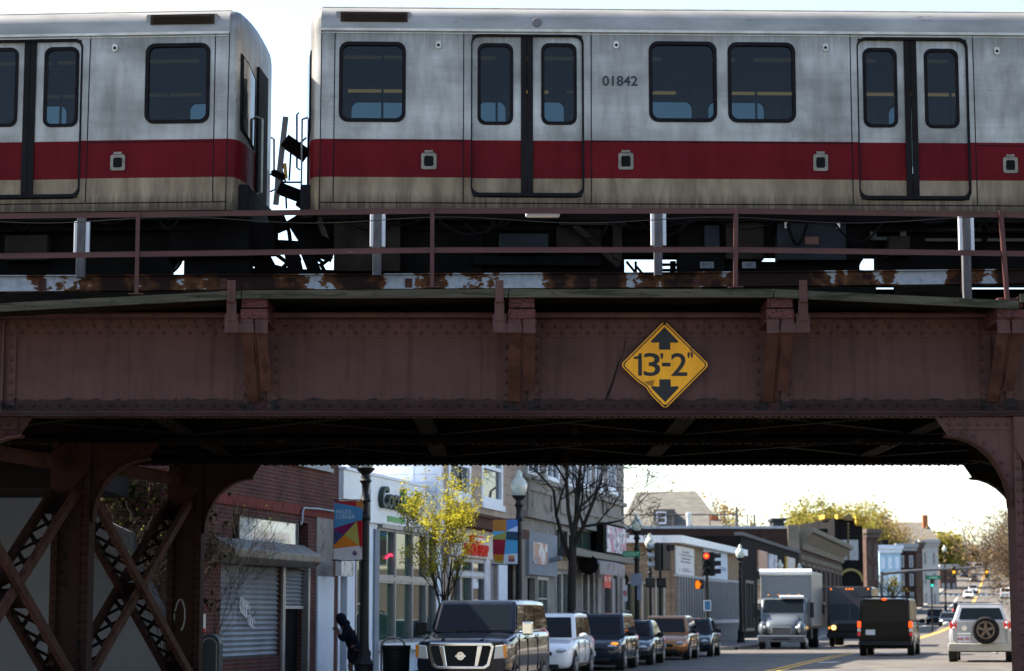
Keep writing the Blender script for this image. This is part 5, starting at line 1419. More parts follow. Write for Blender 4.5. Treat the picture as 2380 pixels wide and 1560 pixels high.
for x0, x1 in ((1733, 1752), (1760, 1800), (1808, 1848)):
    q = b.R(x0, 1352, x1, 1480); b.window((q[0], q[1], 1.4, q[3]), m_dalu, m_pane_s, 3, 1, .12, .14, True, 'window', False)
b.finish()
b = Bld('cornice_building', 'brown brick building with a heavy stone cornice, left of the black tower', 1860, 1956, 1300, FAC.map(1905, 1247)[1]-.3, m_cbrick, 26)
zt = b.zt-b.zo
n = MB(); n.prism([(-.02, zt-1.5), (-.25, zt-1.5), (-.3, zt-1.0), (-.9, zt-.2), (-1.2, zt-.1), (-1.2, zt+.3), (0, zt+.3)], 0, b.L, 'x'); b.part(n, 'cornice', m_stone)
for k in range(9):
    x = b.L*(k+.5)/9; b.window((x-b.L*.035, x+b.L*.035, 3.4, zt-2.6), mat('dark_frame', (.10,.08,.07), .6), m_pane_s, 1, 2, .18, .2, True, 'window', False)
n = MB(); n.b2((0, -.05, zt-2.3), (b.L, -.002, zt-1.9))
for k in range(18): n.b2((b.L*(k+.3)/18, -.1, zt-2.25), (b.L*(k+.6)/18, -.051, zt-1.95))
b.part(n, 'string_course', m_stone)
b.finish()
BS = Plane(P(1858, 1260, 181).x, 181.0, 0.0)
b = Bld('brick_block', 'long dark brick block with a flat roof rising behind the low tan building', 1440, 1842, 1260, BS.map(1700, 1229)[1], m_dbrick, 12, BS, 2.0)
n = MB(); n.b2((0, -.1, b.zt-b.zo), (b.L, .5, b.zt-b.zo+.22)); b.part(n, 'parapet_cap', mat('cap_pale', (.34,.36,.38), .6))
q = b.R(1774, 1200, 1841, 1229); b.part(MB().b2((b.R(1770,1228,1842,1260)[0], -.3, .0), (b.L+.4, -.001, b.zt-b.zo-.2)), 'end_wall', m_dbrick)
n = MB(); n.b2((b.R(1835,1228,1845,1270)[0]-.2, -.6, -1), (b.L+.5, -.301, b.zt-b.zo+.3)); b.part(n, 'stone_pier', m_stone)
b.finish()
zr = b.zt
for x0, y0, x1, y1, D, nm, lb, mm in ((1743+55,1212,1843-20,1229,183,'roof_unit','dark square plant unit standing on the flat roof above the truck',mat('unit_dark',(.035,.04,.045),.6)),):
    a_ = P(x0, y1, D); c_ = P(x1, y0, D); n = MB(); n.b2((0, 0, 0), (c_.x-a_.x, 3, c_.z-zr-.1)); n.b2((-.15, -.15, c_.z-zr-.1), (c_.x-a_.x+.15, 3.15, c_.z-zr+.12)); o = n.build(nm, mm, loc=(a_.x, D, zr+.15)); tag(o, lb, 'roof unit')
# roof railing and aerial
n = MB(); D = 185
for x in (1530, 1565, 1605, 1650, 1712, 1738):
    a_ = P(x, 1229, D); n.tube([(a_.x, D, zr), (a_.x, D, P(x, 1196, D).z)], .05, 5)
for y in (1196,): n.tube([(P(1450, y, D).x, D, P(1450, y+1, D).z), (P(1712, y, D).x, D, P(1712, y, D).z)], .06, 5)
n.tube([(P(1728, 1196, D).x, D, P(1, 1197, D).z), (P(1740, 1196, D).x, D, P(1, 1197, D).z)], .05, 5)
o = n.build('roof_railing', m_dalu); tag(o, 'thin pipe railing along the flat roof in front of the gabled house', 'railing')
n = MB(); a_ = P(1713, 1262, 184.5); n.tube([(0,0,0),(0,0,P(1713,1178,184.5).z-a_.z)], [.16,.10], 6); n.tube([(1.5,0,0),(1.5,0,P(1713,1196,184.5).z-a_.z)], .09, 6); n.tube([(0,0,1.2),(1.5,0,1.2)], .08, 5); o = n.build('mast', m_dalu, loc=a_); tag(o, 'thin twin pole aerial mast on the flat roof', 'mast')
# --- gabled house behind -----------------------------------------------------------
D = 200.0
h = thing('gabled_house', 'house with a steep grey shingle roof and a dormer, behind the flat roofs', 'house', (P(1570, 1229, D).x, D, 3.0))
def lx(x): return P(x, 1200, D).x - P(1570, 1229, D).x
def lz(y): return Zat(y, D) - 3.0
n = MB(); n.b2((lx(1440), .1, 0), (lx(1684), 12, lz(1229))); n.build('wall', mat('house_grey', (.16,.155,.15), .8), h)
n = MB(); n.add([(lx(1440),-.4,lz(1231)),(lx(1685),-.4,lz(1230)),(lx(1631),6,lz(1141)+.3),(lx(1488),6,lz(1143)+.3),(lx(1440),12.4,lz(1231)),(lx(1685),12.4,lz(1230))], [(0,1,2,3),(4,3,2,5),(0,3,4),(1,5,2)]); rf = n.build('roof', m_roofing, h)
q = (lx(1519), lx(1570), lz(1226), lz(1183))
n = MB(); n.b2((q[0], .3, q[2]), (q[1], 4, q[3])); n.build('dormer', m_roofing, h)
n = MB(); n.ring([(lx(1525),lz(1218)),(lx(1549),lz(1218)),(lx(1549),lz(1189)),(lx(1525),lz(1189))], [(lx(1528),lz(1214)),(lx(1546),lz(1214)),(lx(1546),lz(1192)),(lx(1528),lz(1192))], .18, .32, 'y'); n.b2((lx(1528), .2, lz(1204)), (lx(1546), .3, lz(1202))); w = n.build('window', m_trim, h)
n = MB(); n.b2((lx(1527), .25, lz(1215)), (lx(1547), .28, lz(1191))); n.build('pane', m_pane_h, w)
n = MB(); n.b2((lx(1654), 1, lz(1230)), (lx(1672), 2.5, lz(1197))); n.build('chimney', mat('orange_brick', (.30,.11,.05), .8), rf)
o = MB(); a_ = P(1601, 1228, 184); s_ = 184/5070
o.lathe([(.20,0),(.20,1.15),(.27,1.16),(.27,1.42),(.1,1.5)], 12); o = o.build('roof_flue', mat('galvanised', (.45,.46,.48), .35, metal=.7), loc=(a_.x, 184, zr), smooth=True); tag(o, 'shiny capped metal flue standing on the flat roof in front of the gabled house', 'flue')

# --- black tower with gold trim ------------------------------------------------------
TW = Plane(P(1943, 1300, 236).x, 236.0, radians(6))
b = Bld('black_tower', 'tall black brick front with gold capitals and an arched doorway', 1941, 2006, 1300, TW.map(1975, 1205)[1], m_navy, 16, TW)
zt = b.zt-b.zo
for x0, x1 in ((1952, 1965), (1977.5, 1991)):
    q = b.R(x0, 1259, x1, 1298); b.window(q, m_winfr, m_pane_h, 1, 2, .3, .3, True, 'window', False)
n = MB()
for y in range(1215, 1305, 9):
    q = b.R(1969.5, y, 1973, y+6); n.b2((q[0], -.12, q[2]), (q[1], -.002, q[3]))
b.part(n, 'carved_panel', mat('dull_gold', (.16,.13,.07), .6))
q = b.R(1984, 1203, 2006, 1209); n = MB(); n.b2((q[0], -.9, q[2]), (q[1]+.4, .5, q[3]+.1))
for k in range(3): n.ell((q[0]+.25+(q[1]-q[0])*k/3, -.5, q[2]-.3), (.3,.3,.4), 8, 5)
b.part(n, 'capital', m_gold)
q = b.R(1941, 1203, 1958, 1209); n = MB(); n.b2((q[0]+.1, -.7, q[2]+.1), (q[1], .5, q[3]+.3)); b.part(n, 'capital', m_gold)
n = MB(); q = b.R(1958, 1196, 1984, 1212); n.prism([(q[0]+.1, q[2]+.1), (q[1]-.1, q[2]+.1), (q[1]-.2, q[3]-.1), ((q[0]+q[1])/2, q[3]+.1), (q[0]+.2, q[3]-.1)], -.25, .5, 'y'); b.part(n, 'crest', mat('dull_gold', (.16,.13,.07), .6))
cx_, cz_ = b.pl.map(1977, 1352)[0]-b.s0, b.pl.map(1977, 1352)[1]-b.zo
r1 = (b.pl.map(2007, 1352)[0]-b.pl.map(1977, 1352)[0]); r2 = r1*.82
arc = lambda r: [(cx_+r*cos(pi*i/12), cz_+r*sin(pi*i/12)) for i in range(13)]
n = MB()
ao, ai = arc(r1), arc(r2)
for i in range(12): 
    if i in (6,): pass
    n.prism([ao[i], ao[i+1], ai[i+1], ai[i]], -.25, -.002, 'y')
b.part(n, 'arch', mat('arch_gold', (.27,.22,.09), .7))
n = MB(); n.prism([(cx_-r2, .2), (cx_+r2, .2)] + ai, -.06, -.003, 'y'); b.part(n, 'doorway', m_black)
b.finish()
TL = Plane(P(1886, 1300, 239).x, 239.0, radians(4))
b = Bld('black_wing', 'black wing left of the tower with one gold capital on its corner', 1890, 1942, 1300, TL.map(1915, 1229)[1], m_navy, 12, TL)
n = MB(); q = b.R(1914, 1199, 1940, 1206); n.b2((q[0]+.5, -.1, b.zt-b.zo), (q[1], 2, q[2])); n.b2((q[0], -.5, q[2]), (q[1], 2.2, q[3]+.1)); 
for k in range(3): n.ell((q[0]+.9+(q[1]-q[0])*.26*k, -.3, q[2]-.5), (.3,.3,.4), 8, 5)
b.part(n, 'capital', m_gold); b.finish()

# --- houses further up the street -------------------------------------------------------
def far_house(x0, x1, D, yt, label, wall, dep=10, cols=2, rows=2, trim=None, ang=0.0, roof=None, yb=1460, name='terrace_house', win=None, corn=True):
    pl = Plane(P(x0, 1300, D).x, D, ang); b = Bld(name, label, x0, x1, 1300, pl.map((x0+x1)/2, yt)[1], wall, dep, pl, -1.0, 'buildings further up the street')
    zt = b.zt-b.zo; zb = 3.6
    for c in range(cols):
        for r in range(rows):
            w = b.L/cols*.32; x = b.L*(c+.5)/cols; hh = (zt-zb-.6)/rows; z = zb+hh*r+.4
            b.window((x-w/2, x+w/2, z, z+hh*.6), trim or m_winfr, win or m_pane_h, 1, 2, .14, .2, True, 'window', False)
    if corn:
        n = MB(); n.b2((-.3, -.5, zt), (b.L+.3, .5, zt+.5)); n.b2((-.15, -.25, zt-.5), (b.L+.15, -.002, zt)); b.part(n, 'cornice', trim or m_winfr)
    if roof:
        n = MB(); n.add([(-.3,-.6,zt+.5),(b.L+.3,-.6,zt+.5),(b.L*.9,dep/2,zt+roof),(b.L*.1,dep/2,zt+roof),(-.3,dep,zt+.5),(b.L+.3,dep,zt+.5)], [(0,1,2,3),(4,3,2,5),(0,3,4),(1,5,2)]); rf = b.part(n, 'roof', m_roofing)
        n = MB(); n.b2((b.L*.75, dep*.3, zt+roof*.5), (b.L*.75+.9, dep*.3+.9, zt+roof+1.2)); n.build('chimney', mat('orange_brick', (.30,.11,.05), .8), rf)
    b.finish(); return b
far_house(2014, 2042, 255, 1240, 'dark brick house right beside the black tower', m_cbrick, 14, 2, 3, mat('dark_frame', (.10,.08,.07), .6), radians(30))
far_house(2044, 2093, 285, 1276, 'light blue clapboard house with white trim', m_bluew, 10, 3, 3, mat('bluish_trim', (.55,.64,.75), .6), radians(4))
far_house(2086, 2128, 300, 1272, 'dark brown brick house with a pale flat roof edge, right of the blue house', m_dbrick, 12, 2, 3, None, radians(8))
far_house(2128, 2144, 320, 1268, 'narrow brown brick house end beside the pale grey house', m_cbrick, 10, 1, 3, mat('dark_frame', (.10,.08,.07), .6), radians(20))
far_house(2140, 2181, 345, 1262, 'pale grey clapboard house with a flat cornice', m_palew, 12, 2, 3, m_winfr, radians(2))
far_house(2090, 2178, 395, 1262, 'dark gabled house with brick chimneys behind the pale grey house', m_dbrick, 12, 4, 1, m_winfr, 0, 4.0)
far_house(2052, 2066, 290, 1255, 'dark small roof storey showing above the blue house', m_dark, 8, 1, 2, None, radians(4), corn=False)
far_house(2184, 2222, 430, 1318, 'low dark brick building beneath the mast arm lights', m_cbrick, 14, 3, 1, None, radians(20))
far_house(2205, 2250, 520, 1285, 'brown house among bare trees on the hill', m_cbrick, 12, 3, 2, None, radians(20), 3.0)

# --- buildings on the right side of the street, opposite ---------------------------------
FR = Plane(clx(58)+RIGHT+4.8, 58.0, SA + pi)
def opp(s0, s1, h, wall, label, trim, cols, rows, win):
    b = Bld('opposite_building', label, 0, 0, 0, h, wall, 12, FR, -.6, 'buildings across the street', sabs=(s0, s1))
    zt = h-b.zo
    for c in range(cols):
        for r in range(rows):
            w = b.L/cols*.4; x = b.L*(c+.5)/cols; hh = (zt-4.6)/rows; z = 4.4+hh*r+.3
            b.window((x-w/2, x+w/2, z, z+hh*.66), trim, win, 1, 2, .1, .15)
    for c in range(3):
        w = b.L/3*.7; x = b.L*(c+.5)/3; b.window((x-w/2, x+w/2, .9, 3.2), m_alu, m_pane_g, 3, 1, .08, .15, True, 'window', False)
    n = MB(); n.b2((0, -.4, zt), (b.L, .4, zt+.4)); n.b2((.2, -.15, 3.4), (b.L-.2, -.002, 4.0)); b.part(n, 'cornice', trim); b.finish()
opp(-26, -6, 5.6, m_tan, 'sunlit tan building across the street, seen only mirrored in the parked cars', m_trim, 6, 2, m_pane_h)
opp(-52, -28, 5.4, m_brick, 'sunlit red brick building across the street, seen only mirrored in the shop windows', m_stone, 7, 1, m_pane_h)
opp(-5, 9, 5.6, mat('buff_render', (.3,.26,.21), .8), 'sunlit buff building across the street, seen only mirrored in the shop windows', m_trim, 4, 1, m_pane_h)
# --- concrete retaining wall at far left -----------------------------------------------------
m_ret = mat('retaining_concrete', (.095,.102,.115), .85, var=.14, sc=.8, stretch=(1,1,.5), patch=(.08,.08,.09), pthr=.62, psc=1.1, bump=.1)
Dw = 43.7
pts = [(-500,1146),(0,1150),(130,1158),(300,1236),(318,1304),(388,1430),(470,1560),(520,1640),(-500,1640)]
n = MB(); n.prism([(Xat(x, Dw, 2), max(Zat(y, Dw), -.6)) for x, y in pts], 0, .5, 'y')
x0 = Xat(0, Dw, 2)
for x in range(-400, 320, 130): n.b2((Xat(x, Dw, 2)-.012, -.004, -.6), (Xat(x, Dw, 2)+.012, 0, 3.0))
o = n.build('retaining_wall', m_ret, loc=(0, Dw, 0)); tag(o, 'pale concrete retaining wall behind the steel columns on the left', 'wall')
# ================================================================ VEHICLES
m_tyre = mat('tyre', (.016,.016,.017), .85, var=.25)
m_rim = mat('alloy_rim', (.42,.43,.45), .3, metal=.8, var=.15, sc=6)
m_chrome = mat('chrome', (.75,.76,.78), .08, metal=1.0, var=.05)
m_trimb = mat('black_trim', (.014,.014,.015), .5, var=.2)
m_cglass = darkglass('car_glass', (.005,.007,.009), .02, .30)
m_head = None
def lensmat(name, col, e=0.0, ec=None):
    if name in MATS: return MATS[name]
    m, t, b, o = newmat(name)
    b.inputs['Base Color'].default_value = (*col, 1); b.inputs['Roughness'].default_value = .12; b.inputs['Coat Weight'].default_value = 1
    b.inputs['Metallic'].default_value = .25
    if e: b.inputs['Emission Color'].default_value = (*(ec or col), 1); b.inputs['Emission Strength'].default_value = e
    MATS[name] = m; return m
m_head = lensmat('headlight_lens', (.34,.36,.36))
m_amb = lensmat('amber_lens', (.7,.25,.02))
m_redl2 = lensmat('red_lens', (.45,.01,.015), .06)
m_brake = emat('brake_light', (1.0,.09,.015), .4)
m_headon = emat('headlight_on', (1.0,.62,.18), .7)
m_daylamp = emat('headlight_white', (1.0,.93,.82), .9)
m_plate = mat('plate_white_paint', (.62,.63,.64), .5, var=.05)

def wheel(root, x, y, r, w, side, name='wheel', rim=None):
    n = MB(); R = Matrix.Rotation(pi/2, 3, 'X')
    n.lathe([(r*.62, -w/2), (r*.93, -w/2), (r, -w/2+.03), (r, w/2-.03), (r*.93, w/2), (r*.62, w/2)], 22, (x, y, r), R=R)
    wh = n.build(name, m_tyre, root, smooth=True)
    k = MB(); yo = y + side*(w/2+.004)
    k.lathe([(r*.64, -.01), (r*.64, .012), (r*.58, .012), (r*.56, -.03), (.05, -.005), (.05, .012), (.01, .012)] if side < 0 else [(.01,-.012),(.05,-.012),(.05,.005),(r*.56,.03),(r*.58,-.012),(r*.64,-.012),(r*.64,.01)], 20, (x, yo, r), R=R)
    for i in range(5):
        a = 2*pi*i/5+.3; k.bar((x+.05*cos(a), yo+side*.002, r+.05*sin(a)), (x+r*.6*cos(a), yo+side*.004, r+r*.6*sin(a)), .07, .02, up=(0,1,0))
    k.build('rim', rim or m_rim, wh, smooth=True)
    return wh

KINDS = {
 'sedan': dict(ws=.30, rf=.43, rr=.70, rb=.86, belt=.62, hood=.57, nose=.42, tail=.60, roofw=.72),
 'suv':   dict(ws=.27, rf=.38, rr=.88, rb=.955, belt=.60, hood=.56, nose=.44, tail=.58, roofw=.76),
 'wagon': dict(ws=.22, rf=.36, rr=.86, rb=.965, belt=.60, hood=.55, nose=.40, tail=.58, roofw=.72),
 'van':   dict(ws=.215, rf=.315, rr=.965, rb=.995, belt=.60, hood=.56, nose=.50, tail=.60, roofw=.82),
 'boxvan':dict(ws=.17, rf=.27, rr=.97, rb=.995, belt=.56, hood=.50, nose=.44, tail=.56, roofw=.84),
}
def car(name, label, cat, X, D, z, heading, paint, L, Wd, H, kind, group=None, glass=None, wheels=.33, rails=False, plate=True, lights='off', detail=True, zb=.24, front=True, over=None):
    """front bumper at x = 0, tail at x = -L; X, D is the middle of the front (or of the tail when front=False)"""
    K = dict(KINDS[kind]); K.update(over or {})
    glass = glass or m_cglass
    c = thing(name, label, cat, (X, D, z), heading, group)
    if not front: c.location = Vector((X, D, z)) + Matrix.Rotation(heading, 3, 'Z') @ Vector((L, 0, 0))
    w = Wd/2; bz = K['belt']*H
    def sec(x, ww, zt, zl, cr=.02):
        m_ = (zt+zl)/2
        half = [(0, zl), (ww*.78, zl), (ww*.94, zl+.05), (ww*.99, zl+.18), (ww, m_+.02), (ww*.985, zt-.12), (ww*.95, zt-.035), (ww*.86, zt), (ww*.45, zt+cr), (0, zt+cr*1.3)]
        return [(x, -a, b) for a, b in half] + [(x, a, b) for a, b in half[-2:0:-1]]
    hz, nzv, tz = K['hood']*H, K['nose']*H, K['tail']*H
    st = [(0, .70*w, nzv*.86, zb+.10), (-.012*L, .84*w, nzv, zb+.03), (-.035*L, .93*w, nzv+.045*H, zb), (-.09*L, .985*w, hz-.03*H, zb), (-K['ws']*L*.72, w, hz, zb), (-K['ws']*L-.05, w, bz, zb), (-.5*L, w, bz, zb), (-K['rb']*L+.12, w, max(bz, tz), zb), (-.955*L, .985*w, tz, zb), (-.985*L, .94*w, tz*.985, zb+.03), (-L, .82*w, tz*.93, zb+.10)]
    if kind in ('suv', 'van', 'wagon', 'boxvan'): st[-3] = (-.965*L, .99*w, bz, zb); st[-2] = (-.988*L, .96*w, bz*.99, zb+.03); st[-1] = (-L, .86*w, bz*.96, zb+.08)
    b = MB(); b.loft([sec(*q) for q in st]); body = b.build('body', paint, c, smooth=True, sub=1)
    # cabin
    rw = K['roofw']*w*1.06; wb = w*.93
    xa, xb, xc, xd = -K['ws']*L, -K['rf']*L, -K['rr']*L, -K['rb']*L
    zb_ = bz-.03; zr_ = H-.03
    cb = MB()
    rr_ = lambda x, ww, zz, rz: [(x, -ww, zz), (x, -ww, zz), (x, ww, zz), (x, ww, zz)]
    vs = []
    for x, hw_, zz in ((xa, wb, zb_), (xd, wb, zb_), (xb, rw, zr_), (xc, rw, zr_)):
        vs += [(x, -hw_, zz), (x, hw_, zz)]
    vs += [((xb*.6+xc*.4), -rw*.96, H), ((xb*.6+xc*.4), rw*.96, H), ((xb*.25+xc*.75), -rw*.96, H-.004), ((xb*.25+xc*.75), rw*.96, H-.004)]
    cb.add(vs, [(0,1,5,4),(3,2,6,7),(0,4,8,10,6,2),(1,3,7,11,9,5),(4,5,9,8),(8,9,11,10),(10,11,7,6),(0,2,3,1)])
    cab = cb.build('cabin', paint, c, smooth=True, bevel=.11 if kind == 'van' else .06, seg=4)
    def wsp(q, r):   # q across (-1..1), r up (0..1)
        hw_ = wb+(rw-wb)*r; x = xa+(xb-xa)*r; zz = zb_+(zr_-zb_)*r
        nx, nz_ = (zr_-zb_), (xa-xb); l = sqrt(nx*nx+nz_*nz_)
        return (x+nx/l*.008, q*hw_, zz+nz_/l*.008)
    n = MB(); n.add([wsp(-.87,.08), wsp(.87,.08), wsp(.86,.86), wsp(-.86,.86)], [(0,1,2,3)]); n.build('windshield', glass, cab)
    def rwp(q, r):
        hw_ = wb+(rw-wb)*r; x = xd+(xc-xd)*r; zz = zb_+(zr_-zb_)*r
        return (x-.01, q*hw_, zz+.004)
    n = MB(); n.add([rwp(-.86,.1), rwp(-.86,.9), rwp(.86,.9), rwp(.86,.1)], [(0,1,2,3)]); n.build('rear_window', glass, cab)
    def sp(x, r, s_):
        return (x, s_*(wb+(rw-wb)*r+.008), zb_+(zr_-zb_)*r+.002)
    cuts = {'sedan': (.50,), 'suv': (.40, .72), 'wagon': (.36, .70), 'van': (.26,.58), 'boxvan': (.24,)}[kind]
    for s_ in (-1, 1):
        def xl(r, f): # x at fraction f along the side opening at height r
            a = xa+(xb-xa)*r-.10; d = xd+(xc-xd)*r+.10
            return a+(d-a)*f
        fs = (0,) + cuts + (1,)
        for f0, f1 in zip(fs, fs[1:]):
            if kind == 'boxvan' and f0 > 0: continue
            g0 = .012 if f0 else .0; g1 = .012 if f1 < 1 else 0
            n = MB(); n.add([sp(xl(.12, f0+g0), .12, s_), sp(xl(.12, f1-g1), .12, s_), sp(xl(.86, f1-g1), .86, s_), sp(xl(.86, f0+g0), .86, s_)], [(0,1,2,3)]); n.build('side_window', glass, cab)
    if detail:
        n = MB()
        for s_ in (-1, 1):
            for f in (0,)+cuts[:1 if kind == 'sedan' else 2]+((.97,) if kind == 'sedan' else ()):
                x = xl(.1, f)
                n.b2((x-.008, s_*w*.992-.012, zb+.2), (x+.008, s_*w*.992+.012, bz-.06))
            n.b2((xd+.2, s_*w*.995-.012, zb+.10), (xa+.1, s_*w*.995+.012, zb+.15))
        n.build('door_seam', m_trimb, body)
        for s_ in (-1, 1):
            for f in (.16, .58):
                x = xl(.1, cuts[0])+.22 if f < .3 else xl(.1, cuts[1] if len(cuts) > 1 else .97)+.2
                n = MB(); n.b2((x-.10, s_*w*.99-.03, bz-.16), (x+.10, s_*w*.99+.03, bz-.13)); n.build('door_handle', paint, body, bevel=.01)
            n = MB(); n.ell((xa-.12, s_*(w+.13), bz+.07), (.07, .13, .085), 10, 6); n.bar((xa-.12, s_*(w-.08), bz+.03), (xa-.12, s_*(w+.1), bz+.05), .06, .05); n.build('wing_mirror', m_trimb if detail == 2 else paint, body, smooth=True)
    # lights, grille
    for s_ in (-1, 1):
        n = MB(); zz = nzv-.02*H
        n.ell((-.045*L, s_*.70*w, zz), (.055*L, .19*w, .075), 10, 6, R=Matrix.Rotation(s_*radians(-28), 3, 'Z')); n.build('headlight', {'off': m_head, 'on': m_headon, 'white': m_daylamp}[lights], body, smooth=True)
        n = MB(); n.ell((-.985*L if kind == 'sedan' else -.975*L, s_*.82*w, bz-.12), (.03*L, .15*w, .09 if kind == 'sedan' else .16), 8, 6); n.build('tail_light', m_redl2, body, smooth=True)
    n = MB(); n.b2((-.03, -.42*w, nzv-.16), (.012, .42*w, nzv-.06)); n.build('grille', m_trimb, body, bevel=.02)
    n = MB(); n.b2((-.05, -.62*w, zb+.03), (.018, .62*w, zb+.14)); n.build('lower_grille', m_trimb, body, bevel=.02)
    if plate:
        for xx, zz in ((.026, zb+.2), (-L-.012, bz-.22)):
            n = MB(); n.b2((xx-.008, -.16, zz), (xx+.008, .16, zz+.15)); n.build('license_plate', m_plate, body)
    if rails:
        for s_ in (-1, 1):
            n = MB(); n.tube([(xb-.15, s_*rw*.93, H-.01), (xb-.3, s_*rw*.93, H+.05), (xc+.3, s_*rw*.93, H+.05), (xc+.1, s_*rw*.93, H-.01)], .022, 6); n.build('roof_rail', m_trimb if rails == 1 else m_rim, cab, smooth=True)
    for x in (-.17*L, -.80*L):
        for s_ in (-1, 1):
            n = MB(); n.lathe([(wheels*1.16, -.12), (wheels*1.16, .12)], 20, (x, s_*(w-.115), wheels), R=Matrix.Rotation(pi/2, 3, 'X')); n.build('wheel_arch', m_trimb, body)
            wheel(c, x, s_*(w-.10), wheels, .21, s_)
    n = MB(); n.b2((-L+.25, -w*.75, zb-.06), (-.25, w*.75, zb+.06)); n.build('underbody', m_trimb, c)
    return c
HP = radians(-100.2)       # parked cars point down the street towards the bridge
GP = 'cars parked along the left kerb'
p_navy = paintmat('navy_black_paint', (.008,.010,.018), .0, .25)
p_white = paintmat('white_car_paint', (.66,.68,.70), 0, .3)
p_blue = paintmat('midnight_blue_paint', (.010,.014,.026), .0, .25)
p_slate = paintmat('slate_paint', (.025,.032,.042), .3, .28)
p_bronze = paintmat('bronze_paint', (.32,.14,.05), .5, .32)
p_silver = paintmat('silver_paint', (.36,.365,.38), .5, .32)
p_black = paintmat('black_car_paint', (.005,.005,.006), .0, .22); p_black.node_tree.nodes['Principled BSDF'].inputs['Coat Weight'].default_value = .25

def gX(x, D): return Xat(x, D, 0)
# nearest: the black passenger van
VX, VD = gX(1072, 46.6), 46.6
van = car('passenger_van', 'large black passenger van with a chrome grille, nearest of the parked cars', 'van', VX, VD, gz(VX, VD)+.02, radians(-99.5), p_navy, 6.1, 2.03, 2.14, 'van', GP, wheels=.39, plate=False, zb=.36, over=dict(roofw=.80, hood=.635, nose=.555, belt=.668))
vb = [o for o in kids(van) if o.name.startswith('body')][0]
for o in list(kids(vb)):
    if o.name.split('.')[0] in ('headlight', 'grille', 'lower_grille', 'wing_mirror'): bpy.data.objects.remove(o)
# front panel, chrome grille with angled bars, lamps, towing mirrors
n = MB(); n.prism([(-.90,.50),(.90,.50),(.95,.72),(.94,1.18),(.86,1.24),(-.86,1.24),(-.94,1.18),(-.95,.72)], -.06, .035, 'x'); n.build('front_panel', p_navy, vb, bevel=.03)
def vring(o_, i_, x0, x1): 
    r_ = MB(); r_.ring(o_, i_, x0, x1, 'x'); return r_
n = vring([(-.66,1.205),(-.72,1.14),(-.62,.72),(-.52,.655),(.52,.655),(.62,.72),(.72,1.14),(.66,1.205)], [(-.62,1.135),(-.645,1.10),(-.555,.76),(-.49,.715),(.49,.715),(.555,.76),(.645,1.10),(.62,1.135)], .03, .085)
for s_ in (-1, 1): n.prism([(s_*.47,1.14),(s_*.36,1.14),(s_*.29,.71),(s_*.37,.71)], .03, .08, 'x')
gr_ = n.build('grille', m_chrome, vb, bevel=.012)
n = MB(); n.b2((.03, -.64, .70), (.045, .64, 1.15)); 
for k in range(6): n.b2((.045, -.30, .735+k*.068), (.055, .30, .755+k*.068))
n.build('grille_mesh', m_trimb, gr_)
n = MB(); n.lathe([(.085,0),(.085,.02),(.06,.02),(.06,.0)], 18, (.085, 0, .93), R=Matrix.Rotation(pi/2, 3, 'Y')); n.b2((.085, -.11, .912), (.105, .11, .948)); n.build('badge', m_chrome, gr_)
for s_ in (-1, 1):
    n = MB(); n.prism([(s_*.74,1.15),(s_*.96,1.17),(s_*.96,.88),(s_*.70,.86)], .0, .055, 'x'); hl = n.build('headlight', lensmat('van_headlight', (.55,.57,.58)), vb, bevel=.02)
    n = MB(); n.prism([(s_*.90,1.16),(s_*.975,1.165),(s_*.975,.9),(s_*.92,.9)], -.1, .06, 'x'); n.build('indicator', m_amb, hl)
    n = MB(); n.b2((-1.50-.1, s_*1.18-.11, 1.36), (-1.50+.1, s_*1.18+.11, 1.64)); n.bar((-1.55, s_*.98, 1.42), (-1.52, s_*1.1, 1.42), .07, .06); n.build('wing_mirror', m_chrome if s_ > 0 else m_trimb, vb, bevel=.05, seg=3)
    n = MB(); n.tube([(-1.27, s_*.1, 1.43), (-1.42, s_*.62, 1.49)], .014, 5); n.build('wiper', m_trimb, vb)
    n = MB(); n.prism([(-.02,.5),(-1.3,.5),(-1.3,.62),(-.02,.62)], s_*1.0, s_*1.02, 'y'); n.build('body_trim', m_trimb, vb)
n = MB(); n.b2((-.1, -.95, .36), (.09, .95, .52)); n.build('bumper', m_trimb, vb, bevel=.04)
n = MB()
for s_ in (-1, 1): n.tube([(-.12, s_*.42, 1.235), (-1.0, s_*.52, 1.36)], [.05,.03], 8)
n.build('hood_ridge', p_navy, vb, smooth=True)
# inside: headrest and dark figure of a seat behind the glass
def parked(x, D, lab, paint, L, Wd, H, kind, dz=0, **k):
    X = gX(x, D); return car(k.pop('nm'), lab, 'car', X, D, gz(X, D)+dz, HP, paint, L, Wd, H, kind, GP, **k)
parked(1325-76, 58.6, 'white sport utility car parked just behind the black van', p_white, 4.65, 1.83, 1.74, 'suv', nm='white_suv', rails=1, wheels=.35)
s2 = parked(1444-72, 64.6, 'dark navy sport utility car with an orange lit corner lamp, behind the white one', p_blue, 4.6, 1.85, 1.70, 'suv', nm='dark_suv', rails=1, wheels=.36, detail=2)
bb_ = [o for o in kids(s2) if o.name.startswith('body')][0]
n = MB(); n.ell((-.16, .70, .80), (.12, .12, .045), 8, 5); n.build('indicator', emat('amber_glow', (1.0,.36,.04), .28), bb_, smooth=True)
parked(1511-62, 70.5, 'slate grey sedan third from the bridge side, between the navy car and the bronze one', p_slate, 4.6, 1.78, 1.45, 'sedan', nm='grey_sedan', wheels=.32, detail=2)
parked(1598-60, 77.5, 'bronze brown crossover car parked fourth behind the van', p_bronze, 4.6, 1.86, 1.57, 'wagon', nm='bronze_car', wheels=.33, detail=2)
parked(1653-54, 84.0, 'dark blue sedan at the far end of the parked row', p_blue, 4.6, 1.80, 1.47, 'sedan', nm='blue_sedan', wheels=.32, detail=2)

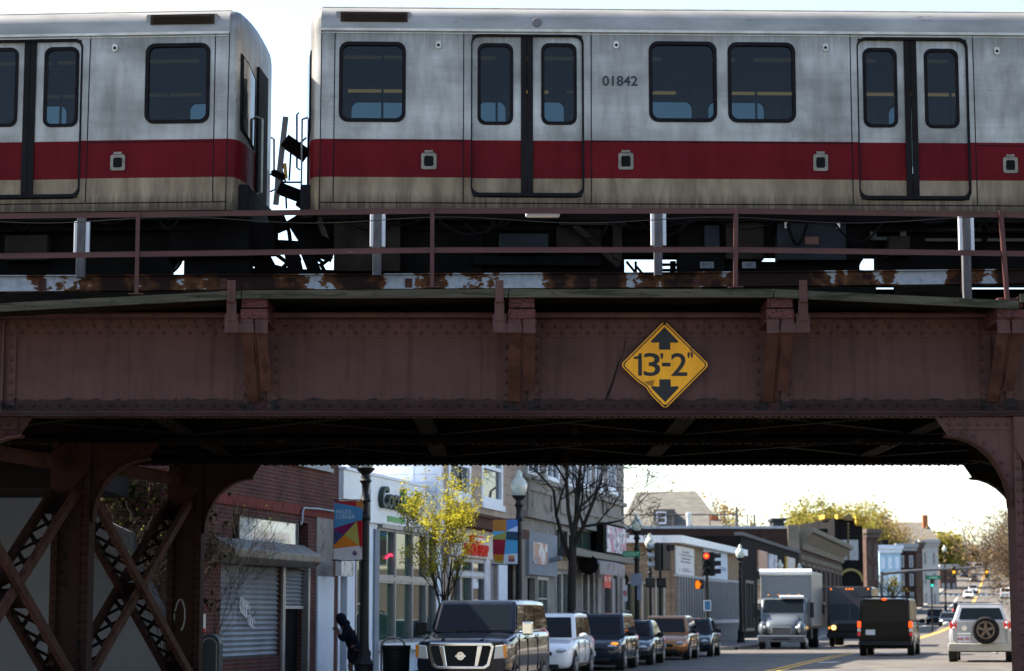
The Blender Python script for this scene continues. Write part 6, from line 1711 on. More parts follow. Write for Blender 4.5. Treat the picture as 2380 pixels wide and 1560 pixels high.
# --- box truck -----------------------------------------------------------------
TD = 108.0; TX = gX(1819, TD)
tr = thing('box_truck', 'silver grey box truck with a rounded hood, coming down the street', 'truck', (TX, TD, gz(TX, TD)), radians(-102.4))
m_box = mat('box_panel', (.20,.22,.235), .28, metal=.35, var=.05, sc=.5)
m_boxs = mat('box_side', (.20,.195,.185), .4, metal=.1, var=.08, sc=.6)
p_truck = paintmat('truck_paint', (.085,.10,.115), .2, .3)
n = MB(); n.b2((-9.2, -1.28, 1.12), (-2.2, 1.28, 3.86)); bx_ = n.build('cargo_box', m_boxs, tr, bevel=.04)
n = MB(); n.b2((-2.2, -1.24, 1.3), (-2.16, 1.24, 3.62)); n.build('front_panel', m_box, bx_)
n = MB(); n.tube([(-2.22, -1.30, 3.80), (-2.22, 1.30, 3.80)], .17, 12); n.build('corner_cap', mat('bright_cap', (.75,.80,.82), .3, metal=.3, var=.03), bx_, smooth=True)
for s_ in (-1, 1):
    n = MB(); n.b2((-9.2, s_*1.285-.005, 1.16), (-2.3, s_*1.285+.005, 1.22)); n.b2((-9.2, s_*1.285-.005, 3.7), (-2.3, s_*1.285+.005, 3.78)); n.build('side_rail', m_alu, bx_)
n = MB(); n.prism([(1.3,.9),(1.3,2.05),(1.2,2.5),(1.05,2.62)] if False else [(-2.05,.8),(-.55,.8),(-.55,1.78),(-1.05,2.48),(-2.05,2.55)], -1.12, 1.12, 'y'); cb_ = n.build('cab', p_truck, tr, bevel=.09, seg=3, smooth=True)
def tws(q, r): return (-.55+(-1.05+.55)*r+.012, q*1.02, 1.78+(2.48-1.78)*r+.012)
n = MB(); n.add([tws(-.97,.02), tws(.97,.02), tws(.93,.93), tws(-.93,.93)], [(0,1,2,3)]); n.build('windshield', m_cglass, cb_)
n = MB(); n.b2((-1.12, -.2, 2.50), (-.86, 1.0, 2.64)); n.build('sun_visor', mat('bright_visor', (.8,.82,.82), .25, metal=.2, var=.03), cb_, bevel=.04)
for k in range(4): n = MB(); n.ell((-1.0, -.75+k*.5, 2.66), (.06,.05,.04), 8, 5); n.build('marker_lamp', m_amb, cb_)
hs = []
for x, w_, zt, zl in ((.62,.62,1.12,.62), (.55,.74,1.28,.6), (.30,.84,1.48,.6), (-.1,.92,1.62,.6), (-.62,1.0,1.80,.6)):
    h_ = [(0,zl),(w_*.8,zl),(w_,zl+.2),(w_,zt-.22),(w_*.86,zt-.05),(w_*.45,zt+.01),(0,zt+.03)]
    hs.append([(x,-a,b_) for a, b_ in h_]+[(x,a,b_) for a, b_ in h_[-2:0:-1]])
n = MB(); n.loft(hs); hd_ = n.build('hood', p_truck, tr, smooth=True, sub=1)
n = MB(); n.b2((.58,-.48,.74),(.645,.48,1.10)); gr_ = n.build('grille', m_alu, hd_, bevel=.02)
n = MB()
for k in range(6): n.b2((.646,-.45,.77+k*.055),(.656,.45,.80+k*.055))
n.build('grille_bar', m_trimb, gr_)
for s_ in (-1, 1):
    n = MB(); n.ell((.18, s_*.93, .98), (.5,.24,.40), 14, 9); fe = n.build('fender', p_truck, tr, smooth=True)
    n = MB(); n.ell((.50, s_*.86, 1.06), (.17,.19,.11), 10, 6); n.build('headlight', m_head, fe, smooth=True)
    n = MB(); n.b2((-.95, s_*1.38-.1, 1.55), (-.85, s_*1.38+.1, 2.3)); n.tube([(-.95, s_*1.1, 2.2), (-.9, s_*1.38, 2.2)], .02, 5); n.build('wing_mirror', m_trimb, cb_, bevel=.03)
    n = MB(); n.add([(-.8,s_*1.13,1.75),(-1.85,s_*1.13,1.75),(-1.85,s_*1.13,2.35),(-1.15,s_*1.13,2.35)], [(0,1,2,3)]); n.build('side_window', m_cglass, cb_)
    n = MB(); n.lathe([(.46,0),(.46,.5)], 18, (-7.0, s_*1.0+.25, .5), R=Matrix.Rotation(pi/2, 3, 'X')); 
    wheel(tr, -.1, s_*1.0, .48, .26, s_); wheel(tr, -6.6, s_*.98, .5, .5, s_)
n = MB(); n.b2((.45,-1.16,.36),(.72,1.16,.70)); bp_ = n.build('bumper', p_truck, tr, bevel=.06, seg=3)
n = MB(); n.b2((.721,-.44,.47),(.73,.44,.55)); n.build('bumper_slot', m_trimb, bp_)
n = MB(); n.b2((-9.0,-.5,.7),(-.3,.5,1.1)); n.b2((-4.2,-1.15,.5),(-3.0,1.15,1.0)); n.build('chassis', m_trimb, tr)

# --- dark step van --------------------------------------------------------------
SD = 116.0; SX_ = gX(1976, SD)
sv = thing('step_van', 'tall dark brown delivery van with round headlamps lit, beside the box truck', 'van', (SX_, SD, gz(SX_, SD)), radians(-102.4))
p_brown = paintmat('brown_black_paint', (.020,.016,.013), 0, .35)
n = MB(); n.prism([(-7.5,.55),(.05,.55),(.12,.8),(.10,1.35),(-.25,2.2),(-.35,3.15),(-7.5,3.15)], -1.16, 1.16, 'y'); bo = n.build('body', p_brown, sv, bevel=.07, seg=3, smooth=True)
n = MB()
def svp(y, r): return (.10-.35*r+.012, y, 1.35+.85*r+.01)
for y0, y1 in ((-1.05,-.04),(.04,1.05)):
    n = MB(); n.add([svp(y0,.06), svp(y1,.06), svp(y1,1.0), svp(y0,1.0)], [(0,1,2,3)]); n.build('windshield', darkglass('van_glass', (.012,.017,.016), .03, .4), bo)
n = MB(); n.b2((.06,-.62,.78),(.13,.62,1.22)); gr_ = n.build('grille', m_trimb, bo, bevel=.02)
n = MB(); n.b2((-.1,-1.2,.45),(.22,1.2,.72)); n.build('bumper', m_trimb, sv, bevel=.04)
for s_ in (-1, 1):
    n = MB(); n.lathe([(.13,0),(.12,.05),(.05,.08)], 14, (.11, s_*.84, 1.0), R=Matrix.Rotation(pi/2, 3, 'Y')); n.build('headlight', m_headon if s_ < 0 else m_headon, bo)
    n = MB(); n.ell((.10, s_*1.07, .98), (.05,.06,.08), 8, 5); n.build('indicator', emat('amber_glow', (1.0,.36,.04), .28), bo)
    n = MB(); n.b2((-.2, s_*1.42-.1, 1.7), (-.12, s_*1.42+.1, 2.2)); n.tube([(-.25, s_*1.15, 2.1), (-.18, s_*1.42, 2.1)], .02, 5); n.build('wing_mirror', m_trimb, bo)
    for y in (.98,): 
        n = MB(); n.ell((-.32, s_*y, 3.02), (.04,.05,.05), 8, 5); n.build('marker_lamp', emat('orange_marker', (1.0,.22,.03), .3), bo)
    wheel(sv, -.8, s_*1.0, .42, .25, s_); wheel(sv, -5.6, s_*.95, .42, .45, s_)
for y in (-.16, 0, .16):
    n = MB(); n.ell((-.33, y, 3.02), (.04,.05,.05), 8, 5); n.build('marker_lamp', emat('orange_marker', (1.0,.22,.03), .3), bo)
n = MB(); n.b2((-7.5,-.6,.42),(-.1,.6,.6)); n.build('chassis', m_trimb, sv)

# --- black van, seen from behind -----------------------------------------------------
HA = radians(76.2)
BD = 81.0; BXX = gX(2058, BD)
bv = car('delivery_van', 'black panel van with its brake lights on, driving away from the camera', 'van', BXX, BD, gz(BXX, BD), HA, p_black, 5.2, 1.98, 2.10, 'boxvan', None, wheels=.36, plate=False, front=False, zb=.32, over=dict(roofw=.86, belt=.57, tail=.57))
vb = [o for o in kids(bv) if o.name.startswith('body')][0]
for o in list(kids(vb)):
    if o.name.split('.')[0] == 'tail_light': bpy.data.objects.remove(o)
Lr = -5.2
n = MB(); n.prism([(-.93,.42),(.93,.42),(.94,1.2),(.80,1.98),(.72,2.07),(-.72,2.07),(-.80,1.98),(-.94,1.2)], Lr-.03, Lr+.12, 'x'); rp = n.build('rear_door', p_black, bv, bevel=.03)
n = MB(); n.prism([(-.82,1.22),(.82,1.22),(.74,1.93),(-.74,1.93)], Lr-.045, Lr-.031, 'x'); n.build('rear_window', m_cglass, rp)
n = MB(); n.b2((Lr-.04, -.006, .45), (Lr-.031, .006, 1.2)); n.build('door_gap', m_trimb, rp)
for s_ in (-1, 1):
    n = MB(); n.b2((Lr-.05, s_*.93-.07, 1.02), (Lr+.08, s_*.93+.07, 1.26)); n.build('brake_lamp', m_brake, rp, bevel=.03)
    n = MB(); n.b2((Lr-.05, s_*.945-.06, .72), (Lr+.08, s_*.945+.06, .86)); n.build('tail_light', m_redl2, rp, bevel=.02)
    n = MB(); n.b2((Lr-.05, s_*.94-.06, .88), (Lr+.08, s_*.94+.06, 1.0)); n.build('reversing_lamp', lensmat('clear_lens', (.5,.5,.5)), rp)
n = MB(); n.ell((Lr-.02, .0, 2.06), (.06,.10,.045), 8, 5); n.build('brake_lamp', m_brake, rp)
n = MB(); n.b2((Lr-.05, .36, .76), (Lr-.031, .70, .95)); n.build('license_plate', m_plate, rp)
n = MB(); n.b2((Lr-.12, -.96, .36), (Lr+.05, .96, .52)); n.build('bumper', m_trimb, bv, bevel=.03)
n = MB()
for k in range(4): n.b2((Lr+.5+k*1.1, -.86, 2.15), (Lr+.56+k*1.1, .86, 2.19))
for s_ in (-1, 1): n.tube([(Lr+.3, s_*.8, 2.17), (Lr+4.0, s_*.8, 2.17)], .02, 5); n.b2((Lr+.5, s_*.8-.02, 2.05), (Lr+.55, s_*.8+.02, 2.16))
n.build('roof_rack', m_trimb, bv)

# --- silver car with the spare wheel ----------------------------------------------------
RD = 63.0; RX = gX(2281, RD)
rv = car('silver_suv', 'silver sport utility car with a spare wheel on its tailgate, nearest on the right lane', 'car', RX, RD, gz(RX, RD)-.02, radians(77.0), p_silver, 4.6, 1.83, 1.69, 'suv', None, wheels=.36, plate=False, rails=1, front=False, zb=.36, over=dict(rb=.965, roofw=.64))
vb = [o for o in kids(rv) if o.name.startswith('body')][0]
for o in list(kids(vb)):
    if o.name.split('.')[0] == 'tail_light': bpy.data.objects.remove(o)
cabr = [o for o in kids(rv) if o.name.startswith('cabin')][0]
for o in list(kids(cabr)):
    if o.name.startswith('rear_window'): bpy.data.objects.remove(o)
Lr = -4.6
# seen from behind the car's left side is on the left: across coordinate = -y
tg = [(-.72,.52),(.72,.52),(.80,.62),(.80,1.10),(.74,1.22),(.60,1.60),(-.60,1.60),(-.74,1.22),(-.80,1.10),(-.80,.62)]
n = MB(); rr2 = []
n.prism(tg[:5]+[tg[7]-(0 if False else 0)] if False else [(-.72,.54),(.72,.54),(.80,.64),(.80,1.12),(.76,1.2),(-.76,1.2),(-.80,1.12),(-.80,.64)], Lr-.035, Lr+.15, 'x'); tgp = n.build('tailgate', p_silver, rv, bevel=.03, seg=3)
def rwin(y, z): return (Lr-.03+(z-1.2)*.36, y, z)
n = MB(); n.add([rwin(-.74,1.19), rwin(.74,1.19), rwin(.60,1.63), rwin(-.60,1.63)] + [(x+.12, y, z) for x, y, z in (rwin(-.74,1.19), rwin(.74,1.19), rwin(.60,1.63), rwin(-.60,1.63))], [(0,1,2,3),(7,6,5,4),(0,4,5,1),(1,5,6,2),(2,6,7,3),(3,7,4,0)]); n.build('window_surround', p_silver, tgp, bevel=.02)
n = MB(); n.add([(a-.012, b_, c_) for a, b_, c_ in (rwin(-.66,1.235), rwin(.60,1.235), rwin(.51,1.56), rwin(-.55,1.56))], [(0,1,2,3)]); n.build('rear_window', m_cglass, tgp)
n = MB(); n.b2((Lr+.14, -.62, 1.635), (Lr+.32, .62, 1.685)); n.build('spoiler', p_silver, tgp, bevel=.02)
for s_, z0, z1 in ((-1,.93,1.21),(1,.92,1.2)):
    n = MB(); n.prism([(s_*.66,z0+.05),(s_*.72,z0),(s_*.86,z0+.06),(s_*.86,z1-.06),(s_*.76,z1),(s_*.66,z1-.04)], Lr-.05, Lr+.12, 'x'); tl = n.build('tail_light', m_redl2, tgp, bevel=.02)
    n = MB(); n.ell((Lr-.05, s_*.74, z0+.06), (.02,.05,.05), 8, 5); n.ell((Lr-.05, s_*.75, z1-.07), (.02,.05,.045), 8, 5); n.build('clear_lens', lensmat('clear_lens', (.5,.5,.5)), tl, smooth=True)
    n = MB(); n.b2((Lr-.075, s_*.68-.12, .40), (Lr-.06, s_*.68+.12, .44)); n.build('reflector', m_redl2, tgp)
sy, sz = -.15, .93
n = MB(); R_ = Matrix.Rotation(pi/2, 3, 'Y')
n.lathe([(.26,-.11),(.34,-.12),(.375,-.08),(.385,.0),(.375,.07),(.345,.10),(.25,.10)], 28, (Lr-.15, sy, sz), R=R_); sp_ = n.build('spare_tyre', m_tyre, tgp, smooth=True)
n = MB(); n.lathe([(.255,-.02),(.255,.005),(.235,.005),(.22,-.03),(.06,-.02),(.06,.01),(.02,.01)][::-1] if False else [(.255,.02),(.255,-.005)], 28, (Lr-.215, sy, sz), R=R_)
m_rrim = mat('dusty_rim', (.15,.11,.075), .5, metal=.4, var=.3, sc=9)
for k in range(5):
    a = 2*pi*k/5+pi/2; n.bar((Lr-.285, sy+.04*cos(a), sz+.04*sin(a)), (Lr-.275, sy+.235*cos(a), sz+.235*sin(a)), .075, .03, up=(1,0,0))
n.ring([(sy+.257*cos(2*pi*i/24), sz+.257*sin(2*pi*i/24)) for i in range(24)], [(sy+.215*cos(2*pi*i/24), sz+.215*sin(2*pi*i/24)) for i in range(24)], Lr-.30, Lr-.26, 'x')
n.lathe([(.06,-.03),(.06,.0)], 14, (Lr-.275, sy, sz), R=R_); n.build('rim', m_rrim, sp_)
n = MB(); n.b2((Lr-.055, .27, .59), (Lr-.04, .63, .78)); pl_ = n.build('license_plate', m_plate, tgp)
t = text('446 FK1', .12, mat('plate_red', (.35,.03,.03), .5), 'plate_lettering', pl_, loc=(Lr-.06, .45, .675), rot=(pi/2, 0, -pi/2), ext=.001, off=.003)
n = MB(); n.b2((Lr-.06, .26, .80), (Lr-.04, .66, .86)); n.build('plate_lamp_bar', m_chrome, tgp, bevel=.01)
n = MB(); n.lathe([(.07,0),(.07,.012),(.05,.012),(.05,0)], 16, (Lr-.05, .45, .98), R=Matrix.Rotation(-pi/2, 3, 'Y')); n.b2((Lr-.062, .40, .965), (Lr-.05, .50, .985)); n.build('badge', m_chrome, tgp)
n = MB(); n.b2((Lr-.04, -.70, .6), (Lr-.034, -.69, 1.15)); n.b2((Lr-.04, -.745, .62), (Lr-.034, -.735, 1.15)); n.build('door_gap', m_trimb, tgp)
n = MB(); n.prism([(-.90,.33),(.90,.33),(.93,.45),(.90,.56),(-.90,.56),(-.93,.45)], Lr-.09, Lr+.3, 'x'); n.build('bumper', paintmat('beige_bumper', (.36,.34,.29), .3, .4), rv, bevel=.03, seg=3)
n = MB(); n.tube([(Lr+.1, -.45, .28), (Lr-.1, -.45, .27)], .035, 8); n.build('exhaust', m_rim, rv)

# --- traffic further up the hill ------------------------------------------------------------
HO = radians(-102.5); HW_ = radians(77.5)
far = [
 ('far_suv','dark sport utility car waiting beyond the black van, right of it', 2172, 238, p_black, 4.7,1.88,1.75,'suv',HO,1,'off'),
 ('far_sedan','silver blue sedan coming towards the camera left of the silver car with the spare wheel', 2201, 226, p_slate, 4.6,1.8,1.45,'sedan',HO,1,'white'),
 ('far_van','dark tall car just left of the silver car\'s roof', 2231, 262, p_black, 4.8,1.95,1.95,'wagon',HW_,0,'off'),
 ('far_car','white car with bright headlights, first in the line on the hill', 2251, 372, p_white, 4.6,1.8,1.5,'sedan',HO,1,'white'),
 ('far_car','silver car second in the line on the hill, half behind the white one', 2262, 405, p_silver, 4.6,1.85,1.65,'suv',HO,1,'white'),
 ('far_car','dark car with two bright headlights alone high on the hill', 2264, 470, p_black, 4.6,1.85,1.5,'sedan',HO,1,'white'),
 ('far_car','blue car parked on the left high on the hill', 2243, 500, p_blue, 4.6,1.85,1.7,'suv',HO,1,'off'),
 ('far_car','silver car parked uppermost on the left of the hill', 2254, 560, p_silver, 4.6,1.85,1.7,'suv',HO,1,'off'),
 ('far_car','dark car with headlights at the hill crest', 2276, 600, p_black, 4.6,1.85,1.7,'suv',HO,1,'white'),
 ('far_car','white sport utility car on the right lane, partly screened by the bridge column', 2338, 372, p_white, 4.8,1.95,1.85,'suv',HW_,0,'off'),
 ('far_car','dark car at the top of the right lane under the bare trees', 2296, 600, p_black, 4.6,1.85,1.5,'sedan',HW_,0,'off'),
]
for nm, lb, px_, D, pt, L, w_, h_, kd, hd, fr, lg in far:
    X = gX(px_, D); 
    X = P(px_, 1400, D).x
    car(nm, lb, 'car', X, D, gz(X, D), hd, pt, L, w_, h_, kd, 'traffic up the hill', lights=lg, detail=False, front=bool(fr), plate=False)
# ================================================================ STREET FURNITURE
m_lamp = mat('lamp_black', (.012,.012,.013), .45, var=.2)
def globemat():
    m, t, b, o = newmat('lamp_globe')
    b.inputs['Base Color'].default_value = (.62,.66,.56,1); b.inputs['Roughness'].default_value = .08
    b.inputs['Transmission Weight'].default_value = .35; b.inputs['Coat Weight'].default_value = 1
    return m
m_globe = globemat()
def lamp(px_, D, ybase, label, gd=.44):
    X = P(px_, ybase, D).x; z0 = gz(X, D)+.14; h = Zat(ybase, D)-z0
    c = thing('street_lamp', label, 'street lamp', (X, D, z0), 0, 'acorn globe street lamps')
    n = MB(); n.lathe([(.24,0),(.24,.12),(.20,.2),(.19,.55),(.21,.6),(.13,.75),(.105,.95),(.10,1.2),(.095,h-1.15),(.12,h-1.12),(.12,h-1.07),(.085,h-1.03),(.085,h-.75),(.13,h-.72),(.10,h-.66),(.075,h-.55),(.085,h-.35),(.14,h-.28),(.10,h-.24),(.09,h-.14),(.19,h-.05),(.21,h)], 16)
    n.build('pole', m_lamp, c, smooth=True)
    q = gd/2
    n = MB(); n.lathe([(q*.62,h+.002),(q*.86,h+q*.4),(q,h+q*.95),(q*.97,h+q*1.35),(q*.72,h+q*1.85),(q*.42,h+q*2.1),(q*.36,h+q*2.3),(q*.40,h+q*2.5),(q*.3,h+q*2.8),(q*.08,h+q*3.0)], 18); n.build('globe', m_globe, c, smooth=True)
    return c, X, h
lamp(850, 48.0, 1088, 'black street lamp nearest the camera, with the blue and yellow pennant hanging from it')
lamp(1206, 63.5, 1152, 'black street lamp with the patchwork pennant, in front of the concrete building', .5)
lamp(1480, 84, 1234, 'black street lamp with grey parking signs by the corner, right of the bare tree')
lamp(1510, 96, 1274, 'black street lamp just behind the backs of the traffic lights')
lamp(1720, 121, 1297, 'black street lamp in front of the corner between the tan and black buildings', .5)
lamp(1813, 146, 1324, 'street lamp globe showing above the middle of the box truck')
lamp(1858, 160, 1331, 'street lamp globe showing above the right end of the box truck')
lamp(2195, 300, 1282, 'far pale globe street lamp before the yellow green tree on the hill', .6)

def banner(name, label, px0, py0, px1, py1, D, polys, extra=None, txt=None):
    a = P(px0, py1, D); b_ = P(px1, py0, D); w = b_.x-a.x; h = b_.z-a.z
    o = thing(name, label, 'banner', (b_.x, D, a.z), radians(-4), 'fabric pennants on the street lamps')
    cols = {}
    for col, pts in polys: cols.setdefault(col, []).append(pts)
    n = MB(); mats = []
    n.prism([(-w,0),(0,0),(0,h),(-w,h)], .004, .012, 'y', 0); mats.append(mat('banner_base', (.30,.32,.36), .8, var=.08))
    for i, (col, pl) in enumerate(cols.items()):
        mats.append(mat('banner_%s' % '_'.join(str(int(c*100)) for c in col), col, .8, var=.08, sc=2))
        for pts in pl: n.prism([(-w+u*w, h*(1-v)) for u, v in pts], .0, .003, 'y', i+1)
    pn = n.build('cloth', mats, o)
    n = MB(); n.tube([(-w-.03,.006,h+.02),(.12,.006,h+.02)], .014, 6); n.tube([(-w-.03,.006,-.02),(.12,.006,-.02)], .014, 6); n.build('arm', m_lamp, o)
    if txt:
        for s_, u0, u1, v0, v1 in txt: fit_text(s_, mat('banner_letter', (.42,.50,.58), .7), (-w+u0*w, -w+u1*w, h*(1-v1), h*(1-v0)), -.003, pn, 'lettering', .002, .0)
    n = MB()
    for (u, v, r, col) in extra or []:
        pass
    return o, w, h, pn
o, w, h, pn = banner('street_banner', 'blue banner with coloured wedges reading Fields Corner on the nearest lamp', 775, 1164, 843, 1300, 47.9, [
    ((.26,.025,.03), [(0,0),(.78,0),(.78,.10),(0,.03)]), ((.36,.13,.03), [(.78,0),(1,0),(1,.13),(.78,.10)]),
    ((.06,.19,.34), [(0,.03),(.78,.10),(1,.13),(1,.33),(0,.47)]), ((.14,.015,.07), [(0,.47),(.80,.345),(.36,.585),(0,.50)]),
    ((.30,.28,.07), [(.80,.345),(.90,.77),(.36,.585)]), ((.30,.015,.02), [(.80,.345),(1,.33),(1,.80),(.90,.77)]),
    ((.03,.05,.12), [(0,.50),(.36,.585),(0,.76)]), ((.45,.15,.02), [(.36,.585),(.90,.77),(0,.82),(0,.76)]), ((.46,.45,.47), [(0,.82),(.90,.77),(1,.94),(1,1),(0,1)])],
    txt=[('FIELDS', .07, .60, .155, .225), ('CORNER', .07, .72, .24, .31)])
n = MB(); n.lathe([(.055,0),(.05,.004)], 14, (-w+.74*w, 0, h*.105), R=Matrix.Rotation(pi/2, 3, 'X')); n.prism([(-w+.74*w+.05*cos(a), h*.105+.05*sin(a)) for a in (0,.8,1.6)]+[(-w+.74*w, h*.105)], -.006, -.004, 'y', 1); n.build('emblem', [mat('emblem_navy', (.05,.07,.2), .6), mat('emblem_orange', (.55,.2,.03), .6)], pn)
o, w, h, pn = banner('street_banner', 'patchwork banner of orange, olive, crimson and light blue panels on the second lamp', 1145, 1208, 1203, 1311, 63.3, [
    ((.34,.16,.04), [(0,.0),(.55,0),(.55,.26),(0,.26)]), ((.07,.17,.42), [(.55,0),(1,0),(1,.14),(.55,.26)]), ((.48,.56,.75), [(.55,.26),(1,.14),(1,.27),(.55,.255)]),
    ((.08,.32,.55), [(0,.26),(.53,.265),(0,.38)]), ((.24,.25,.07), [(.53,.265),(.52,.45),(0,.44),(0,.38)]), ((.025,.055,.09), [(.55,.26),(1,.275),(1,.47),(.53,.45)]),
    ((.22,.02,.035), [(0,.44),(.52,.45),(.46,.79),(.02,.78)]), ((.07,.28,.46), [(.53,.45),(1,.47),(1,.76),(.46,.78)]), ((.36,.14,.02), [(.02,.78),(.46,.79),(.43,.93),(.05,.92)]), ((.46,.52,.60), [(.46,.785),(1,.76),(1,1),(.43,.98)]), ((.26,.25,.05), [(.05,.92),(.43,.93),(.43,.98),(.07,.97)])])
n = MB(); n.b2((-w+.63*w, -.003, h*.05), (-w+.88*w, 0, h*.12), 0); n.b2((-w+.63*w, -.003, h*.125), (-w+.88*w, 0, h*.19), 1); n.build('emblem', [mat('emblem_wine', (.22,.06,.08), .6), mat('emblem_tan', (.42,.20,.05), .6)], pn)
# parking signs on a lamp pole, no-turn sign, small blue sign
def signplate(name, label, px0, py0, px1, py1, D, m_, cat='sign', back=True, rz=0):
    a = P(px0, py1, D); b_ = P(px1, py0, D); w = b_.x-a.x; h = b_.z-a.z
    o = thing(name, label, cat, ((a.x+b_.x)/2, D, a.z), rz)
    n = MB(); n.prism(rrect(-w/2, w/2, 0, h, min(w,h)*.1, 3), 0, .02, 'y'); pn = n.build('panel', m_, o)
    return o, w, h, pn
m_greysign = mat('sign_back_grey', (.17,.20,.26), .5, var=.1)
signplate('parking_sign', 'grey sign back on the corner lamp post, the wide upper plate', 1466, 1333, 1492, 1362, 83.7, m_greysign)
signplate('parking_sign', 'narrow tall grey sign back hanging below the wide one on the corner lamp', 1481, 1364, 1490, 1395, 83.7, m_greysign)
o, w, h, pn = signplate('turn_sign', 'white sign with a red ring beside the corner shop door', 1447.5, 1360, 1458, 1398, 93, m_plate)
n = MB(); n.ring([(w*.42*cos(2*pi*i/20), h*.5+w*.8*.75*sin(2*pi*i/20)) for i in range(20)], [(w*.28*cos(2*pi*i/20), h*.5+w*.8*.5*sin(2*pi*i/20)) for i in range(20)], -.006, 0, 'y'); n.bar((-w*.3,-.004,h*.62),(w*.3,-.004,h*.38), .05, .006, up=(0,1,0)); n.build('ring', mat('sign_red', (.42,.02,.02), .5), pn)
n = MB(); a_ = P(1453, 1400, 93.05); n.tube([(0,.05,-3.0),(0,.05,.5)], .03, 6); n.build('post', m_alu, o)
o, w, h, pn = signplate('street_name_sign', 'green street name sign on the corner lamp, in front of the tan brick wall', 1447, 1281, 1488, 1294.5, 83.6, mat('street_green', (.01,.16,.07), .5, var=.08))
fit_text('LINCOLN ST', mat('sign_mint', (.35,.62,.48), .5), (-w*.44, w*.44, h*.2, h*.8), -.004, pn, 'lettering', .002, .01)
o, w, h, pn = signplate('blue_sign', 'small pale framed blue sign on the signal pole', 1636, 1395, 1653, 1420, 98.6, m_plate)
n = MB(); n.b2((-w*.38, -.008, h*.1), (w*.38, -.001, h*.9)); n.build('sign_face', mat('sign_sky', (.06,.20,.36), .5), pn)

# --- traffic lights ----------------------------------------------------------------
m_sig = mat('signal_black', (.014,.014,.015), .3, var=.15)
m_sigs = mat('signal_sheen', (.03,.03,.03), .25, metal=0, var=.1); m_vis = mat('visor_sheen', (.45,.45,.42), .25, metal=.5, var=.1)  # visors paled so that sun highlights sit in their colour
e_red = emat('signal_red', (1.0,.05,.04), .32); e_redc = emat('signal_red_core', (1.0,.40,.04), .3)
e_yel = emat('signal_yellow', (1.0,.42,.02), .35); e_grn = emat('signal_green', (.05,.9,.7), .25); e_hand = emat('hand_orange', (1.0,.20,.01), .28)
m_off = mat('lens_off', (.02,.025,.02), .15)
def head(root, c, rz, lit=None, n3=3, s=.36, visor=True):
    """three lamp signal head facing its own -y"""
    R = Matrix.Rotation(rz, 3, 'Z'); cx = Vector(c)
    n = MB(); n.box(cx, (s, .22, s*n3), 0, R); h_ = n.build('signal_head', m_sig, root, bevel=.03)
    for k in range(n3):
        zc = s*(n3/2-.5-k)
        n = MB(); Rm = R @ Matrix.Rotation(pi/2, 3, 'X')
        pos = cx + R @ Vector((0, -.115, zc)); m_ = m_off
        if lit is not None and lit[0] == k: m_ = lit[1]
        n.lathe([(s*.40, 0), (s*.34, .03), (s*.1, .05)], 16, pos, R=Rm); n.build('lens', m_, h_, smooth=True)
        if visor:
            n = MB(); pr = [Vector((s*.42*cos(a), 0, s*.42*sin(a))) for a in [radians(-30+240*i/10) for i in range(11)]]
            vs = [cx + R @ (p + Vector((0,-.11,zc))) for p in pr] + [cx + R @ (p*.97 + Vector((0,-.38,zc))) for p in pr]
            n.add(vs, [(i, i+1, 12+i, 11+i) for i in range(10)]); n.build('visor', m_sig if lit or m_sig is not m_sigs else m_vis, h_, smooth=True)
    return h_
D = 86.0; X = P(1535, 1350, D).x; z0 = gz(X, D)+.14
ts = thing('traffic_signal', 'cluster of black traffic light backs with glinting visors on the near corner', 'traffic light', (X, D, z0))
zt = Zat(1258, D)-z0
n = MB(); n.tube([(0,0,0),(0,0,zt-.1)], .06, 10); n.lathe([(.16,0),(.14,.3),(.07,.45)], 12); n.build('pole', m_sig, ts)
zc = Zat(1294, D)-z0
m_keep = m_sig; m_sig = m_sigs
head(ts, (-.10,0,zc), radians(-98)); head(ts, (.20,.05,zc), radians(-150))
m_sig = m_keep
n = MB(); n.b2((.34,-.1,Zat(1280,D)-z0),(.56,.1,Zat(1267,D)-z0)); n.build('detector', m_sig, ts)
for x0, x1 in ((1500,1523),(1526,1549)):
    n = MB(); n.b2((P(x0,1350,D).x-X, -.12, Zat(1366,D)-z0), (P(x1,1350,D).x-X, .12, Zat(1343,D)-z0)); ph = n.build('walk_signal', m_sigs if x0 < 1510 else m_sig, ts, bevel=.05)
D = 99.0; X = P(1643, 1350, D).x; z0 = gz(X, D)+.14
ts = thing('traffic_signal', 'traffic light showing red above an orange hand signal', 'traffic light', (X, D, z0))
n = MB(); n.tube([(0,0,0),(0,0,Zat(1338,D)-z0)], .07, 10); n.lathe([(.18,0),(.15,.3),(.07,.45)], 12); n.build('pole', m_sig, ts)
zc = Zat(1311, D)-z0
head(ts, (P(1640.5,1300,D).x-X, -.05, zc), 0, (0, e_red)); head(ts, (P(1656,1300,D).x-X, .1, zc), radians(80))
lens = MB(); lens.ell((P(1640.5,1300,D).x-X, -.26, zc+.36), (.07,.03,.07), 10, 6); lens.build('lamp_core', e_redc, ts, smooth=True)
n = MB(); n.b2((P(1614,1350,D).x-X, -.12, Zat(1369,D)-z0), (P(1635,1350,D).x-X, .1, Zat(1348,D)-z0)); ph = n.build('walk_signal', m_sig, ts, bevel=.03)
hx, hz = P(1621.5,1358,D).x-X, Zat(1359.5,D)-z0
n = MB(); n.prism([(hx-.10,hz-.17),(hx+.06,hz-.17),(hx+.10,hz-.03),(hx+.17,hz+.05),(hx+.13,hz+.07),(hx+.08,hz+.04),(hx+.07,hz+.16),(hx+.03,hz+.17),(hx+.01,hz+.2),(hx-.03,hz+.2),(hx-.05,hz+.17),(hx-.09,hz+.16),(hx-.11,hz+.02)], -.14, -.121, 'y'); n.build('hand', e_hand, ph)
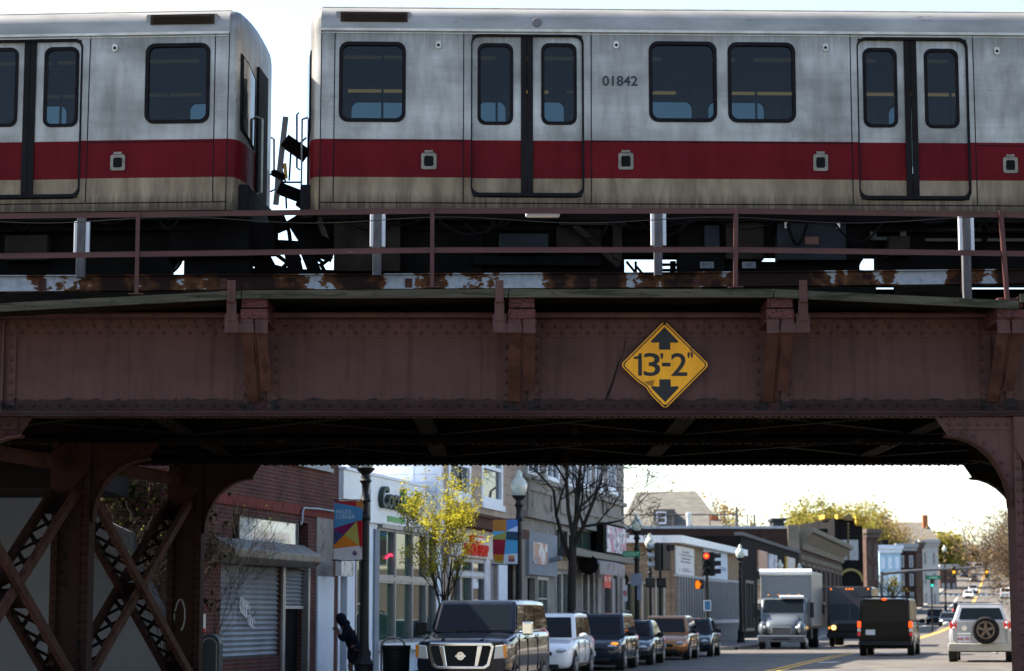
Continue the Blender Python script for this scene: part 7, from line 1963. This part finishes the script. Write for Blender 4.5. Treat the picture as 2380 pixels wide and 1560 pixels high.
# far mast arm
D = 190.0; X = P(2050, 1400, D).x; z0 = gz(X, D)
ma = thing('mast_arm_signal', 'long grey mast arm over the street with yellow lights, far up the hill', 'traffic light', (X, D, z0))
q = [P(2050,1334,D), P(2115,1327,D), P(2215,1322,D), P(2300,1318,D)]; q = [v-Vector((X,D,z0)) for v in q]
n = MB(); n.tube([(0,0,0),(0,0,q[0].z+.2)], .16, 10); n.tube(q, [.14,.12,.10,.08], 8); n.build('mast', mat('galvanised_grey', (.10,.105,.115), .45, metal=.3), ma)
for px_ in (2215.5, 2292):
    v = P(px_, 1330, D)-Vector((X,D,z0)); head(ma, (v.x, -.2, v.z), 0, (1, e_yel), 3, .34, False)
v = P(2166, 1361, D)-Vector((X,D,z0)); head(ma, (v.x, 0, v.z+.3), 0, (2, e_grn), 3, .30, False)
n = MB(); n.tube([(v.x,.2,0),(v.x,.2,v.z+.2)], .07, 8); n.build('post', m_sig, ma)
o, w, h, pn = signplate('street_name_sign', 'far green street sign hanging under the mast arm', 2152, 1338, 2187, 1346.5, 189.6, mat('street_green', (.01,.16,.07), .5))
n = MB(); n.b2((-w*.28, -.006, h*.3), (w*.28, -.001, h*.62)); n.build('sign_legend', mat('sign_mint', (.35,.62,.48), .5), pn)

# --- kerbside things ---------------------------------------------------------------------
D = 41.0; a = P(491, 1473, D); z0 = gz(a.x, D)+.14
mb = thing('mailbox', 'dark blue mailbox with a rounded top beside the steel column', 'mailbox', (a.x, D, z0))
hb = a.z-z0; wv = .19
n = MB(); n.prism([(-wv,.25),(wv,.25),(wv,hb-.19)]+[(wv*cos(t_), hb-.19+.19*sin(t_)) for t_ in [pi*i/8 for i in range(1,8)]]+[(-wv,hb-.19)], -.25, .25, 'y'); bo_ = n.build('box', mat('mailbox_blue', (.022,.028,.036), .35, var=.15), mb, bevel=.015)
n = MB(); n.ring([(wv*.8*cos(t_)+0, hb-.22+wv*.8*sin(t_)) for t_ in [pi*i/8 for i in range(9)]]+[(-wv*.8,.5),(wv*.8,.5)], [(wv*.68*cos(t_)+0, hb-.22+wv*.68*sin(t_)) for t_ in [pi*i/8 for i in range(9)]]+[(-wv*.68,.56),(wv*.68,.56)], -.265, -.251, 'y'); n.build('rim', mat('mailbox_edge', (.14,.15,.15), .35), bo_)
for sx in (-1,1):
    for sy in (-1,1): n = MB(); n.b2((sx*.16-.02, sy*.2-.02, 0), (sx*.16+.02, sy*.2+.02, .26)); n.build('leg', m_trimb, mb)
o, w, h, pn = signplate('notice', 'small white notice with a red foot on the post by the mailbox', 470, 1427, 478, 1469, 41.6, m_plate)
n = MB(); n.b2((-w*.5, -.006, 0), (w*.5, -.001, h*.2)); n.build('red_band', mat('sign_red', (.42,.02,.02), .5), pn)
D = 49.5; a = P(921, 1500, D); z0 = gz(a.x, D)+.14
tc = thing('litter_bin', 'black litter bin on the pavement left of the black van', 'bin', (a.x, D, z0))
hb = a.z-z0
n = MB(); n.lathe([(.22,0),(.29,.1),(.31,hb-.1),(.33,hb-.08),(.33,hb),(.26,hb)], 18); n.build('drum', m_trimb, tc, smooth=True)
D = 50.5; a = P(914, 1482, D); z0 = gz(a.x, D)+.14
br = thing('bike_rack', 'grey tubular bicycle hoop behind the litter bin', 'bike rack', (a.x, D, z0)); hb = a.z-z0
n = MB(); n.tube([(-.27,0,0),(-.27,0,hb-.2)]+[(-.27*cos(t_),0,hb-.2+.2*sin(t_)) for t_ in [pi*i/8 for i in range(1,8)]]+[(.27,0,hb-.2),(.27,0,0)], .025, 8); n.build('hoop', mat('hoop_grey', (.26,.24,.22), .4, metal=.4), br, smooth=True)

# --- person ---------------------------------------------------------------------------------
D = 50.2; X = P(813, 1500, D).x; z0 = gz(X, D)+.14
pr = thing('person', 'person in a dark hooded jacket and shorts bending forward with a shoulder bag', 'person', (X, D, z0))
def skin(name, pts, edges, rad, m_, parent, sub=2, root=0):
    me = bpy.data.meshes.new(name); me.from_pydata(pts, edges, []); o = bpy.data.objects.new(name, me); COL.objects.link(o); o.parent = parent
    md = o.modifiers.new('skin', 'SKIN'); md.use_smooth_shade = True
    for i, v in enumerate(me.skin_vertices[0].data): v.radius = rad[i] if isinstance(rad[i], tuple) else (rad[i], rad[i]); v.use_root = (i == root)
    s_ = o.modifiers.new('sub', 'SUBSURF'); s_.levels = sub; s_.render_levels = sub
    me.materials.append(m_); return o
m_jkt = mat('jacket_navy', (.010,.011,.020), .85, var=.3, sc=6)
m_skin = mat('skin', (.16,.09,.06), .55, var=.1)
m_sho = mat('dark_shorts', (.014,.014,.02), .85, var=.2)
hp = (.10, 0, .86)
pts = [hp, (.05,-.02,1.08), (-.06,-.03,1.30), (-.15,-.03,1.40), (-.215,-.03,1.47), (-.23,-.03,1.56),            # spine, neck, head
    (-.06,-.20,1.32), (-.13,-.25,1.06), (-.24,-.17,1.20), (-.265,-.12,1.33),                                          # near arm, bent forward
    (-.05,.17,1.32), (-.13,.22,1.06), (-.25,.12,1.18), (-.28,.05,1.30),
    (.12,-.10,.80), (.02,-.13,.46), (.12,-.12,.08), (.0,-.12,.03),
    (.13,.10,.80), (.16,.11,.45), (.30,.11,.10), (.20,.11,.03)]
ed = [(0,1),(1,2),(2,3),(3,4),(4,5),(2,6),(6,7),(7,8),(8,9),(2,10),(10,11),(11,12),(12,13),(0,14),(14,15),(15,16),(16,17),(0,18),(18,19),(19,20),(20,21)]
rd = [(.15,.12),(.15,.12),(.17,.13),.065,.085,.075,.07,.055,.042,.035,.07,.055,.042,.035,.10,.062,.045,.04,.10,.062,.045,.04]
body = skin('body', pts, ed, rd, m_skin, pr)
tor = [(.11,0,.80), (.10,0,.90), (.05,-.02,1.08), (-.05,-.03,1.29), (-.13,-.03,1.37), (-.06,-.20,1.32), (-.13,-.25,1.06), (-.23,-.175,1.185), (-.05,.17,1.32), (-.13,.22,1.06), (-.24,.125,1.165)]
skin('jacket', tor, [(0,1),(1,2),(2,3),(3,4),(3,5),(5,6),(6,7),(3,8),(8,9),(9,10)], [(.19,.16),(.20,.17),(.185,.16),(.205,.16),.10,.095,.08,.062,.095,.08,.062], m_jkt, pr, root=2)
n = MB(); n.ell((-.195,-.03,1.545), (.125,.115,.14), 14, 10, R=Matrix.Rotation(radians(-25), 3, 'Y')); n.ell((-.12,-.03,1.44), (.13,.13,.10), 12, 8); n.build('hood', m_jkt, pr, smooth=True)
n = MB(); n.ell((-.30,-.03,1.535), (.035,.028,.03), 8, 6); n.ell((-.275,-.075,1.565), (.018,.016,.012), 6, 4); n.ell((-.275,.015,1.565), (.018,.016,.012), 6, 4); n.ell((-.285,-.03,1.485), (.02,.03,.01), 6, 4); n.build('face', m_skin, pr, smooth=True)
for (hx, hy, hz) in ((-.265,-.12,1.34), (-.28,.05,1.31)):
    n = MB(); n.ell((hx-.04, hy, hz+.01), (.045,.035,.03), 8, 6)
    for k in range(4): n.tube([(hx-.07,hy-.03+.02*k,hz+.015),(hx-.105,hy-.03+.02*k,hz+.012),(hx-.12+.006*abs(k-1),hy-.03+.02*k,hz-.015)], [.010,.009,.007], 6)
    n.tube([(hx-.02,hy+.035,hz+.01),(hx-.06,hy+.05,hz-.01),(hx-.075,hy+.04,hz-.02)], [.012,.010,.008], 6); n.build('hand', m_skin, pr, smooth=True)
skin('shorts', [(.11,0,.86),(.12,-.10,.78),(.04,-.125,.52),(.13,.10,.78),(.155,.11,.52)], [(0,1),(1,2),(0,3),(3,4)], [(.17,.15),.125,.105,.125,.105], m_sho, pr)
for (fx, fy) in ((0,-.12),(.22,.11)): n = MB(); n.ell((fx, fy, .045), (.14,.05,.05), 10, 6); n.build('shoe', m_trimb, pr, smooth=True)
bg_ = thing('shoulder_bag', 'dark duffel bag with a thin reddish stripe at the hooded person\'s hip', 'bag', (X+.24, D-.10, z0+.62))
n = MB(); n.ell((0,0,.16), (.26,.14,.20), 14, 9, R=Matrix.Rotation(radians(18), 3, 'Y')); bo_ = n.build('pouch', m_jkt, bg_, smooth=True)
n = MB(); n.tube([(-.12,-.13,.24),(.0,-.15,.2),(.16,-.13,.15)], .012, 6); n.build('stripe', mat('bag_stripe', (.16,.06,.06), .6), bo_)
n = MB(); n.tube([(-.14,0,.28),(-.22,.0,.55),(-.28,.06,.74)], .016, 6); n.build('strap', m_jkt, bg_)
# ================================================================ TREES
def leafmat(name, col, tr=.5, var=.35):
    if name in MATS: return MATS[name]
    m, t, b, o = newmat(name); t.nodes.remove(b)
    d = t.nodes.new('ShaderNodeBsdfDiffuse'); l = t.nodes.new('ShaderNodeBsdfTranslucent'); mx = t.nodes.new('ShaderNodeMixShader'); mx.inputs[0].default_value = tr
    f = nz(t, objco(t), 1.7, 4); c = ramp(t, f, [(.3, tuple(x*(1-var) for x in col)), (.7, tuple(x*(1+var) for x in col))])
    t.links.new(c, d.inputs[0]); t.links.new(c, l.inputs[0])
    t.links.new(d.outputs[0], mx.inputs[1]); t.links.new(l.outputs[0], mx.inputs[2]); t.links.new(mx.outputs[0], o.inputs[0])
    MATS[name] = m; return m
m_bark = mat('bark', (.055,.046,.038), .9, var=.35, sc=4, stretch=(3,3,.6), bump=.3)
m_barkl = mat('pale_bark', (.10,.07,.046), .9, var=.3, sc=1)
m_barkd = mat('dark_bark', (.035,.030,.026), .9, var=.3, sc=1)
def grow(mb, tips, p, d, L, r, lev, rng, spread=.6, up=.12, nb=3, sides=5, taper=.55, segs=3, minr=.004):
    pts = [Vector(p)]; rs = [r]; d = Vector(d).normalized()
    for i in range(segs):
        d = (d + Vector((rng.uniform(-1,1), rng.uniform(-1,1), rng.uniform(-.6,1)))*.16 + Vector((0,0,up))).normalized()
        pts.append(pts[-1] + d*L/segs); rs.append(max(minr, r*(1-(1-taper)*(i+1)/segs)))
    mb.tube(pts, rs, sides if lev > 1 else 3, cap=False)
    if lev <= 0:
        tips.append(pts[-1]); tips.append(pts[len(pts)//2]); return
    k = nb if lev > 1 else nb+1
    for j in range(k):
        i = rng.choice(range(1, segs+1)) if j else segs
        base = pts[i]
        a = rng.uniform(0, 2*pi); q = d.orthogonal().normalized(); q2 = d.cross(q)
        nd = d*(1-spread*.5) + (q*cos(a)+q2*sin(a))*spread*rng.uniform(.7,1.3)
        grow(mb, tips, base, nd, L*rng.uniform(.55,.82), rs[i]*.72, lev-1, rng, spread, up, nb, sides, taper, segs, minr)
def leaves(pts, n, sz, rad, rng, flat=.5):
    mb = MB()
    for i in range(n):
        c = rng.choice(pts); p = c + Vector((rng.gauss(0,rad), rng.gauss(0,rad), rng.gauss(0,rad*.8)))
        a = Vector((rng.uniform(-1,1), rng.uniform(-1,1), rng.uniform(-flat,flat))).normalized(); b = a.orthogonal().normalized(); b = (b*cos(rng.uniform(0,6)) + a.cross(b)*sin(rng.uniform(0,6))).normalized()
        s = sz*rng.uniform(.6,1.4)
        mb.add([p-a*s, p+b*s*.6, p+a*s, p-b*s*.6], [(0,1,2,3)])
    return mb
def tree(name, label, loc, seed, H, trunk_r, lev, bark, leaf=None, nleaf=0, lsz=.06, lrad=.12, trunk_h=.35, spread=.6, up=.12, nb=3, lean=(0,0), group=None, minr=.004, cat='tree', limbs=4):
    rng = random.Random(seed)
    t = thing(name, label, cat, loc, 0, group)
    tr = MB(); tips = []
    th = H*trunk_h
    top = Vector((lean[0]*th, lean[1]*th, th))
    tr.tube([(0,0,-.2), (lean[0]*th*.3, lean[1]*th*.3, th*.3), tuple(top*.65), tuple(top)], [trunk_r*1.25, trunk_r, trunk_r*.92, trunk_r*.85], 9, cap=False)
    tr.build('trunk', bark, t, smooth=True, fix=False)
    br = MB()
    for k in range(limbs):
        a = 2*pi*k/limbs + rng.uniform(-.5,.5); inc = rng.uniform(.25,.75)*spread*1.3 if k else .12
        grow(br, tips, top*(1-.12*(k % 3)), (cos(a)*inc+lean[0], sin(a)*inc+lean[1], 1), (H-th)*.48, trunk_r*.55, lev, rng, spread, up, nb, 5, .55, 3, minr)
    br.build('branches', bark, t, smooth=True, fix=False)
    mz = max(v[2] for v in br.v)
    k_ = H/mz; t.scale = (k_, k_, k_)
    if leaf:
        leaves(tips, nleaf, lsz, lrad, rng).build('crown', leaf, t, fix=False)
    return t
lf_y = leafmat('spring_leaf', (.30,.27,.026), .55)
lf_far = leafmat('far_spring_leaf', (.22,.195,.045), .5)
lf_far2 = leafmat('far_bud_leaf', (.24,.17,.07), .45)
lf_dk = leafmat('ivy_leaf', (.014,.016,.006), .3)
# young street tree in leaf
D = 52.5; X = P(1034, 1400, D).x
tree('street_tree', 'slim young street tree with fresh yellow green leaves in front of the white shop', (X, D, gz(X, D)+.14), 11, 5.15, .05, 3, m_barkd, lf_y, 7000, .034, .07, .34, .46, .08, 3, minr=.004, limbs=8)
# old bare street tree
D = 74.0; X = P(1326, 1400, D).x
tree('bare_tree', 'large bare street tree with a thick dark trunk in front of the concrete building', (X, D, gz(X, D)+.14), 21, 11.0, .17, 5, m_barkd, None, 0, trunk_h=.42, spread=.75, up=.03, nb=3, lean=(.02,0), minr=.010, limbs=5)
# brush on the left, in front of the brick shop
D = 44.2
for k, (x, y, sd, lb) in enumerate(((470, 1560, 5, 'bare twiggy shrub leaning over the roller shutter'), (400, 1560, 8, 'dark shrub with a few lit buds behind the left columns'))):
    X = P(x, y, D).x
    tree('shrub', lb, (X, D-.4-k*.3, gz(X, D)), 30+sd, 5.0 if k == 0 else 4.2, .022, 4, m_barkd, leafmat('bud_leaf', (.20,.22,.025), .5), 40, .03, .1, .30, .55, .10, 3, lean=(.22,0) if k == 0 else (-.05,0), minr=.004, cat='shrub', limbs=5)
# ivy and brush mass over the wing wall
rng = random.Random(4)
iv = []
for i in range(140):
    x = rng.uniform(235, 470); y = rng.uniform(1090, 1420) if x > 330 else rng.uniform(1090, 1230)
    iv.append(P(x, y, rng.uniform(44.3, 46)))
vt = thing('ivy', 'dark tangle of ivy and brush over the wing wall behind the left columns', 'ivy', (P(350, 1560, 45).x, 45, 0))
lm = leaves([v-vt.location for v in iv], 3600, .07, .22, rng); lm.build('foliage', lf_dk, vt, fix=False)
tw = MB()
for i in range(150):
    a = rng.choice(iv)-vt.location; tw.tube([a, a+Vector((rng.uniform(-.3,.3), rng.uniform(-.2,.1), rng.uniform(-.7,.5))), a+Vector((rng.uniform(-.6,.6), rng.uniform(-.2,.1), rng.uniform(-1.2,.9)))], [.012,.009,.005], 3, cap=False)
tw.build('stems', m_barkl, vt, fix=False)
bk = MB(); bk.b2((P(150,1400,47.5).x, 47.4, -1), (P(500,1400,47.5).x, 47.9, 6.5))  # dark board added as backing in place of the brush mass
o = bk.build('flat_board', m_dark); tag(o, 'dark backing board added behind the ivy in place of brush, left of the brick shop', 'flat_board')
# trees behind the roofs and on the hill
def bgtree(px_, ybase, D, ytop, seed, leaf, nl, label, lsz=.3, lrad=.7, bark=m_barkd, lev=4, spread=.65, name='tree', group='trees on the hill and behind the roofs', th=.22, X=None, nb=3, minr=.03, limbs=5, zb=None, lean=(0,0)):
    X = P(px_, 1300, D).x if X is None else X; z = gz(X, D)-.3 if zb is None else zb; H = Zat(ytop, D)-z
    return tree(name, label, (X, D, z), seed, H, H*.022, lev, bark, leaf, nl, lsz, lrad, th, spread, .06, nb, group=group, minr=minr, limbs=limbs, lean=lean)
bgtree(1930, 0, 300, 1152, 41, lf_far, 15000, 'tall yellow green tree rising behind the cornice building', .26, 1.0)
bgtree(1880, 0, 290, 1196, 42, lf_far, 5000, 'low yellow tree left of the tall yellow green tree', .25, .9)
bgtree(1830, 0, 310, 1206, 52, lf_far, 1500, 'lowest yellow tree just left of the roof unit', .4, .8)
bgtree(2005, 0, 330, 1168, 43, lf_far2, 6000, 'brownish budding tree above the black tower', .22, 1.1)
bgtree(2050, 0, 350, 1178, 44, lf_far2, 5000, 'brownish budding tree right of the black tower', .22, 1.1)
bgtree(2055, 0, 330, 1216, 45, lf_far, 9000, 'rounded bright yellow tree above the blue house', .27, .9)
bgtree(2095, 0, 400, 1230, 46, lf_far2, 1500, 'small budding tree right of the rounded yellow tree', .4, 1.0)
bgtree(2186, 0, 440, 1246, 47, lf_far, 4200, 'yellow green tree beside the pale grey house', .5, 1.0)
bgtree(2200, 0, 480, 1262, 48, lf_far, 2600, 'lower yellow green tree right of the pale grey house', .5, 1.0)
for i, (x, D, yt) in enumerate(((2212, 520, 1240), (2228, 560, 1250), (2243, 600, 1258), (2256, 640, 1272), (2268, 680, 1285), (2280, 720, 1300))):
    bgtree(x, 0, D, yt, 60+i, lf_far2 if i % 3 == 0 else None, 700, ['dark bare tree leftmost on the hill', 'second dark bare tree on the hill', 'third dark bare tree on the hill', 'fourth dark bare tree on the hill', 'fifth dark bare tree on the hill', 'dark bare tree at the top of the hill road'][i], .5, 1.5, minr=.06, lev=4, nb=3, limbs=6, th=.15)
for i, (D, off, yt, ln) in enumerate(((175, 8.6, 1150, -.18), (230, 9.5, 1165, -.16), (300, 9.5, 1190, -.14), (390, 10, 1225, -.1), (500, 11, 1262, -.06))):
    bgtree(0, 0, D, yt, 80+i, lf_far2, 260, ['nearest bare brown tree leaning over the right lane', 'second bare brown tree along the right pavement', 'third bare brown tree along the right pavement', 'fourth bare brown tree along the right pavement', 'smallest bare brown tree at the far end of the right pavement'][i], .16, .8, m_barkl, 5, .8, X=clx(D)+off, group='bare trees along the right pavement', minr=.022 if i < 2 else .035, nb=3, limbs=6, th=.2, lean=(ln, 0))
for i, (x, D, yt, lf) in enumerate(((1560, 230, 1118, lf_far2), (1640, 240, 1135, lf_far2), (1690, 235, 1195, lf_far))):
    bgtree(x, 0, D, yt, 90+i, lf, [420, 420, 500][i], ['thin budding tree behind the left end of the gabled roof', 'thin budding tree behind the right end of the gabled roof', 'pale yellow tree at the right foot of the gabled roof'][i], .28, .7, m_barkl, 4, .55)
# street trees on the left pavement further up
for i, (D, yt) in enumerate(((262, 1338), (330, 1330))):
    bgtree(0, 0, D, yt, 100+i, lf_far, 500, ['small street tree on the left pavement just beyond the mast arm', 'smaller street tree on the left pavement further up the hill'][i], .12, .3, m_barkd, 3, .5, X=clx(D)-8.2, group='small trees on the far left pavement')
# trees across the street, seen in the shop windows
for i, (D, sd) in enumerate(((44, 3), (60, 4), (76, 5))):
    X = clx(D)+RIGHT+2.2
    if P(2380, 1400, D).x < X-2.5:
        tree('opposite_tree', 'pale trunked tree across the street, seen only mirrored in the shop windows', (X, D, gz(X, D)), 110+sd, 6.5, .12, 3, mat('plane_bark', (.34,.27,.18), .8), lf_y, 1500, .09, .25, .35, .6, group='trees across the street')
# woodland closing the skyline at the top of the hill
rng = random.Random(9)
pts = []
for i in range(420):
    D = rng.uniform(760, 900); X = clx(D)+rng.uniform(-260, 160); pts.append(Vector((X, D, gz(X, D)+rng.uniform(0, 11)*(1 if abs(X-clx(D)) > 14 else .35))))
o = leaves(pts, 14000, 1.0, 2.2, rng).build('far_wood', leafmat('far_wood_leaf', (.10,.075,.045), .3), fix=False); tag(o, kind='stuff')
